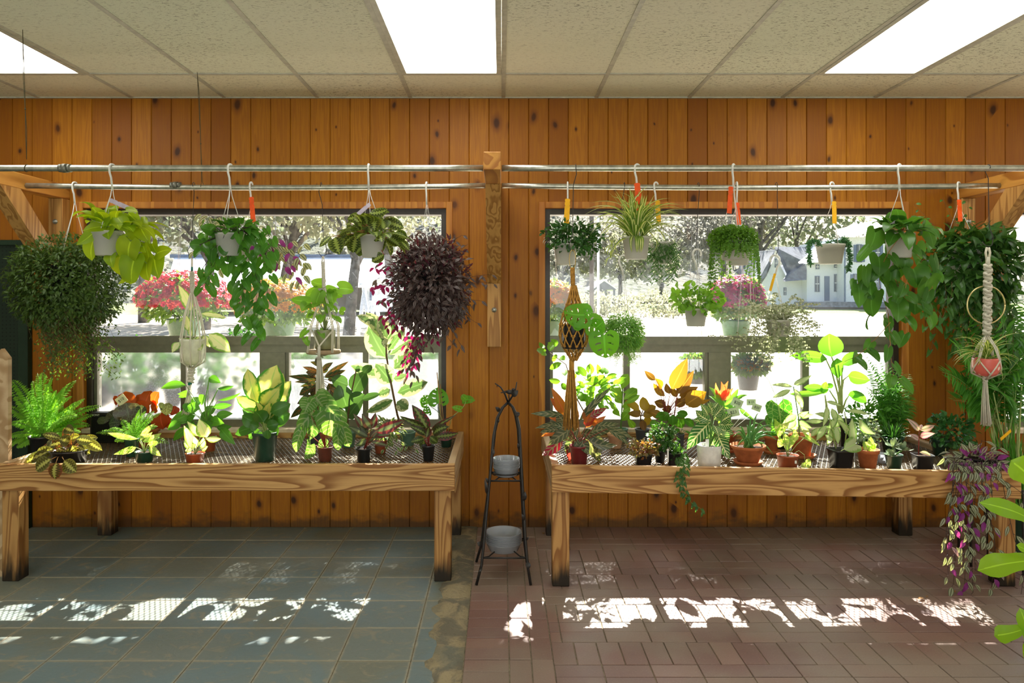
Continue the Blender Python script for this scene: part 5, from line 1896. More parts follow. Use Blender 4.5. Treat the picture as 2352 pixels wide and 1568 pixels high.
p = potted('potted_begonia', 'begonia with large round red, orange and dark green leaves below the left misted pane', BR, (330, 1012, 74, 40), 'terra', 'clay', Y=4.55)
p.pl('F', [(1175, 890, 1130, 690, 190), (1240, 800, 1090, 700, 150), (1260, 780, 1290, 690, 120), (1330, 800, 1390, 660, 140), (1420, 790, 1460, 670, 120), (1360, 860, 1260, 760, 100), (1500, 1000, 1480, 860, 190), (1580, 880, 1610, 800, 110), (1400, 850, 1430, 760, 130), (1530, 990, 1600, 930, 120), (1100, 730, 1050, 770, 90)], 'round', .07, .15, .1, pet=p.top, wave=.1)
p.done('begr', 'red')
f2 = MB()
p.pl('F', [(1190, 930, 1160, 770, 250), (1040, 900, 990, 860, 110), (1300, 880, 1300, 790, 120), (1530, 880, 1550, 770, 140), (1110, 950, 1000, 960, 130), (1000, 930, 890, 940, 70), (1480, 830, 1500, 770, 90)], 'round', .04, .1, .1, mb=f2, off=-.1, tilt=.9)
f2.build('dark_leaves', LM['begd'], p.root)
p.card('F', (1115, 745, 95, 80, 38), '$10', 'cardy', -.12, p.top)

p = potted('potted_small_fern', 'small feathery fern in dark green pot in front of the begonia', 'potted fern', (303, 1048, 34, 42), 'dkg')
for (x, y) in ((1340, 850), (1480, 870), (880, 1050), (1120, 930), (1250, 900), (1000, 1010), (1400, 930), (1450, 990), (1180, 960), (1330, 960), (1560, 1150), (1050, 1120), (1290, 830), (1420, 850)):
    p.frond(p.top, X('F', x, y, p.Y + R(-.08, .08)), .12, .026, 20, .17)
p.done('fern', 'g')

p = potted('potted_syngonium', 'slender pale arrow-leaved plant in small dark green pot at the front of the left bench', BR, (332, 1060, 43, 24), 'dkg', 'tub')
p.pl('F', [(1290, 1110, 1425, 960, 60), (1270, 1105, 990, 1048, 45), (1310, 1130, 1485, 1050, 50), (1250, 1180, 1040, 1245, 55), (1370, 1170, 1480, 1260, 60), (1330, 1120, 1400, 1040, 40), (1360, 1150, 1470, 1140, 50)], 'lance', .05, .12, .25, pet=p.top)
p.done('syn', 'lt')

p = potted('potted_variegated_syngonium', 'small white-green leaved plant in terracotta plastic pot near the middle of the left bench', BR, (448, 1060, 44, 20), 'tplas', 'tub')
p.pl('F', [(1780, 1200, 1690, 980, 80), (1900, 1090, 1830, 920, 115), (1840, 1080, 1720, 940, 60), (1890, 1100, 2030, 1100, 55), (1760, 1180, 1690, 1120, 60), (1800, 1190, 1780, 1080, 60), (1850, 1190, 1870, 1090, 60), (1770, 1200, 1700, 1210, 50), (1840, 1190, 1910, 1170, 60)], 'lance', .05, .12, .25, pet=p.top)
p.done('synw', 'lt')

p = potted('potted_philodendron', 'bushy deep green philodendron left of the white-leaved dieffenbachia', BR, (482, 1043, 30, 34), 'tplas', Y=4.38)
p.pl('F', [(1710, 610, 1478, 640, 75), (1740, 690, 1630, 690, 60), (1920, 540, 2030, 590, 70), (2000, 640, 2150, 615, 40), (2000, 750, 2220, 670, 30), (1950, 810, 2130, 790, 50), (1740, 870, 1565, 940, 110), (1660, 950, 1540, 1020, 80), (1830, 830, 1720, 800, 90), (1880, 700, 1850, 790, 90), (1980, 900, 2140, 870, 70), (2030, 1010, 2160, 1155, 85), (1990, 1000, 2130, 990, 60), (1960, 960, 2050, 900, 90), (1720, 1000, 1590, 1120, 70), (1760, 720, 1830, 790, 90), (1800, 880, 1700, 940, 110), (1840, 900, 1960, 900, 100), (1880, 940, 1930, 1040, 90), (1780, 940, 1680, 1060, 90), (1700, 680, 1640, 720, 50), (1880, 860, 1990, 800, 80), (1900, 990, 1860, 1080, 90), (1930, 930, 2060, 960, 80), (1760, 1000, 1700, 1110, 80), (1700, 850, 1760, 770, 90)], 'lance', .12, .12, .2, pet=X('F', 1900, 960, 4.38), tilt=.6)
p.stem('F', [(1915, 1110), (1900, 960), (1880, 780), (1920, 560)], .006, .003)
p.stem('F', [(1910, 980), (1900, 850), (2000, 650)], .005, .003)
p.done('mid', 'g')

p = potted('potted_dieffenbachia', 'large cream-centred dieffenbachia in dark green pot in the middle of the left bench', BR, (609, 1057, 60, 66), 'dkg')
p.pl('G', [(270, 830, 385, 425, 250), (200, 770, 115, 460, 130), (320, 830, 515, 570, 150), (230, 830, 10, 715, 110), (250, 830, 410, 640, 170), (250, 930, 230, 760, 120), (300, 860, 440, 500, 130)], 'oval', .05, .1, .18, pet=p.top, off=.05)
f2 = MB()
p.pl('G', [(330, 860, 510, 780, 110), (220, 920, 65, 830, 120), (210, 960, 65, 885, 120), (200, 990, 0, 1060, 95), (340, 940, 505, 870, 120), (330, 960, 495, 900, 110), (260, 950, 185, 850, 130), (280, 960, 375, 850, 130), (230, 1020, 125, 1095, 85), (250, 1030, 235, 1130, 75), (300, 1020, 305, 1105, 75), (340, 1010, 390, 1070, 80), (290, 990, 400, 960, 90), (220, 990, 130, 960, 90), (270, 960, 280, 850, 100)], 'oval', .09, .12, .2, pet=p.top, mb=f2, off=-.03, tilt=.9)
p.rosette(12, p.top + Vector((0, .01, .06)), (.13, .19), (.06, .08), 'oval', (35, 80), .05, .1, .2, .02)
p.done('dieff', 'lt')
f2.build('lower_leaves', LM['heartd'], p.root)

p = potted('potted_veined_philodendron', 'philodendron with silvery veined drooping leaves in brown pot, under the wood-slice shelf', BR, (747, 1058, 38, 33), 'brown')
p.pl('G', [(790, 770, 565, 1030, 150), (780, 730, 970, 940, 150), (880, 880, 890, 1080, 225), (700, 890, 690, 1110, 150), (610, 1030, 560, 1225, 90), (690, 1160, 635, 1290, 105), (990, 1000, 1050, 1175, 100), (950, 1030, 945, 1210, 85), (815, 1130, 825, 1250, 75), (690, 760, 640, 860, 140), (740, 720, 830, 830, 150), (830, 840, 960, 900, 130)], 'heart', .09, .14, .2, pet=p.top)
p.done('phil', 'red')
p.pl('G', [], 'heart')

p = potted('potted_croton', 'dark narrow-leaved croton with orange veins behind the wood-slice tassel', BR, (722, 1012, 34, 26), 'grey', Y=4.62)
c0 = X('G', 765, 560, 4.62)
p.stem('G', [(720, 1020), (750, 850), (765, 600), (770, 380)], .005, .003)
p.pl('G', [(770, 560, 485, 525, 60), (760, 560, 545, 580, 40), (760, 480, 620, 440, 40), (800, 480, 900, 400, 50), (820, 530, 1045, 390, 45), (820, 540, 1020, 470, 50), (790, 430, 690, 395, 40), (770, 600, 600, 620, 50), (760, 620, 640, 680, 60), (740, 600, 720, 760, 90), (700, 700, 570, 780, 90), (690, 760, 510, 910, 60), (720, 720, 610, 860, 70), (860, 590, 900, 720, 80), (890, 700, 920, 810, 80), (850, 560, 1000, 540, 60), (760, 500, 650, 490, 60), (800, 500, 850, 420, 50), (750, 430, 770, 330, 45), (700, 640, 590, 700, 70), (880, 520, 980, 500, 50), (740, 520, 690, 600, 60), (870, 640, 930, 700, 60)], 'lance', .1, .12, .2, pet=c0)
p.done('croton', 'br')

p = potted('potted_rubber_plant', 'dark green rubber plant with large oval leaves in pale green pot, behind the veined philodendron', BR, (800, 1030, 38, 36), 'ltg', Y=4.5)
p.stem('G', [(1035, 1060), (1035, 900), (1060, 720), (1110, 480)], .006, .004)
p.pl('G', [(1030, 830, 955, 595, 165), (1085, 680, 1205, 485, 170), (1035, 915, 1180, 730, 150), (1060, 740, 1190, 695, 90), (1040, 610, 885, 545, 110), (1180, 500, 1255, 425, 85), (1170, 740, 1335, 690, 60), (1020, 920, 940, 810, 60)], 'oval', .06, .08, .18, pet=None)
p.pl('G', [(1120, 490, 1135, 425, 40)], 'lance', .01)
p.done('rubber', 'br')

p = potted('potted_variegated_rubber_plant', 'tall cream and green variegated rubber plant at right of the left window', BR, (936, 1010, 40, 32), 'ltg', Y=4.55)
p.stem('G', [(1530, 1000), (1490, 880), (1430, 580), (1390, 340), (1390, 180)], .008, .005)
p.pl('G', [(1380, 360, 1225, 65, 190), (1405, 290, 1560, 85, 95), (1420, 330, 1640, 190, 70), (1455, 455, 1690, 285, 150), (1440, 590, 1290, 410, 150), (1350, 510, 1060, 430, 110), (1490, 680, 1770, 580, 130), (1455, 550, 1580, 515, 75), (1425, 650, 1310, 700, 85), (1450, 745, 1205, 860, 80), (1485, 760, 1590, 830, 110), (1390, 190, 1200, -60, 120), (1395, 180, 1330, -30, 110), (1400, 200, 1470, 40, 90), (1300, 60, 1120, -30, 80)], 'oval', .07, .08, .18, pet=None)
p.done('tineke', 'br')

p = potted('potted_dark_calathea', 'dark calathea with bronze leaves in small black pot beside the small hoya', BR, (836, 1061, 39, 33), 'black')
p.pl('G', [(1225, 1050, 1085, 870, 70), (1250, 1010, 1165, 870, 80), (1290, 1040, 1560, 930, 90), (1230, 1090, 1035, 985, 60), (1270, 1060, 1430, 1060, 55), (1220, 1110, 1100, 1165, 60), (1250, 1130, 1410, 1170, 50), (1250, 1010, 1290, 860, 70), (1210, 1060, 1140, 980, 60), (1240, 1100, 1330, 1000, 70), (1210, 1130, 1290, 1090, 50)], 'lance', .08, .12, .2, pet=p.top)
p.done('calrose', 'red')

p = potted('potted_hoya', 'small variegated hoya in terracotta plastic pot between two black pots', BR, (874, 1040, 32, 30), 'tplas')
c = X('G', 1400, 1010, p.Y)
p.bush(c, (.10, .09, .085), 150, (.03, .045), (.014, .02), .3, .7, .2, 'lance')
for e in ((1640, 1190), (1570, 1160), (1500, 1200), (1150, 1170), (1380, 1190)):
    p.vine([p.top, (p.top + X('G', e[0], e[1] - 90, p.Y)) / 2, X('G', e[0], e[1], p.Y - .03)], .028, (.028, .04), (.014, .02), 'lance', .0012)
p.twigs(p.top, c, (.08, .08, .06), 16)
p.done('hoya', 'g')

p = potted('potted_rattlesnake_calathea', 'wavy maroon-backed calathea in black pot near the right end of the left bench', BR, (984, 1058, 31, 36), 'black')
p.pl('G', [(1780, 1040, 1625, 790, 110), (1750, 1000, 1510, 890, 65), (1790, 1030, 2035, 880, 42), (1820, 1060, 1970, 990, 100), (1850, 1080, 2050, 1050, 80), (1760, 1070, 1595, 980, 60), (1740, 1100, 1615, 1130, 65), (1735, 1110, 1720, 1215, 70), (1770, 1060, 1690, 930, 80), (1790, 1080, 1860, 1140, 70), (1760, 1090, 1780, 990, 70)], 'lance', .08, .15, .25, pet=p.top, wave=.12)
p.done('rattle', 'red')

p = potted('potted_trellis_vine', 'thin staked vine with holey leaves in dark green pot near the wall bracket', BR, (1025, 1026, 31, 28), 'dkg')
p.pl('G', [(1870, 770, 1860, 630, 150), (1770, 780, 1730, 700, 100), (1740, 760, 1690, 750, 60), (1770, 870, 1760, 790, 60), (2110, 745, 2205, 750, 65), (2120, 740, 2080, 700, 50), (2070, 830, 1990, 810, 45)], 'heart', .06, .12, .2, pet=None)
p.stem('G', [(1945, 1060), (1890, 900), (1860, 850), (1780, 790)], .0018)
p.stem('G', [(1950, 1060), (1990, 900), (2070, 840), (2110, 790), (2120, 750)], .002)
p.stem('G', [(1940, 1060), (1890, 880), (1870, 770)], .0018)
p.done('monst', 'lt')
m = MB()
m.tube([X('G', 1910, 1075, p.Y), X('G', 1855, 490, p.Y)], .003, 6); m.tube([X('G', 1925, 1075, p.Y + .02), X('G', 1885, 600, p.Y + .02)], .0025, 6)
m.build('bamboo_stake', ST['or'], p.root)

# ------------------------------------------------------------------ RIGHT BENCH
p = potted('potted_citrus', 'leafy bright green shrub behind the mustard macrame tassel', 'potted shrub', (1414, 1038, 42, 34), 'pale', 'bowl', Y=4.45)
p.stem('H', [(1340, 1120), (1100, 950), (960, 700), (880, 420), (730, 310)], .005, .002)
p.stem('H', [(1200, 1050), (1120, 850), (1080, 640), (1250, 540)], .004, .002)
p.stem('H', [(1130, 880), (1160, 700), (1240, 690)], .003, .0015)
p.pl('H', [(700, 290, 610, 290, 50), (750, 255, 715, 215, 55), (800, 245, 740, 188, 50), (680, 268, 635, 215, 40), (730, 300, 755, 220, 60), (840, 405, 730, 460, 50), (830, 575, 725, 560, 50), (870, 525, 860, 460, 50), (1065, 530, 985, 435, 60), (1110, 515, 1095, 405, 45), (1180, 505, 1165, 415, 45), (1215, 510, 1195, 420, 45), (1240, 510, 1245, 450, 50), (1250, 540, 1350, 510, 45), (1255, 550, 1350, 540, 35), (1230, 575, 1045, 575, 85), (1000, 590, 1055, 625, 55), (1100, 620, 1135, 675, 60), (1200, 640, 1275, 660, 60), (1150, 700, 1230, 750, 65), (1060, 660, 1140, 700, 60), (700, 320, 650, 330, 40), (770, 330, 780, 390, 60), (870, 380, 830, 350, 50), (840, 640, 880, 600, 60), (1000, 520, 980, 470, 50), (1170, 590, 1260, 600, 60), (1090, 700, 1030, 750, 70), (1010, 660, 960, 640, 60), (1180, 680, 1230, 700, 60), (940, 700, 870, 720, 60), (1100, 780, 1060, 700, 60), (1150, 760, 1090, 800, 60), (1260, 640, 1290, 610, 50), (960, 560, 930, 500, 60)], 'oval', .14, .1, .2, pet=None)
p.bush(X('H', 1130, 660, 4.45), (.16, .12, .12), 70, (.05, .075), (.025, .04), .3, .7, .1, 'oval')
p.done('bright', 'br')

p = potted('potted_stromanthe', 'red-backed striped stromanthe in maroon pot at the left end of the right bench', BR, (1330, 1066, 47, 44), 'maroon')
p.pl('H', [(850, 880, 555, 870, 55), (830, 960, 595, 1005, 50), (820, 1020, 640, 1045, 60), (850, 1090, 660, 1255, 95), (920, 1020, 715, 1165, 95), (1000, 1020, 820, 1115, 125), (960, 1080, 880, 1240, 85), (1020, 1110, 1085, 1250, 90), (1090, 1110, 1350, 1160, 115), (1100, 1040, 1325, 1000, 95), (1060, 1070, 1200, 1320, 90), (1150, 1100, 1200, 1250, 85), (1260, 1010, 1460, 1165, 55), (1290, 990, 1495, 1095, 60), (1000, 940, 1300, 620, 60), (1100, 900, 1260, 815, 60), (870, 950, 800, 860, 110), (1160, 970, 1370, 960, 65), (980, 1080, 990, 1300, 45), (940, 1060, 760, 1010, 70), (1020, 1050, 1180, 1070, 90), (900, 1000, 740, 960, 60), (1080, 1080, 1250, 1170, 90)], 'lance', .13, .12, .2, pet=p.top, tilt=1.0, flip=.06)
p.done('strom', 'red')
f2 = MB()
p.pl('H', [(1060, 960, 1140, 750, 100), (880, 900, 745, 630, 80), (870, 850, 735, 730, 100), (1040, 960, 1180, 920, 85), (930, 1100, 910, 1310, 85), (870, 930, 700, 880, 60), (990, 940, 930, 740, 60), (1060, 1000, 1160, 860, 60), (830, 1120, 700, 1230, 60), (1120, 980, 1250, 890, 50), (860, 1010, 650, 1080, 50)], 'lance', .10, .12, .2, pet=p.top, mb=f2, off=.07)
f2.build('red_leaves', LM['stromr'], p.root)

p = potted('potted_clusia', 'upright plant with thick bright green oval leaves, right of the stromanthe', BR, (1428, 1010, 30, 30), 'ltg', Y=4.66)
p.stem('H', [(1380, 1060), (1390, 900), (1400, 640)], .005, .004)
p.pl('H', [(1395, 740, 1275, 620, 130), (1390, 650, 1450, 505, 105), (1405, 745, 1535, 640, 95), (1385, 935, 1455, 855, 85), (1440, 900, 1510, 1000, 65), (1375, 860, 1285, 785, 42), (1390, 820, 1485, 760, 65), (1400, 680, 1540, 660, 60), (1395, 780, 1330, 720, 80), (1380, 900, 1310, 840, 60), (1410, 790, 1560, 700, 60), (1400, 850, 1470, 810, 70)], 'obov', .09, .1, .15, pet=None)
p.done('bright', 'g')

p = potted('potted_burgundy_fig', 'small bronze and yellow leaved plant in dark grey pot behind the rusty pink bush', BR, (1475, 1014, 34, 30), 'grey', Y=4.66)
p.stem('H', [(1570, 1010), (1565, 900), (1590, 830)], .006, .003)
p.pl('H', [(1555, 840, 1425, 750, 65), (1610, 850, 1585, 715, 75), (1600, 860, 1705, 800, 65), (1570, 885, 1450, 870, 55), (1620, 870, 1765, 880, 45), (1580, 930, 1600, 1030, 55), (1600, 850, 1640, 770, 60), (1590, 900, 1700, 850, 60), (1560, 890, 1500, 830, 60), (1640, 890, 1620, 980, 60)], 'oval', .08, .1, .2, pet=X('H', 1580, 890, 4.66))
p.done('burg', 'br')

p = potted('potted_copper_cordyline', 'copper orange broad-leaved plant standing tall before the right window post', BR, (1556, 1012, 30, 26), 'pale', 'clay', Y=4.62)
cc = X('H', 1800, 900, 4.62)
p.stem('H', [(1850, 1000), (1790, 880), (1780, 740)], .005, .003)
p.stem('H', [(1860, 1000), (1880, 850), (1900, 720)], .005, .003)
p.pl('H', [(1850, 650, 1995, 360, 125), (1900, 690, 2055, 475, 95), (1700, 565, 1600, 475, 55), (1760, 640, 1695, 545, 65), (1790, 710, 1680, 590, 65), (1900, 720, 1850, 620, 60), (1920, 710, 2095, 625, 75), (1980, 790, 2170, 670, 140), (1930, 750, 2080, 650, 95), (1800, 800, 1690, 760, 75), (1850, 830, 1760, 830, 75), (2000, 810, 2210, 740, 45), (1760, 900, 1640, 850, 75), (1830, 690, 1800, 590, 60), (1880, 800, 1990, 740, 80)], 'lance', .09, .1, .2, pet=cc)
f2 = MB()
p.pl('H', [(1900, 880, 1950, 1005, 95), (1960, 920, 2055, 985, 60), (1700, 930, 1670, 1005, 75), (1820, 860, 1750, 930, 80), (1860, 880, 1860, 980, 80), (1780, 880, 1700, 900, 80), (1900, 860, 2000, 880, 70)], 'oval', .09, .1, .2, pet=cc, mb=f2, off=-.05)
p.done('copper', 'red')
f2.build('lower_leaves', LM['mid'], p.root)

p = potted('potted_fittonia', 'low bush of small rusty pink leaves in a square black pot, right of the stromanthe', BR, (1477, 1068, 42, 26), 'black', 'sq')
c = X('H', 1590, 1185, p.Y)
p.bush(c, (.092, .085, .045), 280, (.018, .028), (.013, .019), .3, .7, .1, 'oval')
p.twigs(p.top, c, (.07, .07, .03), 20)
p.done('fitt', 'red')

p = potted('potted_parsley_ivy', 'round bush of small dark green leaves in black pot, third along the right bench front', BR, (1516, 1062, 28, 28), 'black')
c = X('H', 1765, 1090, p.Y)
p.bush(c, (.078, .075, .072), 420, (.02, .032), (.013, .019), .35, .7, .15, 'lance')
p.twigs(p.top, c, (.06, .06, .05), 20)
p.done('ivy', 'g')

p = potted('potted_trailing_ivy', 'small ivy in black square pot trailing down over the front of the right bench', BR, (1547, 1069, 32, 31), 'black', 'sq')
c = X('H', 1900, 1235, p.Y)
p.bush(c, (.045, .05, .045), 90, (.018, .028), (.014, .02), .3, .7, .1, 'arrow')
fy = 3.775
for pts in ([(1560, 1052, p.Y), (1566, 1060, 3.86), (1567, 1085, fy), (1562, 1110, fy - .01), (1572, 1135, fy), (1590, 1155, fy), (1618, 1172, fy - .01)],
            [(1555, 1050, p.Y), (1562, 1062, 3.85), (1558, 1095, fy), (1570, 1120, fy - .02), (1584, 1150, fy), (1598, 1160, fy)],
            [(1550, 1050, p.Y), (1572, 1058, 3.85), (1575, 1082, fy), (1568, 1108, fy)], [(1558, 1052, p.Y), (1570, 1040, p.Y - .02), (1575, 1062, 3.84), (1565, 1100, fy)]):
    p.vine([P(*a) for a in pts], .016, (.02, .03), (.015, .021), 'arrow', .001)
p.done('ivy', 'g')
m = MB(); b = X('H', 1817, 1262, p.Y - p.r - .004); m.box(b.x - .004, b.x + .004, b.y, b.y + .0012, b.z - .03, b.z + .04); m.build('plant_label', TAGM['wh'], p.root, False)

p = potted('potted_grey_seedling', 'narrow grey pot with a few leaves behind the dark ivy bush', BR, (1563, 1008, 19, 27), 'grey', Y=4.55)
p.stalk(6, p.top, (.02, .06), .04, (.04, .06), (.02, .03), 'oval')
p.done('mid', 'g')

p = potted('potted_zebra_plant', 'white-veined zebra plant in a plain white pot', BR, (1629, 1071, 56, 50), 'white', 'cyl')
p.pl('I', [(530, 950, 310, 1200, 135), (590, 1060, 705, 1290, 115), (540, 1080, 545, 1165, 65), (600, 990, 745, 1060, 95), (530, 940, 390, 840, 105), (560, 930, 600, 840, 105), (620, 950, 730, 880, 95), (600, 970, 745, 970, 85), (500, 890, 435, 780, 85), (540, 890, 520, 755, 75), (560, 900, 650, 800, 80), (490, 950, 370, 930, 100), (540, 990, 430, 1090, 110), (600, 1030, 690, 1150, 100), (560, 980, 600, 1080, 90)], 'lance', .1, .14, .22, pet=p.top, tilt=.8)
p.pl('I', [(560, 820, 600, 770, 60), (590, 830, 640, 800, 60), (530, 830, 500, 770, 60), (600, 850, 680, 830, 60)], 'lance', .05)
p.done('aphel', 'g')
m = MB(); b = X('I', 498, 1140, p.Y - .03); m.box(b.x - .009, b.x + .009, b.y, b.y + .001, b.z - .05, b.z + .02); m.build('plant_label', TAGM['wh'], p.root, False)

p = potted('potted_bromeliad', 'bromeliad with an orange pink bract, carrying four pale green price cards', BR, (1668, 1048, 50, 42), 'tplas', 'clay', Y=4.4, saucer=1.15)
cb = X('I', 660, 830, 4.42)
p.pl('I', [(640, 830, 515, 625, 75), (670, 800, 785, 640, 60), (690, 790, 870, 700, 45), (640, 830, 510, 705, 60), (650, 830, 560, 740, 70), (670, 830, 740, 740, 70), (690, 830, 850, 860, 40), (660, 850, 560, 860, 60), (800, 830, 930, 930, 45), (650, 850, 700, 980, 60), (640, 850, 600, 960, 60)], 'strap', .08, .15, .3, pet=None, tilt=1.2)
p.stem('I', [(680, 1090), (665, 950), (645, 780), (640, 700)], .008, .006)
p.done('brom', 'g')
f2 = MB()
p.pl('I', [(640, 760, 690, 570, 45), (635, 740, 575, 585, 35), (640, 740, 625, 575, 50), (650, 740, 740, 630, 35), (630, 750, 565, 640, 35), (650, 720, 700, 640, 40), (640, 720, 655, 600, 45), (650, 750, 720, 650, 40), (630, 760, 620, 650, 45)], 'lance', .05, .14, .3, mb=f2)
f2.build('bract', LM['bract'], p.root)
st_ = p.top
p.card('I', (772, 772, 104, 78, -24), '$20', 'card', -.05, st_)
p.card('I', (902, 766, 84, 58, 0), '$ 15', 'card', .02, st_)
p.card('I', (952, 814, 86, 64, -20), '$20', 'card', .0, st_)
p.card('I', (738, 858, 108, 80, 12), '$23', 'card', -.09, st_)

p = potted('potted_aloe', 'sprawling aloe in a wide terracotta bowl on a saucer', BR, (1718, 1066, 80, 42), 'terra', 'bowl', saucer=.83)
for (x, y) in ((770, 1180), (735, 1085), (790, 1000), (965, 865), (1105, 980), (1135, 1110), (1100, 1240), (870, 1200), (960, 960), (900, 900), (1040, 930), (1180, 1060), (820, 1140), (1010, 1180), (760, 1040), (860, 980), (1000, 1000), (930, 1060), (1080, 1060)):
    t = X('I', x, y, p.Y + R(-.12, .1)); b = p.top + Vector((R(-.02, .02), R(-.02, .02), 0))
    pts = [b + (t - b) * k / 5 + Vector((0, 0, .045 * sin(pi * k / 5))) for k in range(6)]
    p.f.tube(pts, .0095, 6, .0015)
p.done('aloe', 'g')

p = potted('potted_succulent_clay', 'terracotta pot with pale straps standing directly behind the aloe bowl', BR, (1772, 1049, 36, 40), 'terra', 'clay', saucer=1.1, Y=4.36)
p.rosette(14, p.top, (.09, .16), (.014, .02), 'strap', (20, 80), .2, .2, .3, .02)
p.done('brom', 'g')

p = potted('potted_anthurium', 'heart-shaped anthurium leaves with glowing pale veins, behind the small terracotta plastic pot', BR, (1795, 1030, 30, 28), 'black', Y=4.5)
p.pl('I', [(1150, 790, 1180, 995, 180), (1100, 910, 1075, 1000, 100), (1190, 930, 1120, 990, 90)], 'heart', .03, .1, .15, pet=p.top)
p.done('anth', 'lt')

p = potted('potted_pink_syngonium', 'pale green arrow-leaved plant in small terracotta plastic pot at the bench front', BR, (1809, 1074, 50, 30), 'tplas', 'tub')
p.pl('I', [(1180, 965, 1155, 1095, 135), (1260, 1095, 1225, 1215, 135), (1400, 1085, 1530, 1165, 55), (1190, 1110, 1150, 1180, 80), (1280, 1060, 1330, 1110, 90)], 'arrow', .06, .12, .2, pet=p.top)
p.pl('I', [(1395, 1320, 1435, 1370, 85)], 'heart', .01, off=-.12)
p.stem('I', [(1270, 1250), (1340, 1210), (1390, 1250), (1395, 1320)], .0014, None, -.09)
p.done('syn', 'lt')
m = MB(); b = X('I', 1310, 1315, p.Y - p.r * .86); m.box(b.x - .005, b.x + .005, b.y - .002, b.y - .001, b.z - .008, b.z + .008); m.build('price_sticker', TAGM['wh'], p.root, False)

p = potted('potted_philodendron_cream', 'narrow-leaved pale philodendron in a large terracotta pot with saucer', BR, (1841, 1050, 56, 50), 'terra', 'clay', saucer=1.14)
p.stem('I', [(1345, 1080), (1335, 900), (1290, 620)], .004, .003)
p.pl('I', [(1285, 625, 1080, 608, 35), (1290, 605, 1460, 515, 50), (1265, 650, 1095, 725, 45), (1300, 640, 1375, 830, 55), (1320, 880, 1190, 960, 60), (1345, 890, 1480, 880, 50), (1340, 940, 1460, 1000, 60), (1320, 920, 1290, 1050, 70), (1310, 930, 1240, 1010, 60), (1350, 980, 1430, 1100, 60), (1330, 900, 1430, 850, 45)], 'lance', .1, .1, .25, pet=None)
p.stem('I', [(1200, 1000), (1195, 760), (1185, 480)], .002, .001, .1)
p.stem('I', [(1170, 1000), (1130, 720), (1060, 560), (985, 480)], .002, .001, .1)
p.done('pale', 'g')

p = potted('potted_bird_of_paradise', 'tall bird-of-paradise with broad paddle leaves before the lower right pane', BR, (1943, 1040, 30, 70), 'black', Y=4.5)
p.pl('I', [(1640, 350, 1620, 135, 210), (1600, 370, 1262, 335, 95), (1690, 360, 1705, 545, 125), (1730, 425, 1885, 320, 95), (1790, 520, 1995, 565, 105), (1800, 690, 1965, 760, 85), (1620, 650, 1250, 690, 55), (1570, 640, 1385, 630, 65), (1565, 690, 1590, 575, 70), (1640, 640, 1610, 590, 50), (1790, 700, 1920, 690, 60)], 'oval', .06, .12, .2, pet=None)
for pts in ([(1720, 860), (1700, 700), (1640, 480), (1590, 375)], [(1725, 860), (1715, 600), (1695, 400)], [(1735, 860), (1735, 650), (1750, 560), (1790, 525)], [(1730, 870), (1770, 750), (1800, 700)], [(1710, 870), (1680, 750), (1620, 655)], [(1720, 860), (1710, 640), (1660, 400), (1640, 350)], [(1600, 900), (1580, 700)], [(1725, 860), (1735, 560), (1732, 430)]):
    p.stem('I', pts, .007, .004)
p.done('strel', 'lt')

p = potted('potted_striped_dracaena', 'pale yellow-green striped plant in a square black pot at the front of the right bench', BR, (1930, 1076, 50, 45), 'black', 'sq')
p.pl('I', [(1835, 1140, 1830, 910, 75), (1800, 1060, 1690, 920, 60), (1890, 930, 2045, 1060, 95), (1780, 845, 1980, 880, 42), (1690, 900, 1600, 1040, 50), (1680, 1050, 1550, 990, 55), (1650, 1120, 1580, 1060, 50), (1760, 980, 1700, 870, 55), (1590, 760, 1730, 800, 35), (1600, 800, 1560, 990, 55), (1640, 820, 1680, 960, 55), (1560, 940, 1400, 940, 40), (1590, 980, 1500, 1120, 55), (1620, 1000, 1600, 1170, 60), (1680, 990, 1700, 1150, 55), (1540, 1000, 1450, 1080, 45), (1600, 900, 1480, 870, 45), (1720, 1000, 1640, 1090, 50), (1730, 930, 1650, 1000, 50)], 'lance', .1, .1, .25, pet=None)
p.pl('I', [(1860, 1150, 1755, 1200, 115)], 'heart', .02, pet=p.top, off=-.05)
p.stem('I', [(1680, 1190), (1640, 1000), (1600, 800), (1580, 700)], .004, .003)
p.stem('I', [(1760, 1190), (1780, 1000), (1760, 850)], .004, .003)
p.done('pale', 'lt')

p = potted('potted_peperomia', 'pale speckled leaf drooping from a plain clay pot right of the black square pot', BR, (1993, 1073, 52, 42), 'terra', 'clay')
p.pl('I', [(1940, 1130, 2010, 1270, 110), (1930, 1120, 1955, 1220, 60), (1990, 1180, 2060, 1150, 55), (1990, 1170, 2000, 1080, 50)], 'lance', .05, .15, .25, pet=p.top)
p.done('syn', 'lt')
p = potted('potted_grey_succulent', 'grey green bushy succulent just behind the plain clay pot', BR, (1990, 1046, 40, 30), 'black', Y=4.3)
c = X('I', 1950, 1040, 4.3)
p.bush(c, (.095, .08, .085), 210, (.022, .035), (.012, .02), .3, .7, 0, 'obov')
p.twigs(p.top, c, (.07, .06, .06), 16)
p.done('echev', 'g')

p = potted('potted_echeveria', 'grey-green rosette succulents in dark green pot near the right end of the bench', BR, (2053, 1075, 40, 32), 'dkg')
for (x, y, L) in ((2200, 1150, .055), (2300, 1180, .05), (2195, 1230, .045)):
    c = X('I', x, y + 18, p.Y - .03)
    p.st.tube([p.top, c], .004, 6)
    p.rosette(26, c, (L * .6, L), (.013, .02), 'obov', (5, 75), .05, -.15, .3, .005)
p.done('echev', 'g')

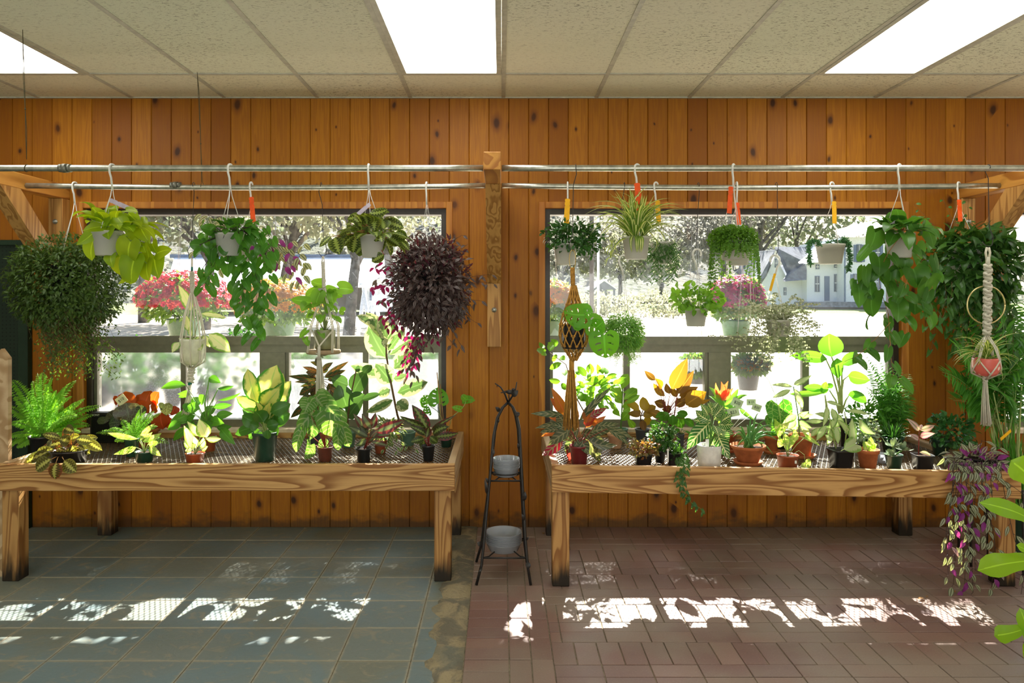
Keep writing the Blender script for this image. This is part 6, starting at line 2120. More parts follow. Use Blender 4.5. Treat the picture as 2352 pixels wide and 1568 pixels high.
p = potted('potted_haworthia', 'dark spiky grass-like rosette in dark green pot behind the echeveria', BR, (2050, 1052, 50, 42), 'dkg', Y=4.36)
p.rosette(90, p.top + Vector((0, 0, .01)), (.07, .12), (.010, .016), 'grass', (5, 85), .15, .1, .3, .05)
p.done('deep', 'g')

p = potted('potted_holiday_cactus', 'low bushy green plant behind the striped plant, under the bird-of-paradise leaves', BR, (1990, 1012, 44, 30), 'dkg', Y=4.6)
c = X('I', 1960, 890, 4.6)
p.bush(c, (.17, .10, .09), 260, (.03, .045), (.018, .026), .3, .7, .1, 'obov')
p.twigs(p.top, c, (.13, .08, .06), 24)
p.done('mid', 'g')

p = potted('potted_parlor_palm', 'feathery parlour palm in green pot at the right edge of the right window', 'potted palm', (2053, 1005, 46, 34), 'ltg', Y=4.6)
for (x, y) in ((1930, 320), (1980, 400), (2050, 350), (2150, 400), (2250, 420), (2350, 500), (2000, 500), (1960, 640), (2100, 480), (2200, 560), (2320, 600), (2380, 660), (2080, 600), (2180, 680), (2280, 720), (2020, 700), (2120, 760), (2300, 800), (2060, 830), (2180, 520), (2400, 780), (2240, 800), (2140, 640)):
    t = X('I', x, y, 4.6 + R(-.14, .12)); p.frond(p.top, t, R(.03, .12), R(.06, .085), 20, .08)
p.bush(X('I', 2200, 720, 4.6), (.11, .09, .15), 600, (.03, .06), (.004, .007), .1, .8, .0)
p.done('palm', 'g')

p = potted('potted_pink_tradescantia', 'single pink-striped stem in a small square black pot', BR, (2119, 1078, 44, 35), 'black', 'sq')
p.stem('J', [(1010, 1220), (1013, 1100), (1018, 1000)], .003, .002)
p.pl('J', [(1015, 1010, 905, 895, 50), (1025, 1000, 1155, 958, 52), (1012, 1090, 928, 1038, 48), (1025, 1060, 1160, 1030, 52), (1020, 1200, 1125, 1240, 42), (1020, 1000, 1040, 950, 35)], 'lance', .05, .12, .3, pet=None)
p.done('pinkst', 'red')

p = potted('potted_jade_plant', 'jade plant with thick dark glossy leaves in dark green pot at the right end', BR, (2160, 1046, 40, 38), 'dkg')
c = X('J', 1300, 1010, p.Y)
p.bush(c, (.135, .11, .105), 330, (.035, .052), (.018, .026), .35, .8, 0, 'obov')
p.pl('J', [(1200, 900, 1170, 850, 50), (1240, 890, 1230, 840, 50), (1300, 900, 1300, 850, 50), (1420, 980, 1520, 960, 45), (1440, 1030, 1530, 1040, 45), (1400, 1100, 1460, 1180, 50), (1220, 1120, 1200, 1200, 50), (1140, 930, 1090, 900, 50)], 'obov', .08)
p.twigs(p.top, c, (.10, .08, .08), 18, .003)
p.done('jade', 'br')

# clear cup
t = thing('plastic_cup', P(2036, 1062, 4.1), 'clear plastic cup standing beside the echeveria pot', 'cup')
b = P(2030, 1066, 4.14); b.z = zmesh(b.x) + .001
t.location = b; WLOC[t.name] = Vector(b)
m = MB(); m.lathe(b, [(.001, 0), (.03, 0), (.042, .05), (.043, .051), (.041, .051), (.029, .003), (.001, .003)], 24); m.build('cup_body', MT['clear'], t)

# trailing zebrina over the corner
p = potted('potted_trailing_zebrina', 'purple and silver trailing plant spilling over the right corner of the right bench', BR, (2245, 1080, 80, 30), 'black', 'tub', Y=4.0)
c = P(2235, 1052, 3.98)
p.bush(c, (.135, .11, .055), 110, (.05, .075), (.022, .03), .3, .6, .1, 'lance')
fy = 3.77
for (x0, x1, y1) in ((2190, 2178, 1320), (2195, 2172, 1240), (2200, 2190, 1340), (2210, 2215, 1350), (2222, 2228, 1330), (2235, 2212, 1300), (2245, 2235, 1360), (2255, 2265, 1260), (2262, 2278, 1345), (2268, 2290, 1110), (2205, 2200, 1200), (2215, 2240, 1310), (2230, 2222, 1180), (2275, 2268, 1230), (2290, 2352, 1150), (2300, 2345, 1370), (2188, 2195, 1290), (2250, 2290, 1330)):
    ym = (1080 + y1) / 2
    p.vine([P(x0, 1062, 3.95), P(x0 + 2, 1062, 3.82), P(x0, 1090, fy), P((x0 + x1) / 2 + R(-10, 10), ym, fy - .02), P(x1 + R(-6, 6), (ym + y1) / 2, fy - .03), P(x1, y1, fy - .03)], .042, (.042, .062), (.019, .026), 'lance', .0018)
for e in ((2255, 1010), (2290, 1025), (2280, 1050), (2165, 1050), (2175, 1075)):
    p.vine([p.top, (p.top + P(*e, 3.95)) / 2, P(*e, 3.95)], .03, (.05, .07), (.018, .024), 'lance', .0018)
p.done('nan', 'dk')

p = potted('potted_red_begonia', 'tiny dark red leaved plant behind the trailing purple plant', BR, (2296, 1070, 30, 20), 'black', Y=4.2)
p.rosette(16, P(2296, 1050, 4.2), (.03, .05), (.03, .045), 'round', (10, 80), .2, .1, .15, .01, pet=.4)
p.done('red', 'red')

# areca palm standing on the floor behind the bench end
xb = P(2320, 0, 4.42).x
p = Plant('areca_palm', (xb, 4.42, 0), 'tall areca palm with many canes standing on the floor at far right', 'potted palm')
m = MB(); m.lathe((xb, 4.42, 0), potprof('tall', .15, .26), 30); m.build('pot', PM['dkg'], p.root)
m = MB(); m.lathe((xb, 4.42, 0), [(.001, .2), (.13, .2), (.13, .22), (.001, .225)], 20); m.build('soil', SOIL, p.root)
p.Y = 4.42
for k in range(26):
    b = Vector((xb + R(-.09, .09), 4.42 + R(-.08, .08), .21))
    m_ = P(R(2268, 2352), R(880, 1000), 4.42 + R(-.12, .12))
    p.st.tube([b, (b + m_) / 2 + rv(.01), m_], .006, 6, .004)
    t = P(R(2160, 2440), R(640, 900), 4.42 + R(-.22, .2))
    t.x = min(max(t.x, m_.x - .4), m_.x + .45)
    p.frond(m_, t, R(.05, .18), R(.11, .17), 18, .07)
for e in ((2165, 855), (2175, 870), (2200, 760), (2190, 920), (2215, 840), (2330, 700), (2340, 740), (2300, 780)):
    m_ = P(2290, 980, 4.42)
    p.frond(m_, P(e[0], e[1], 4.36), .14, .14, 20, .07)
for _ in range(60):
    b = Vector((xb + R(-.12, .12), 4.42 + R(-.1, .1), .22)); t = P(R(2265, 2360), R(930, 1060), 4.4 + R(-.15, .15))
    p.f.leaf(b, t, Vector((R(-1, 1), -1, .2)), .008, 'grass', .04, .3, 6)
p.done('palm', 'lt')
m = MB(); a, c = P(2297, 1006, 4.2), P(2321, 985, 4.2); m.prism([a, a + Vector((.006, 0, -.016)), c + Vector((.006, 0, -.016)), c], Vector((0, .001, 0))); m.build('price_tag', TAGM['ye'], p.root, False)

# fiddle-leaf fig in the right foreground
xf, yf = P(2480, 0, 3.0).x, 3.0
p = Plant('fiddle_leaf_fig', (xf, yf, 0), 'fiddle-leaf fig whose big lime leaves enter from the right edge in the foreground', 'potted fig')
m = MB(); m.lathe((xf, yf, 0), potprof('tall', .14, .24), 30); m.build('pot', PM['terra'], p.root)
m = MB(); m.lathe((xf, yf, 0), [(.001, .19), (.125, .19), (.125, .21), (.001, .215)], 20); m.build('soil', SOIL, p.root)
p.Y = yf
p.st.tube([(xf, yf, .2), (xf + .01, yf, .6), (xf - .01, yf, 1.1)], .012, 8, .008)
p.pl('L', [(860, 640, 470, 480, 150), (880, 900, 455, 970, 195), (860, 330, 695, 180, 240), (850, 860, 735, 790, 80)], 'fiddle', .06, .14, .12, rows=9, wave=.06, tilt=.9)
p.pl('L', [(790, 1390, 575, 1440, 150)], 'fiddle', .04, .15, .15, rows=9, wave=.06, tilt=.2)
p.pl('L', [(900, 1560, 780, 1560, 130), (830, 1500, 760, 1240, 120)], 'fiddle', .04, .1, .1, rows=9)
for (a, b_) in ((860, 640), (880, 900), (860, 330), (850, 860), (790, 1390), (830, 1500)):
    q = X('L', a, b_, yf); p.st.tube([(xf, yf, min(1.05, max(.3, q.z - .05))), q], .004, 6)
p.done('fiddle', 'br')

# black metal plant stand whose thin legs show behind the bench end
t = thing('metal_plant_stand', P(2300, 1250, 4.2), 'low black metal stand whose thin legs show behind the right bench end', 'plant stand')
t.location.z = 0; WLOC[t.name] = Vector(t.location)
X0, X1 = P(2252, 0, 4.05).x, P(2336, 0, 4.05).x
for (x, y) in ((X0, 4.13), (X1, 4.0), (X0 + .03, 4.29), (X1, 4.29)):
    m = MB(); m.tube([(x, y, 0), (x, y, .46)], .008, 6); m.build('leg', MT['iron'], t)
m = MB()
for a, b in (((X0, 4.13), (X1, 4.0)), ((X1, 4.0), (X1, 4.29)), ((X1, 4.29), (X0 + .03, 4.29)), ((X0 + .03, 4.29), (X0, 4.13))):
    m.tube([(a[0], a[1], .455), (b[0], b[1], .455)], .007, 6)
m.build('top_frame', MT['iron'], t)

# fallen bits on the floor
DL = leafmat('dry_leaf', (.22, .10, .03), (.30, .18, .07), tr=.2)
for (x, y, L, lab) in ((2115, 1378, 28, 'dry curled brown leaf on the brick floor, nearest the sun patch'), (2130, 1372, 18, 'small dry brown leaf on the brick floor beside the curled one'), (2190, 1360, 26, 'thin dry twig leaf on the floor below the trailing purple plant'), (1248, 1226, 22, 'thin dry leaf on the brick floor beside the right bench post')):
    Y = 1.507 * F / (y - CY)
    c = P(x, y, Y); c.z = .0045
    l = L / F * Y
    m = MB(); a = R(0, 6.28); d = Vector((cos(a), sin(a) * .5, 0)); m.leaf(c - d * l / 2, c + d * l / 2, (0, 0, 1), l * .16, 'lance', .08, .4, 6)
    tag(m.build('fallen_leaf', DL, None, True, c), lab, 'leaf')
# ================================================================ OUTSIDE
def gz(Y):
    return -.12 + max(0, Y - 6) * .0138 if Y < 68 else .736


def m_ground():
    g = G('gravel_and_grass')
    o = g.pos()
    x = g.xyz(o)
    a = g.noise(g.scale(o, (.5, .18, 1)), 1.0, 5)
    b = g.noise(g.scale(o, (8, 8, 1)), 1.0, 4)
    col = g.mix(g.step(a, .35, .65), (.42, .38, .32), (.30, .27, .23))
    col = g.mix(g.M('MULTIPLY', b, .5), col, (.5, .42, .32))
    gr = g.M('MULTIPLY', g.step(g.M('ADD', x[1], g.M('MULTIPLY', a, 14.0)), 52.0, 57.0), 1.0)
    col = g.mix(gr, col, (.16, .20, .06))
    return g.done(g.bsdf(col, .95, .1))


mb = MB()
ys = [4.95, 6, 10, 20, 40, 68, 90, 240]
for i in range(len(ys) - 1):
    q = [mb.add((x, y, gz(y))) for x, y in ((-90, ys[i]), (90, ys[i]), (140, ys[i + 1]), (-140, ys[i + 1]))]
    mb.f.append(q)
tag(mb.build('ground', m_ground(), None, False), kind='structure')


def m_hill():
    g = G('wooded_hillside')
    o = g.pos()
    a = g.noise(g.scale(o, (.35, .2, .5)), 1.0, 6, .65)
    b = g.noise(g.scale(o, (.05, .05, .08)), 1.0, 3)
    col = g.mix(g.step(a, .35, .65), (.055, .065, .065), (.15, .135, .10))
    col = g.mix(g.step(b, .4, .6), col, (.09, .10, .07))
    return g.done(g.bsdf(col, .95, .1, 0, g.bump(a, 1.0, 2.0)))


mb = MB()
rows = []
for j in range(15):
    Y = 95 + j * 11
    row = []
    for i in range(49):
        X = -150 + i * 6.3
        h = .6 + 31 * (1 - math.exp(-((j / 6.0) ** 1.6))) * (1 + .1 * sin(X * .05 + 1) + .05 * sin(X * .13))
        h *= .42 + .58 * (1 / (1 + math.exp((X - 62) / 9)))
        row.append(mb.add((X, Y, h + R(-.8, .8))))
    rows.append(row)
for j in range(14):
    for i in range(48):
        mb.f.append([rows[j][i], rows[j][i + 1], rows[j + 1][i + 1], rows[j + 1][i]])
tag(mb.build('hill', m_hill()), kind='structure')
HB = mb

MT['aut1'] = leafmat('autumn_leaf_yellow', (.30, .28, .17), (.22, .23, .14), tr=.5, mid=False, rough=.6, tm=(1.15, 1.2, 1.15))
MT['aut2'] = leafmat('autumn_leaf_olive', (.14, .17, .10), (.22, .20, .13), tr=.45, mid=False, rough=.6, tm=(1.1, 1.2, 1.15))
MT['aut3'] = leafmat('autumn_leaf_tan', (.28, .25, .20), (.20, .18, .15), tr=.5, mid=False, rough=.6, tm=(1.1, 1.2, 1.25))
MT['bark'] = plain('grey_bark', (.10, .09, .08), .9, .1, 0, .4, 4)


def clump(mb, c, r, n, size):
    for _ in range(n):
        d = rv().normalized()
        p = Vector(c) + Vector((d.x * r[0], d.y * r[1], d.z * r[2])) * R(.55, 1.0)
        mb.sleaf(p, (d + rv(.8)).normalized(), rv().normalized(), size * R(.7, 1.3), size * .42)


def tree(px, Y, H, cr, mat, label, n=1500, size=.22, lean=0.0, trunk=.22, fork=2):
    x = (px - CX) / F * Y
    g0 = gz(Y)
    t = thing('autumn_tree', (x, Y, g0), label, 'tree')
    tr, cm = MB(), MB()
    top = Vector((x + lean * H, Y, g0 + H * .55))
    tr.tube([(x, Y, g0 - .1), (x + lean * H * .3, Y, g0 + H * .2), (x + lean * H * .7, Y, g0 + H * .4), top], trunk, 8, trunk * .5)
    for k in range(fork + 4):
        a = R(0, 6.28)
        b = Vector((x + lean * H * .6, Y, g0 + H * R(.25, .45)))
        e = b + Vector((cos(a) * cr * .8, sin(a) * cr * .5, H * R(.25, .5)))
        tr.tube([b, (b + e) / 2 + rv(.3), e], trunk * .45, 6, trunk * .1)
        clump(cm, e, (cr * .5, cr * .5, cr * .42), n // (fork + 6), size)
    clump(cm, top + Vector((0, 0, H * .12)), (cr, cr * .9, H * .33), n // 2, size)
    tr.build('trunk', MT['bark'], t)
    cm.build('crown', MT[mat], t, False)


TR = [(470, 30, 9, 4.0, 'aut2', 'olive green tree beyond the pink flower basket, behind the left window', 2600, .3, .05, .25),
      (640, 38, 12, 5.0, 'aut1', 'yellowing tree with leaning trunk behind the orange flower basket', 3200, .34, .10, .3),
      (800, 26, 9, 3.4, 'aut1', 'yellow tree with forked grey trunk seen through the left window', 2600, .24, .06, .22),
      (905, 34, 11, 4.2, 'aut2', 'leafy tree at the right side of the left window view', 2200, .3, -.05, .26),
      (330, 36, 11, 4.5, 'aut2', 'dark green tree at the left edge of the left window view', 2200, .32, 0, .28),
      (1520, 75, 9, 6, 'aut3', 'tan autumn tree at the foot of the wooded hill', 2600, .5, 0, .3),
      (1660, 82, 15, 6, 'aut3', 'tall pale tree behind the baby tears basket', 2600, .55, .02, .35),
      (1750, 78, 19, 6.5, 'aut3', 'tall bare grey tree rising beside the white house', 1800, .5, -.02, .4),
      (1425, 70, 7, 5.5, 'aut1', 'round yellow tree beyond the small pavilion', 2400, .45, 0, .25),
      (1290, 66, 8, 5, 'aut3', 'tan tree at the left edge of the right window view', 2200, .45, 0, .25),
      (1830, 85, 17, 7, 'aut2', 'hazy tree behind the roofs of the white house', 2200, .6, 0, .35)]
for a in TR:
    tree(*a)
# hedge of pale shrubs along the road
hm = MB()
for px in range(1255, 1760, 26):
    Y = 44 + R(-3, 3)
    clump(hm, ((px - CX) / F * Y, Y, gz(Y) + .7), (.9, .8, R(.6, 1.0)), 190, .2)
tag(hm.build('roadside_shrubs', MT['aut1'], None, False), 'pale overgrown shrubs along the far road edge', 'shrubs', None, 'stuff')
fm = MB()
for _ in range(420):
    i = random.randrange(len(HB.v))
    x, y, z = HB.v[i]
    if y > 215 or abs(x) > 120:
        continue
    h = R(3, 6)
    clump(fm, (x + R(-3, 3), y + R(-4, 4), z + h * .5), (h * .5, h * .5, h * .6), 34, R(1.0, 1.7))
tag(fm.build('hillside_forest', MT['aut3'], None, False), 'autumn woods covering the hazy hillside', 'forest', None, 'stuff')

# ---- white clapboard house
MT['clap'] = plain('white_clapboard', (.62, .64, .66), .6, .3)
MT['shing'] = plain('grey_shingle', (.12, .13, .15), .8, .2, 0, .25, 3)
MT['tin'] = plain('pale_tin_roof', (.75, .76, .78), .4, .5)
MT['shut'] = plain('slate_blue_shutter', (.10, .14, .22), .6, .3)
MT['hglass'] = plain('house_window_glass', (.08, .10, .13), .15, .6)
MT['stone'] = plain('grey_foundation', (.16, .17, .19), .9, .1, 0, .3, 4)
HY = 60.0
hs = thing('house', P(1950, 704, HY), 'white clapboard house with dark roof seen through the right window', 'house')


def hp(x, y, Y=HY):
    return P(*Q('K', x, y), Y)


def slab(mb, pts, Y, depth):
    mb.prism([hp(x, y, Y) for x, y in pts], Vector((0, depth, 0)))


m = MB()
slab(m, [(1090, 1090), (1540, 1090), (1540, 330), (1090, 640)], HY, 6)
m.build('wall', MT['clap'], hs, False)
m = MB(); slab(m, [(1541, 1090), (2700, 1090), (2700, 330), (1541, 330)], HY - 1.5, 9); m.build('wall', MT['clap'], hs, False)
m = MB(); slab(m, [(560, 1140), (560, 870), (620, 780), (720, 545), (850, 800), (1089, 800), (1089, 1120)], HY + 1, 7); m.build('wall', MT['clap'], hs, False)
# roofs
m = MB()
a, b = hp(725, 475, HY + .6), hp(1095, 475, HY + 3)
m.prism([a, b, hp(1095, 660, HY + .4), hp(860, 775, HY + .4)], Vector((0, .3, .25)))
m.prism([hp(720, 475, HY + .8), hp(725, 475, HY + .6), hp(600, 800, HY + .5), hp(470, 890, HY + .5), hp(540, 800, HY + .6)], Vector((0, 7, .2)))
m.prism([hp(820, 850, HY - .6), hp(1088, 832, HY - .6), hp(1088, 650, HY + .3), hp(880, 765, HY + .3)], Vector((0, .2, .15)))
m.build('roof', MT['shing'], hs, False)
m = MB()
m.prism([hp(1000, 640, HY - .8), hp(1540, 600, HY - .8), hp(1540, 380, HY + 2.6), hp(1300, 400, HY + 2.6)], Vector((0, .2, .12)))
m.prism([hp(1480, 330, HY - 2.4), hp(2760, 150, HY - 2.4), hp(2760, -60, HY + 3), hp(1440, 260, HY + 3)], Vector((0, .2, .15)))
m.build('roof', MT['tin'], hs, False)
m = MB(); slab(m, [(1100, 1150), (2700, 1160), (2700, 1091), (1100, 1088)], HY - 1.6, 6); m.build('foundation', MT['stone'], hs, False)


def hwin(x0, y0, x1, y1, Y, shut=False):
    f = MB()
    slab(f, [(x0 - 6, y1 + 6), (x1 + 6, y1 + 6), (x1 + 6, y0 - 6), (x0 - 6, y0 - 6)], Y - .06, .06)
    fo = f.build('window_frame', MT['shut'], hs, False)
    g = MB(); slab(g, [(x0, y1), (x1, y1), (x1, y0), (x0, y0)], Y - .09, .02)
    g.build('pane', MT['hglass'], fo, False)
    b = MB()
    xm, ym = (x0 + x1) / 2, (y0 + y1) / 2
    slab(b, [(xm - 2, y1), (xm + 2, y1), (xm + 2, y0), (xm - 2, y0)], Y - .12, .02)
    slab(b, [(x0, ym + 5), (x1, ym + 5), (x1, ym - 5), (x0, ym - 5)], Y - .12, .02)
    b.build('sash_bar', MT['clap'], fo, False)
    if shut:
        w = (x1 - x0) * .55
        for a in (x0 - w - 8, x1 + 8):
            s = MB(); slab(s, [(a, y1), (a + w, y1), (a + w, y0), (a, y0)], Y - .07, .05)
            s.build('shutter', MT['shut'], hs, False)


for w in ((1192, 790, 1236, 965, HY), (1418, 770, 1465, 963, HY), (1202, 655, 1234, 700, HY), (1418, 657, 1452, 682, HY)):
    hwin(*w)
for w in ((1680, 420, 1735, 620, HY - 1.5), (1640, 765, 1690, 940, HY - 1.5), (1880, 765, 1930, 940, HY - 1.5), (1900, 420, 1950, 600, HY - 1.5), (2150, 420, 2210, 600, HY - 1.5), (2150, 765, 2210, 940, HY - 1.5), (2440, 420, 2500, 600, HY - 1.5), (2440, 765, 2500, 940, HY - 1.5)):
    hwin(*w, shut=True)
hwin(825, 925, 845, 1005, HY + 1); hwin(722, 590, 740, 680, HY + 1)
m = MB(); slab(m, [(1300, 1075), (1358, 1075), (1358, 788), (1300, 788)], HY - .07, .07); m.build('front_door', MT['shut'], hs, False)
m = MB(); slab(m, [(1534, 1088), (1546, 1088), (1546, 400), (1534, 400)], HY - 1.62, .1); m.build('downpipe', MT['shut'], hs, False)

# ---- long white barn roof behind the left window
bn = thing('barn', P(690, 705, 46), 'long low building with white roof seen through the left window', 'barn')
m = MB(); m.prism([P(400, 712, 46), P(900, 712, 46), P(900, 655, 46), P(400, 655, 46)], Vector((0, 7, 0))); m.build('wall', plain('barn_board', (.10, .085, .075), .8, .2), bn, False)
m = MB(); m.prism([P(380, 660, 45), P(915, 660, 45), P(900, 592, 50), P(400, 592, 50)], Vector((0, .2, .1))); m.build('roof', MT['tin'], bn, False)
m = MB(); m.prism([P(390, 592, 50), P(905, 592, 50), P(905, 584, 50), P(390, 584, 50)], Vector((0, .3, 0))); m.build('ridge_cap', MT['shut'], bn, False)
# pavilion
pv = thing('pavilion', P(1388, 705, 52), 'small open timber pavilion with gable roof across the road', 'pavilion')
m = MB(); m.prism([P(1362, 665, 52), P(1416, 665, 52), P(1388, 646, 52)], Vector((0, .2, 0))); m.build('gable', MT['shing'], pv, False)
m = MB(); m.prism([P(1388, 645, 52), P(1360, 666, 52), P(1360, 663, 52), P(1388, 642, 52)], Vector((0, 5, 0))); m.prism([P(1388, 645, 52), P(1388, 642, 52), P(1418, 663, 52), P(1418, 666, 52)], Vector((0, 5, 0))); m.build('roof', MT['tin'], pv, False)
for px in (1366, 1388, 1411):
    for dy in (0, 4):
        m = MB(); q = P(px, 690, 52); m.box(q.x - .07, q.x + .07, 52 + dy, 52.14 + dy, gz(52), P(px, 664, 52).z); m.build('post', MT['shing'], pv, False)
# poles
for (px, Y, r, zt, mat, lab) in ((1359, 24, .075, 5.5, 'bark', 'grey wooden utility pole outside the right window'), (1374, 20, .035, 5.5, 'tin', 'thin white pole standing beside the utility pole outside')):
    x = (px - CX) / F * Y
    m = MB(); m.tube([(x, Y, gz(Y) - .1), (x, Y, zt)], r, 10)
    tag(m.build('utility_pole' if mat == 'bark' else 'white_pole', MT[mat], None, True, (x, Y, gz(Y))), lab, 'pole')
# white swing frame and shed on the left
sw = thing('swing_frame', P(836, 715, 16), 'white A-shaped swing frame standing outside the left window', 'swing frame')
for (a, b) in ((812, 836), (858, 832)):
    for dy in (0, 1.6):
        m = MB(); q0, q1 = P(a, 715, 16), P(b, 655, 16)
        q0.z = gz(16)
        m.tube([q0 + Vector((0, dy, 0)), q1 + Vector((0, dy * .8 + .15, 0))], .045, 8); m.build('leg', MT['clap'], sw)
m = MB(); q = P(834, 655, 16); m.tube([q + Vector((0, -.2, 0)), q + Vector((0, 1.9, 0))], .05, 8); m.build('top_bar', MT['clap'], sw)
sh = thing('garden_shed', P(868, 715, 22), 'small white shed beside the purple plant, outside the left window', 'shed')
m = MB(); m.prism([P(842, 716, 22), P(900, 716, 22), P(900, 660, 22), P(871, 640, 22), P(842, 660, 22)], Vector((0, 3, 0))); m.build('wall', MT['clap'], sh, False)
m = MB(); m.prism([P(871, 640, 21.8), P(838, 664, 21.8), P(838, 660, 21.8), P(871, 635, 21.8)], Vector((0, 3.4, 0))); m.prism([P(871, 640, 21.8), P(871, 635, 21.8), P(904, 660, 21.8), P(904, 664, 21.8)], Vector((0, 3.4, 0))); m.build('roof', MT['tin'], sh, False)
m = MB(); m.prism([P(849, 690, 21.97), P(856, 690, 21.97), P(856, 664, 21.97), P(849, 664, 21.97)], Vector((0, .03, 0))); m.build('window_pane', MT['shut'], sh, False)

# ---- hanging chrysanthemum baskets just outside
MT['oring'] = plain('outdoor_pipe', (.3, .3, .3), .4, .5, .8)
MT['gpot'] = plain('green_plastic_basket', (.10, .24, .16), .4, .4)
MT['bpot'] = plain('grey_blue_basket', (.10, .14, .17), .45, .4)
MT['mumleaf'] = leafmat('mum_leaf', (.10, .22, .06), (.16, .30, .09), tr=.35)
for nm, c1, c2 in (('pink', (.62, .03, .14), (.75, .12, .14)), ('orange', (.72, .33, .015), (.78, .45, .03)), ('magenta', (.55, .02, .26), (.68, .06, .34))):
    MT['mum_' + nm] = leafmat('mum_petal_' + nm, c1, c2, tr=.4, mid=False, gain=.55)


def flower(mb, c, n, r):
    n = n.normalized()
    a = n.orthogonal().normalized(); b = n.cross(a)
    rn = random.random()
    for k in range(9):
        t = 2 * pi * k / 9 + R(-.1, .1)
        d = a * cos(t) + b * sin(t) + n * R(.15, .5)
        mb.sleaf(c, d.normalized(), n, r * R(.85, 1.1), r * .26, rn)


def mumbasket(cx, cy, rx, ry, Y, col, label, pot, potm='gpot', nfl=560, wire=True):
    c = P(cx, cy, Y)
    sx, sz = rx / F * Y, ry / F * Y
    px, y0, y1, w0, w1 = pot
    pb = P(px, y1, Y)
    t = thing('hanging_chrysanthemum', pb, label, 'flower basket', 'chrysanthemum baskets outside the windows')
    h = (y1 - y0) / F * Y
    r0, r1 = w0 / F * Y / 2, w1 / F * Y / 2
    m = MB(); m.lathe(pb, [(.001, 0), (r1, 0), (r0, h), (r0 * 1.04, h), (r0 * 1.04, h + .012), (r0 * .93, h + .012), (r0 * .9, h - .02), (.001, h - .02)], 28); m.build('pot', MT[potm], t)
    fl, lf = MB(), MB()
    for _ in range(nfl):
        d = rv().normalized()
        while d.z < -.25 + .1 * random.random():
            d = rv().normalized()
        p = c + Vector((d.x * sx, d.y * sx, d.z * sz)) * R(.93, 1.05)
        flower(fl, p, Vector((d.x, d.y, d.z * .8 + .35)), R(.026, .034))
    for _ in range(1500):
        d = rv().normalized()
        k = R(.45, .95)
        if d.z < -.75:
            continue
        p = c + Vector((d.x * sx, d.y * sx, d.z * sz)) * k
        lf.sleaf(p, (d + rv(.7)).normalized(), (d + Vector((0, 0, .6)) + rv(.4)).normalized(), R(.04, .06), .014)
    for _ in range(30):
        lf.tube([pb + Vector((0, 0, h * .9)), c + Vector((R(-.7, .7) * sx, R(-.7, .7) * sx, R(-.3, .6) * sz))], .002, 4)
    fl.build('flower_heads', MT['mum_' + col], t, False)
    lf.build('foliage', MT['mumleaf'], t, False)
    if wire:
        wi = MB()
        top = Vector((c.x, Y, 2.47))
        for k in range(3):
            a = 2 * pi * k / 3 + .5
            wi.tube([pb + Vector((r0 * cos(a), r0 * sin(a), h)), top], .0018, 4)
        wi.tube([top, top + Vector((0, .0, .05))], .004, 5)
        wi.build('hanging_wires', MT['oring'], t)


mumbasket(424, 690, 101, 66, 5.35, 'pink', 'huge pink chrysanthemum basket hanging outside the left window', (424, 735, 777, 78, 60))
mumbasket(636, 702, 96, 60, 5.35, 'orange', 'big orange chrysanthemum basket outside the left window', (640, 738, 776, 80, 62))
mumbasket(1258, 694, 66, 52, 5.3, 'orange', 'orange chrysanthemum basket half hidden at the left edge of the right window', (1262, 738, 774, 60, 48), nfl=340)
mumbasket(1692, 690, 62, 56, 5.35, 'magenta', 'magenta chrysanthemum basket hanging outside the right window', (1690, 738, 772, 66, 54), nfl=360)
mumbasket(1722, 838, 40, 22, 5.1, 'orange', 'small orange chrysanthemum in grey basket outside the lower right panes', (1716, 848, 894, 54, 40), 'bpot', 60, True)
mumbasket(1596, 840, 36, 24, 5.1, 'orange', 'small orange chrysanthemum outside the lower pane left of the window post', (1598, 846, 880, 44, 34), 'bpot', 50, True)
# unseen eave placed to shade the window tops; vine added to dapple the sun
m = MB(); m.prism([Vector((-6, 4.99, 2.78)), Vector((-6, 5.6, 2.5)), Vector((-6, 5.6, 2.56)), Vector((-6, 4.99, 2.86))], Vector((12, 0, 0)))
tag(m.build('roof_eave', MT['bark'], None, False), kind='structure')
t = thing('dapple_vine', (-4, 5.64, 2.5), 'unseen leafy vine added along the eave edge to dapple the sunlight', 'vine')
m = MB()
for _ in range(1700):
    b = Vector((R(-4.2, 4.6), 5.66 + R(-.05, .05), R(2.5, 2.98)))
    m.sleaf(b, (rv() + Vector((0, 0, -.4))).normalized(), Vector((R(-.5, .5), R(.3, 1), R(.2, 1))), R(.07, .11), R(.03, .045))
m.build('foliage', MT['mumleaf'], t, False)
m = MB()
for k in range(5):
    m.tube([(-4.2 + 8.8 * i / 40, 5.66, 2.55 + .09 * k + .03 * sin(i + k)) for i in range(41)], .006, 5)
m.build('stems', MT['bark'], t)
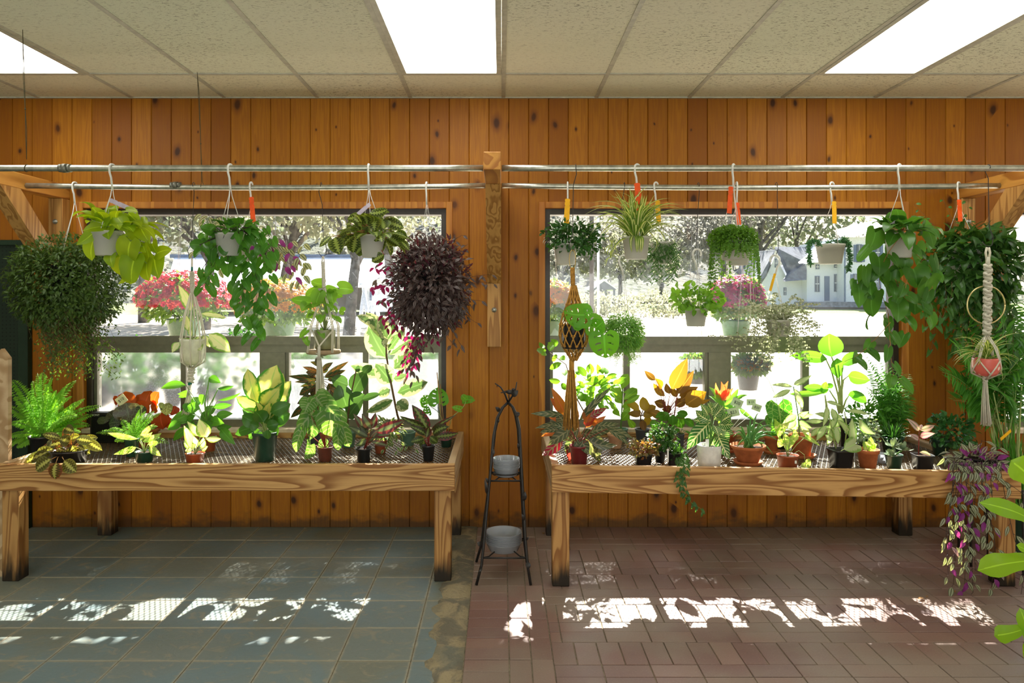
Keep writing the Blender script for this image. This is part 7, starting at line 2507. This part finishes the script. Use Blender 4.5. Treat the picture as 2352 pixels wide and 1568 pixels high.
# rows of potted shrubs on the gravel, seen through the misted panes
k = 0
for (px, Y, s, b) in ((240, 11, .5, .62), (305, 11.6, .5, .7), (350, 10.6, .42, .6), (398, 11.6, .45, .66), (455, 11, .45, .55), (520, 12, .5, .6), (560, 11, .6, .95), (700, 11, .45, .55), (760, 12, .5, .5), (900, 11, .5, .66), (960, 11.6, .45, .5), (1010, 11, .5, .6)):
    x = (px - CX) / F * Y
    g0 = gz(Y)
    t = thing('potted_shrub', (x, Y, g0), 'dark potted shrub in the row on the gravel beyond the misted left panes', 'potted shrub', 'potted shrubs on the gravel outside')
    m = MB(); r = .17; m.lathe((x, Y, g0), [(.001, 0), (r * .75, 0), (r, .3), (r * .92, .3), (.001, .27)], 16); m.build('pot', PM['black'], t)
    m = MB(); clump(m, (x, Y, g0 + .3 + b * .4), (s * .6, s * .5, b * .5), 420, .08); m.build('foliage', LM['deep'], t, False)

# ================================================================ LIGHT AND CAMERA
w = bpy.data.worlds.new('sky')
SC.world = w
w.use_nodes = True
nt = w.node_tree
sky = nt.nodes.new('ShaderNodeTexSky')
sky.sky_type = 'NISHITA'
sky.sun_disc = False
sky.sun_elevation = math.radians(45.8)
sky.sun_rotation = math.radians(11.3)
sky.air_density = 1.3; sky.dust_density = 2.5
bg = nt.nodes['Background']
nt.links.new(sky.outputs[0], bg.inputs['Color'])
bg.inputs['Strength'].default_value = SKY
L = bpy.data.lights.new('sun', 'SUN')
L.energy = SUN
L.angle = math.radians(.6)
L.color = (1, .95, .87)
so = bpy.data.objects.new('sun', L)
so.rotation_euler = Vector((-.2, -1, -1.05)).to_track_quat('-Z', 'Y').to_euler()
COL.objects.link(so)

cam = bpy.data.cameras.new('camera')
cam.sensor_width = 36
cam.lens = F / 2352 * 36
cam.shift_x = (1176 - CX) / 2352
cam.shift_y = -(784 - CY) / 2352
cam.clip_start = .05; cam.clip_end = 600
co = bpy.data.objects.new('camera', cam)
co.location = (0, 0, CZ)
co.rotation_euler = (pi / 2, 0, 0)
COL.objects.link(co)
SC.camera = co
SC.view_settings.view_transform = 'Standard'
SC.view_settings.look = 'None'
SC.view_settings.exposure = EXPO
SC.view_settings.gamma = 1
SC.cycles.max_bounces = 7
SC.cycles.diffuse_bounces = 4
SC.cycles.glossy_bounces = 2
SC.cycles.transmission_bounces = 5
SC.cycles.transparent_max_bounces = 10
SC.cycles.sample_clamp_indirect = 6
SC.cycles.caustics_reflective = False
SC.cycles.caustics_refractive = False
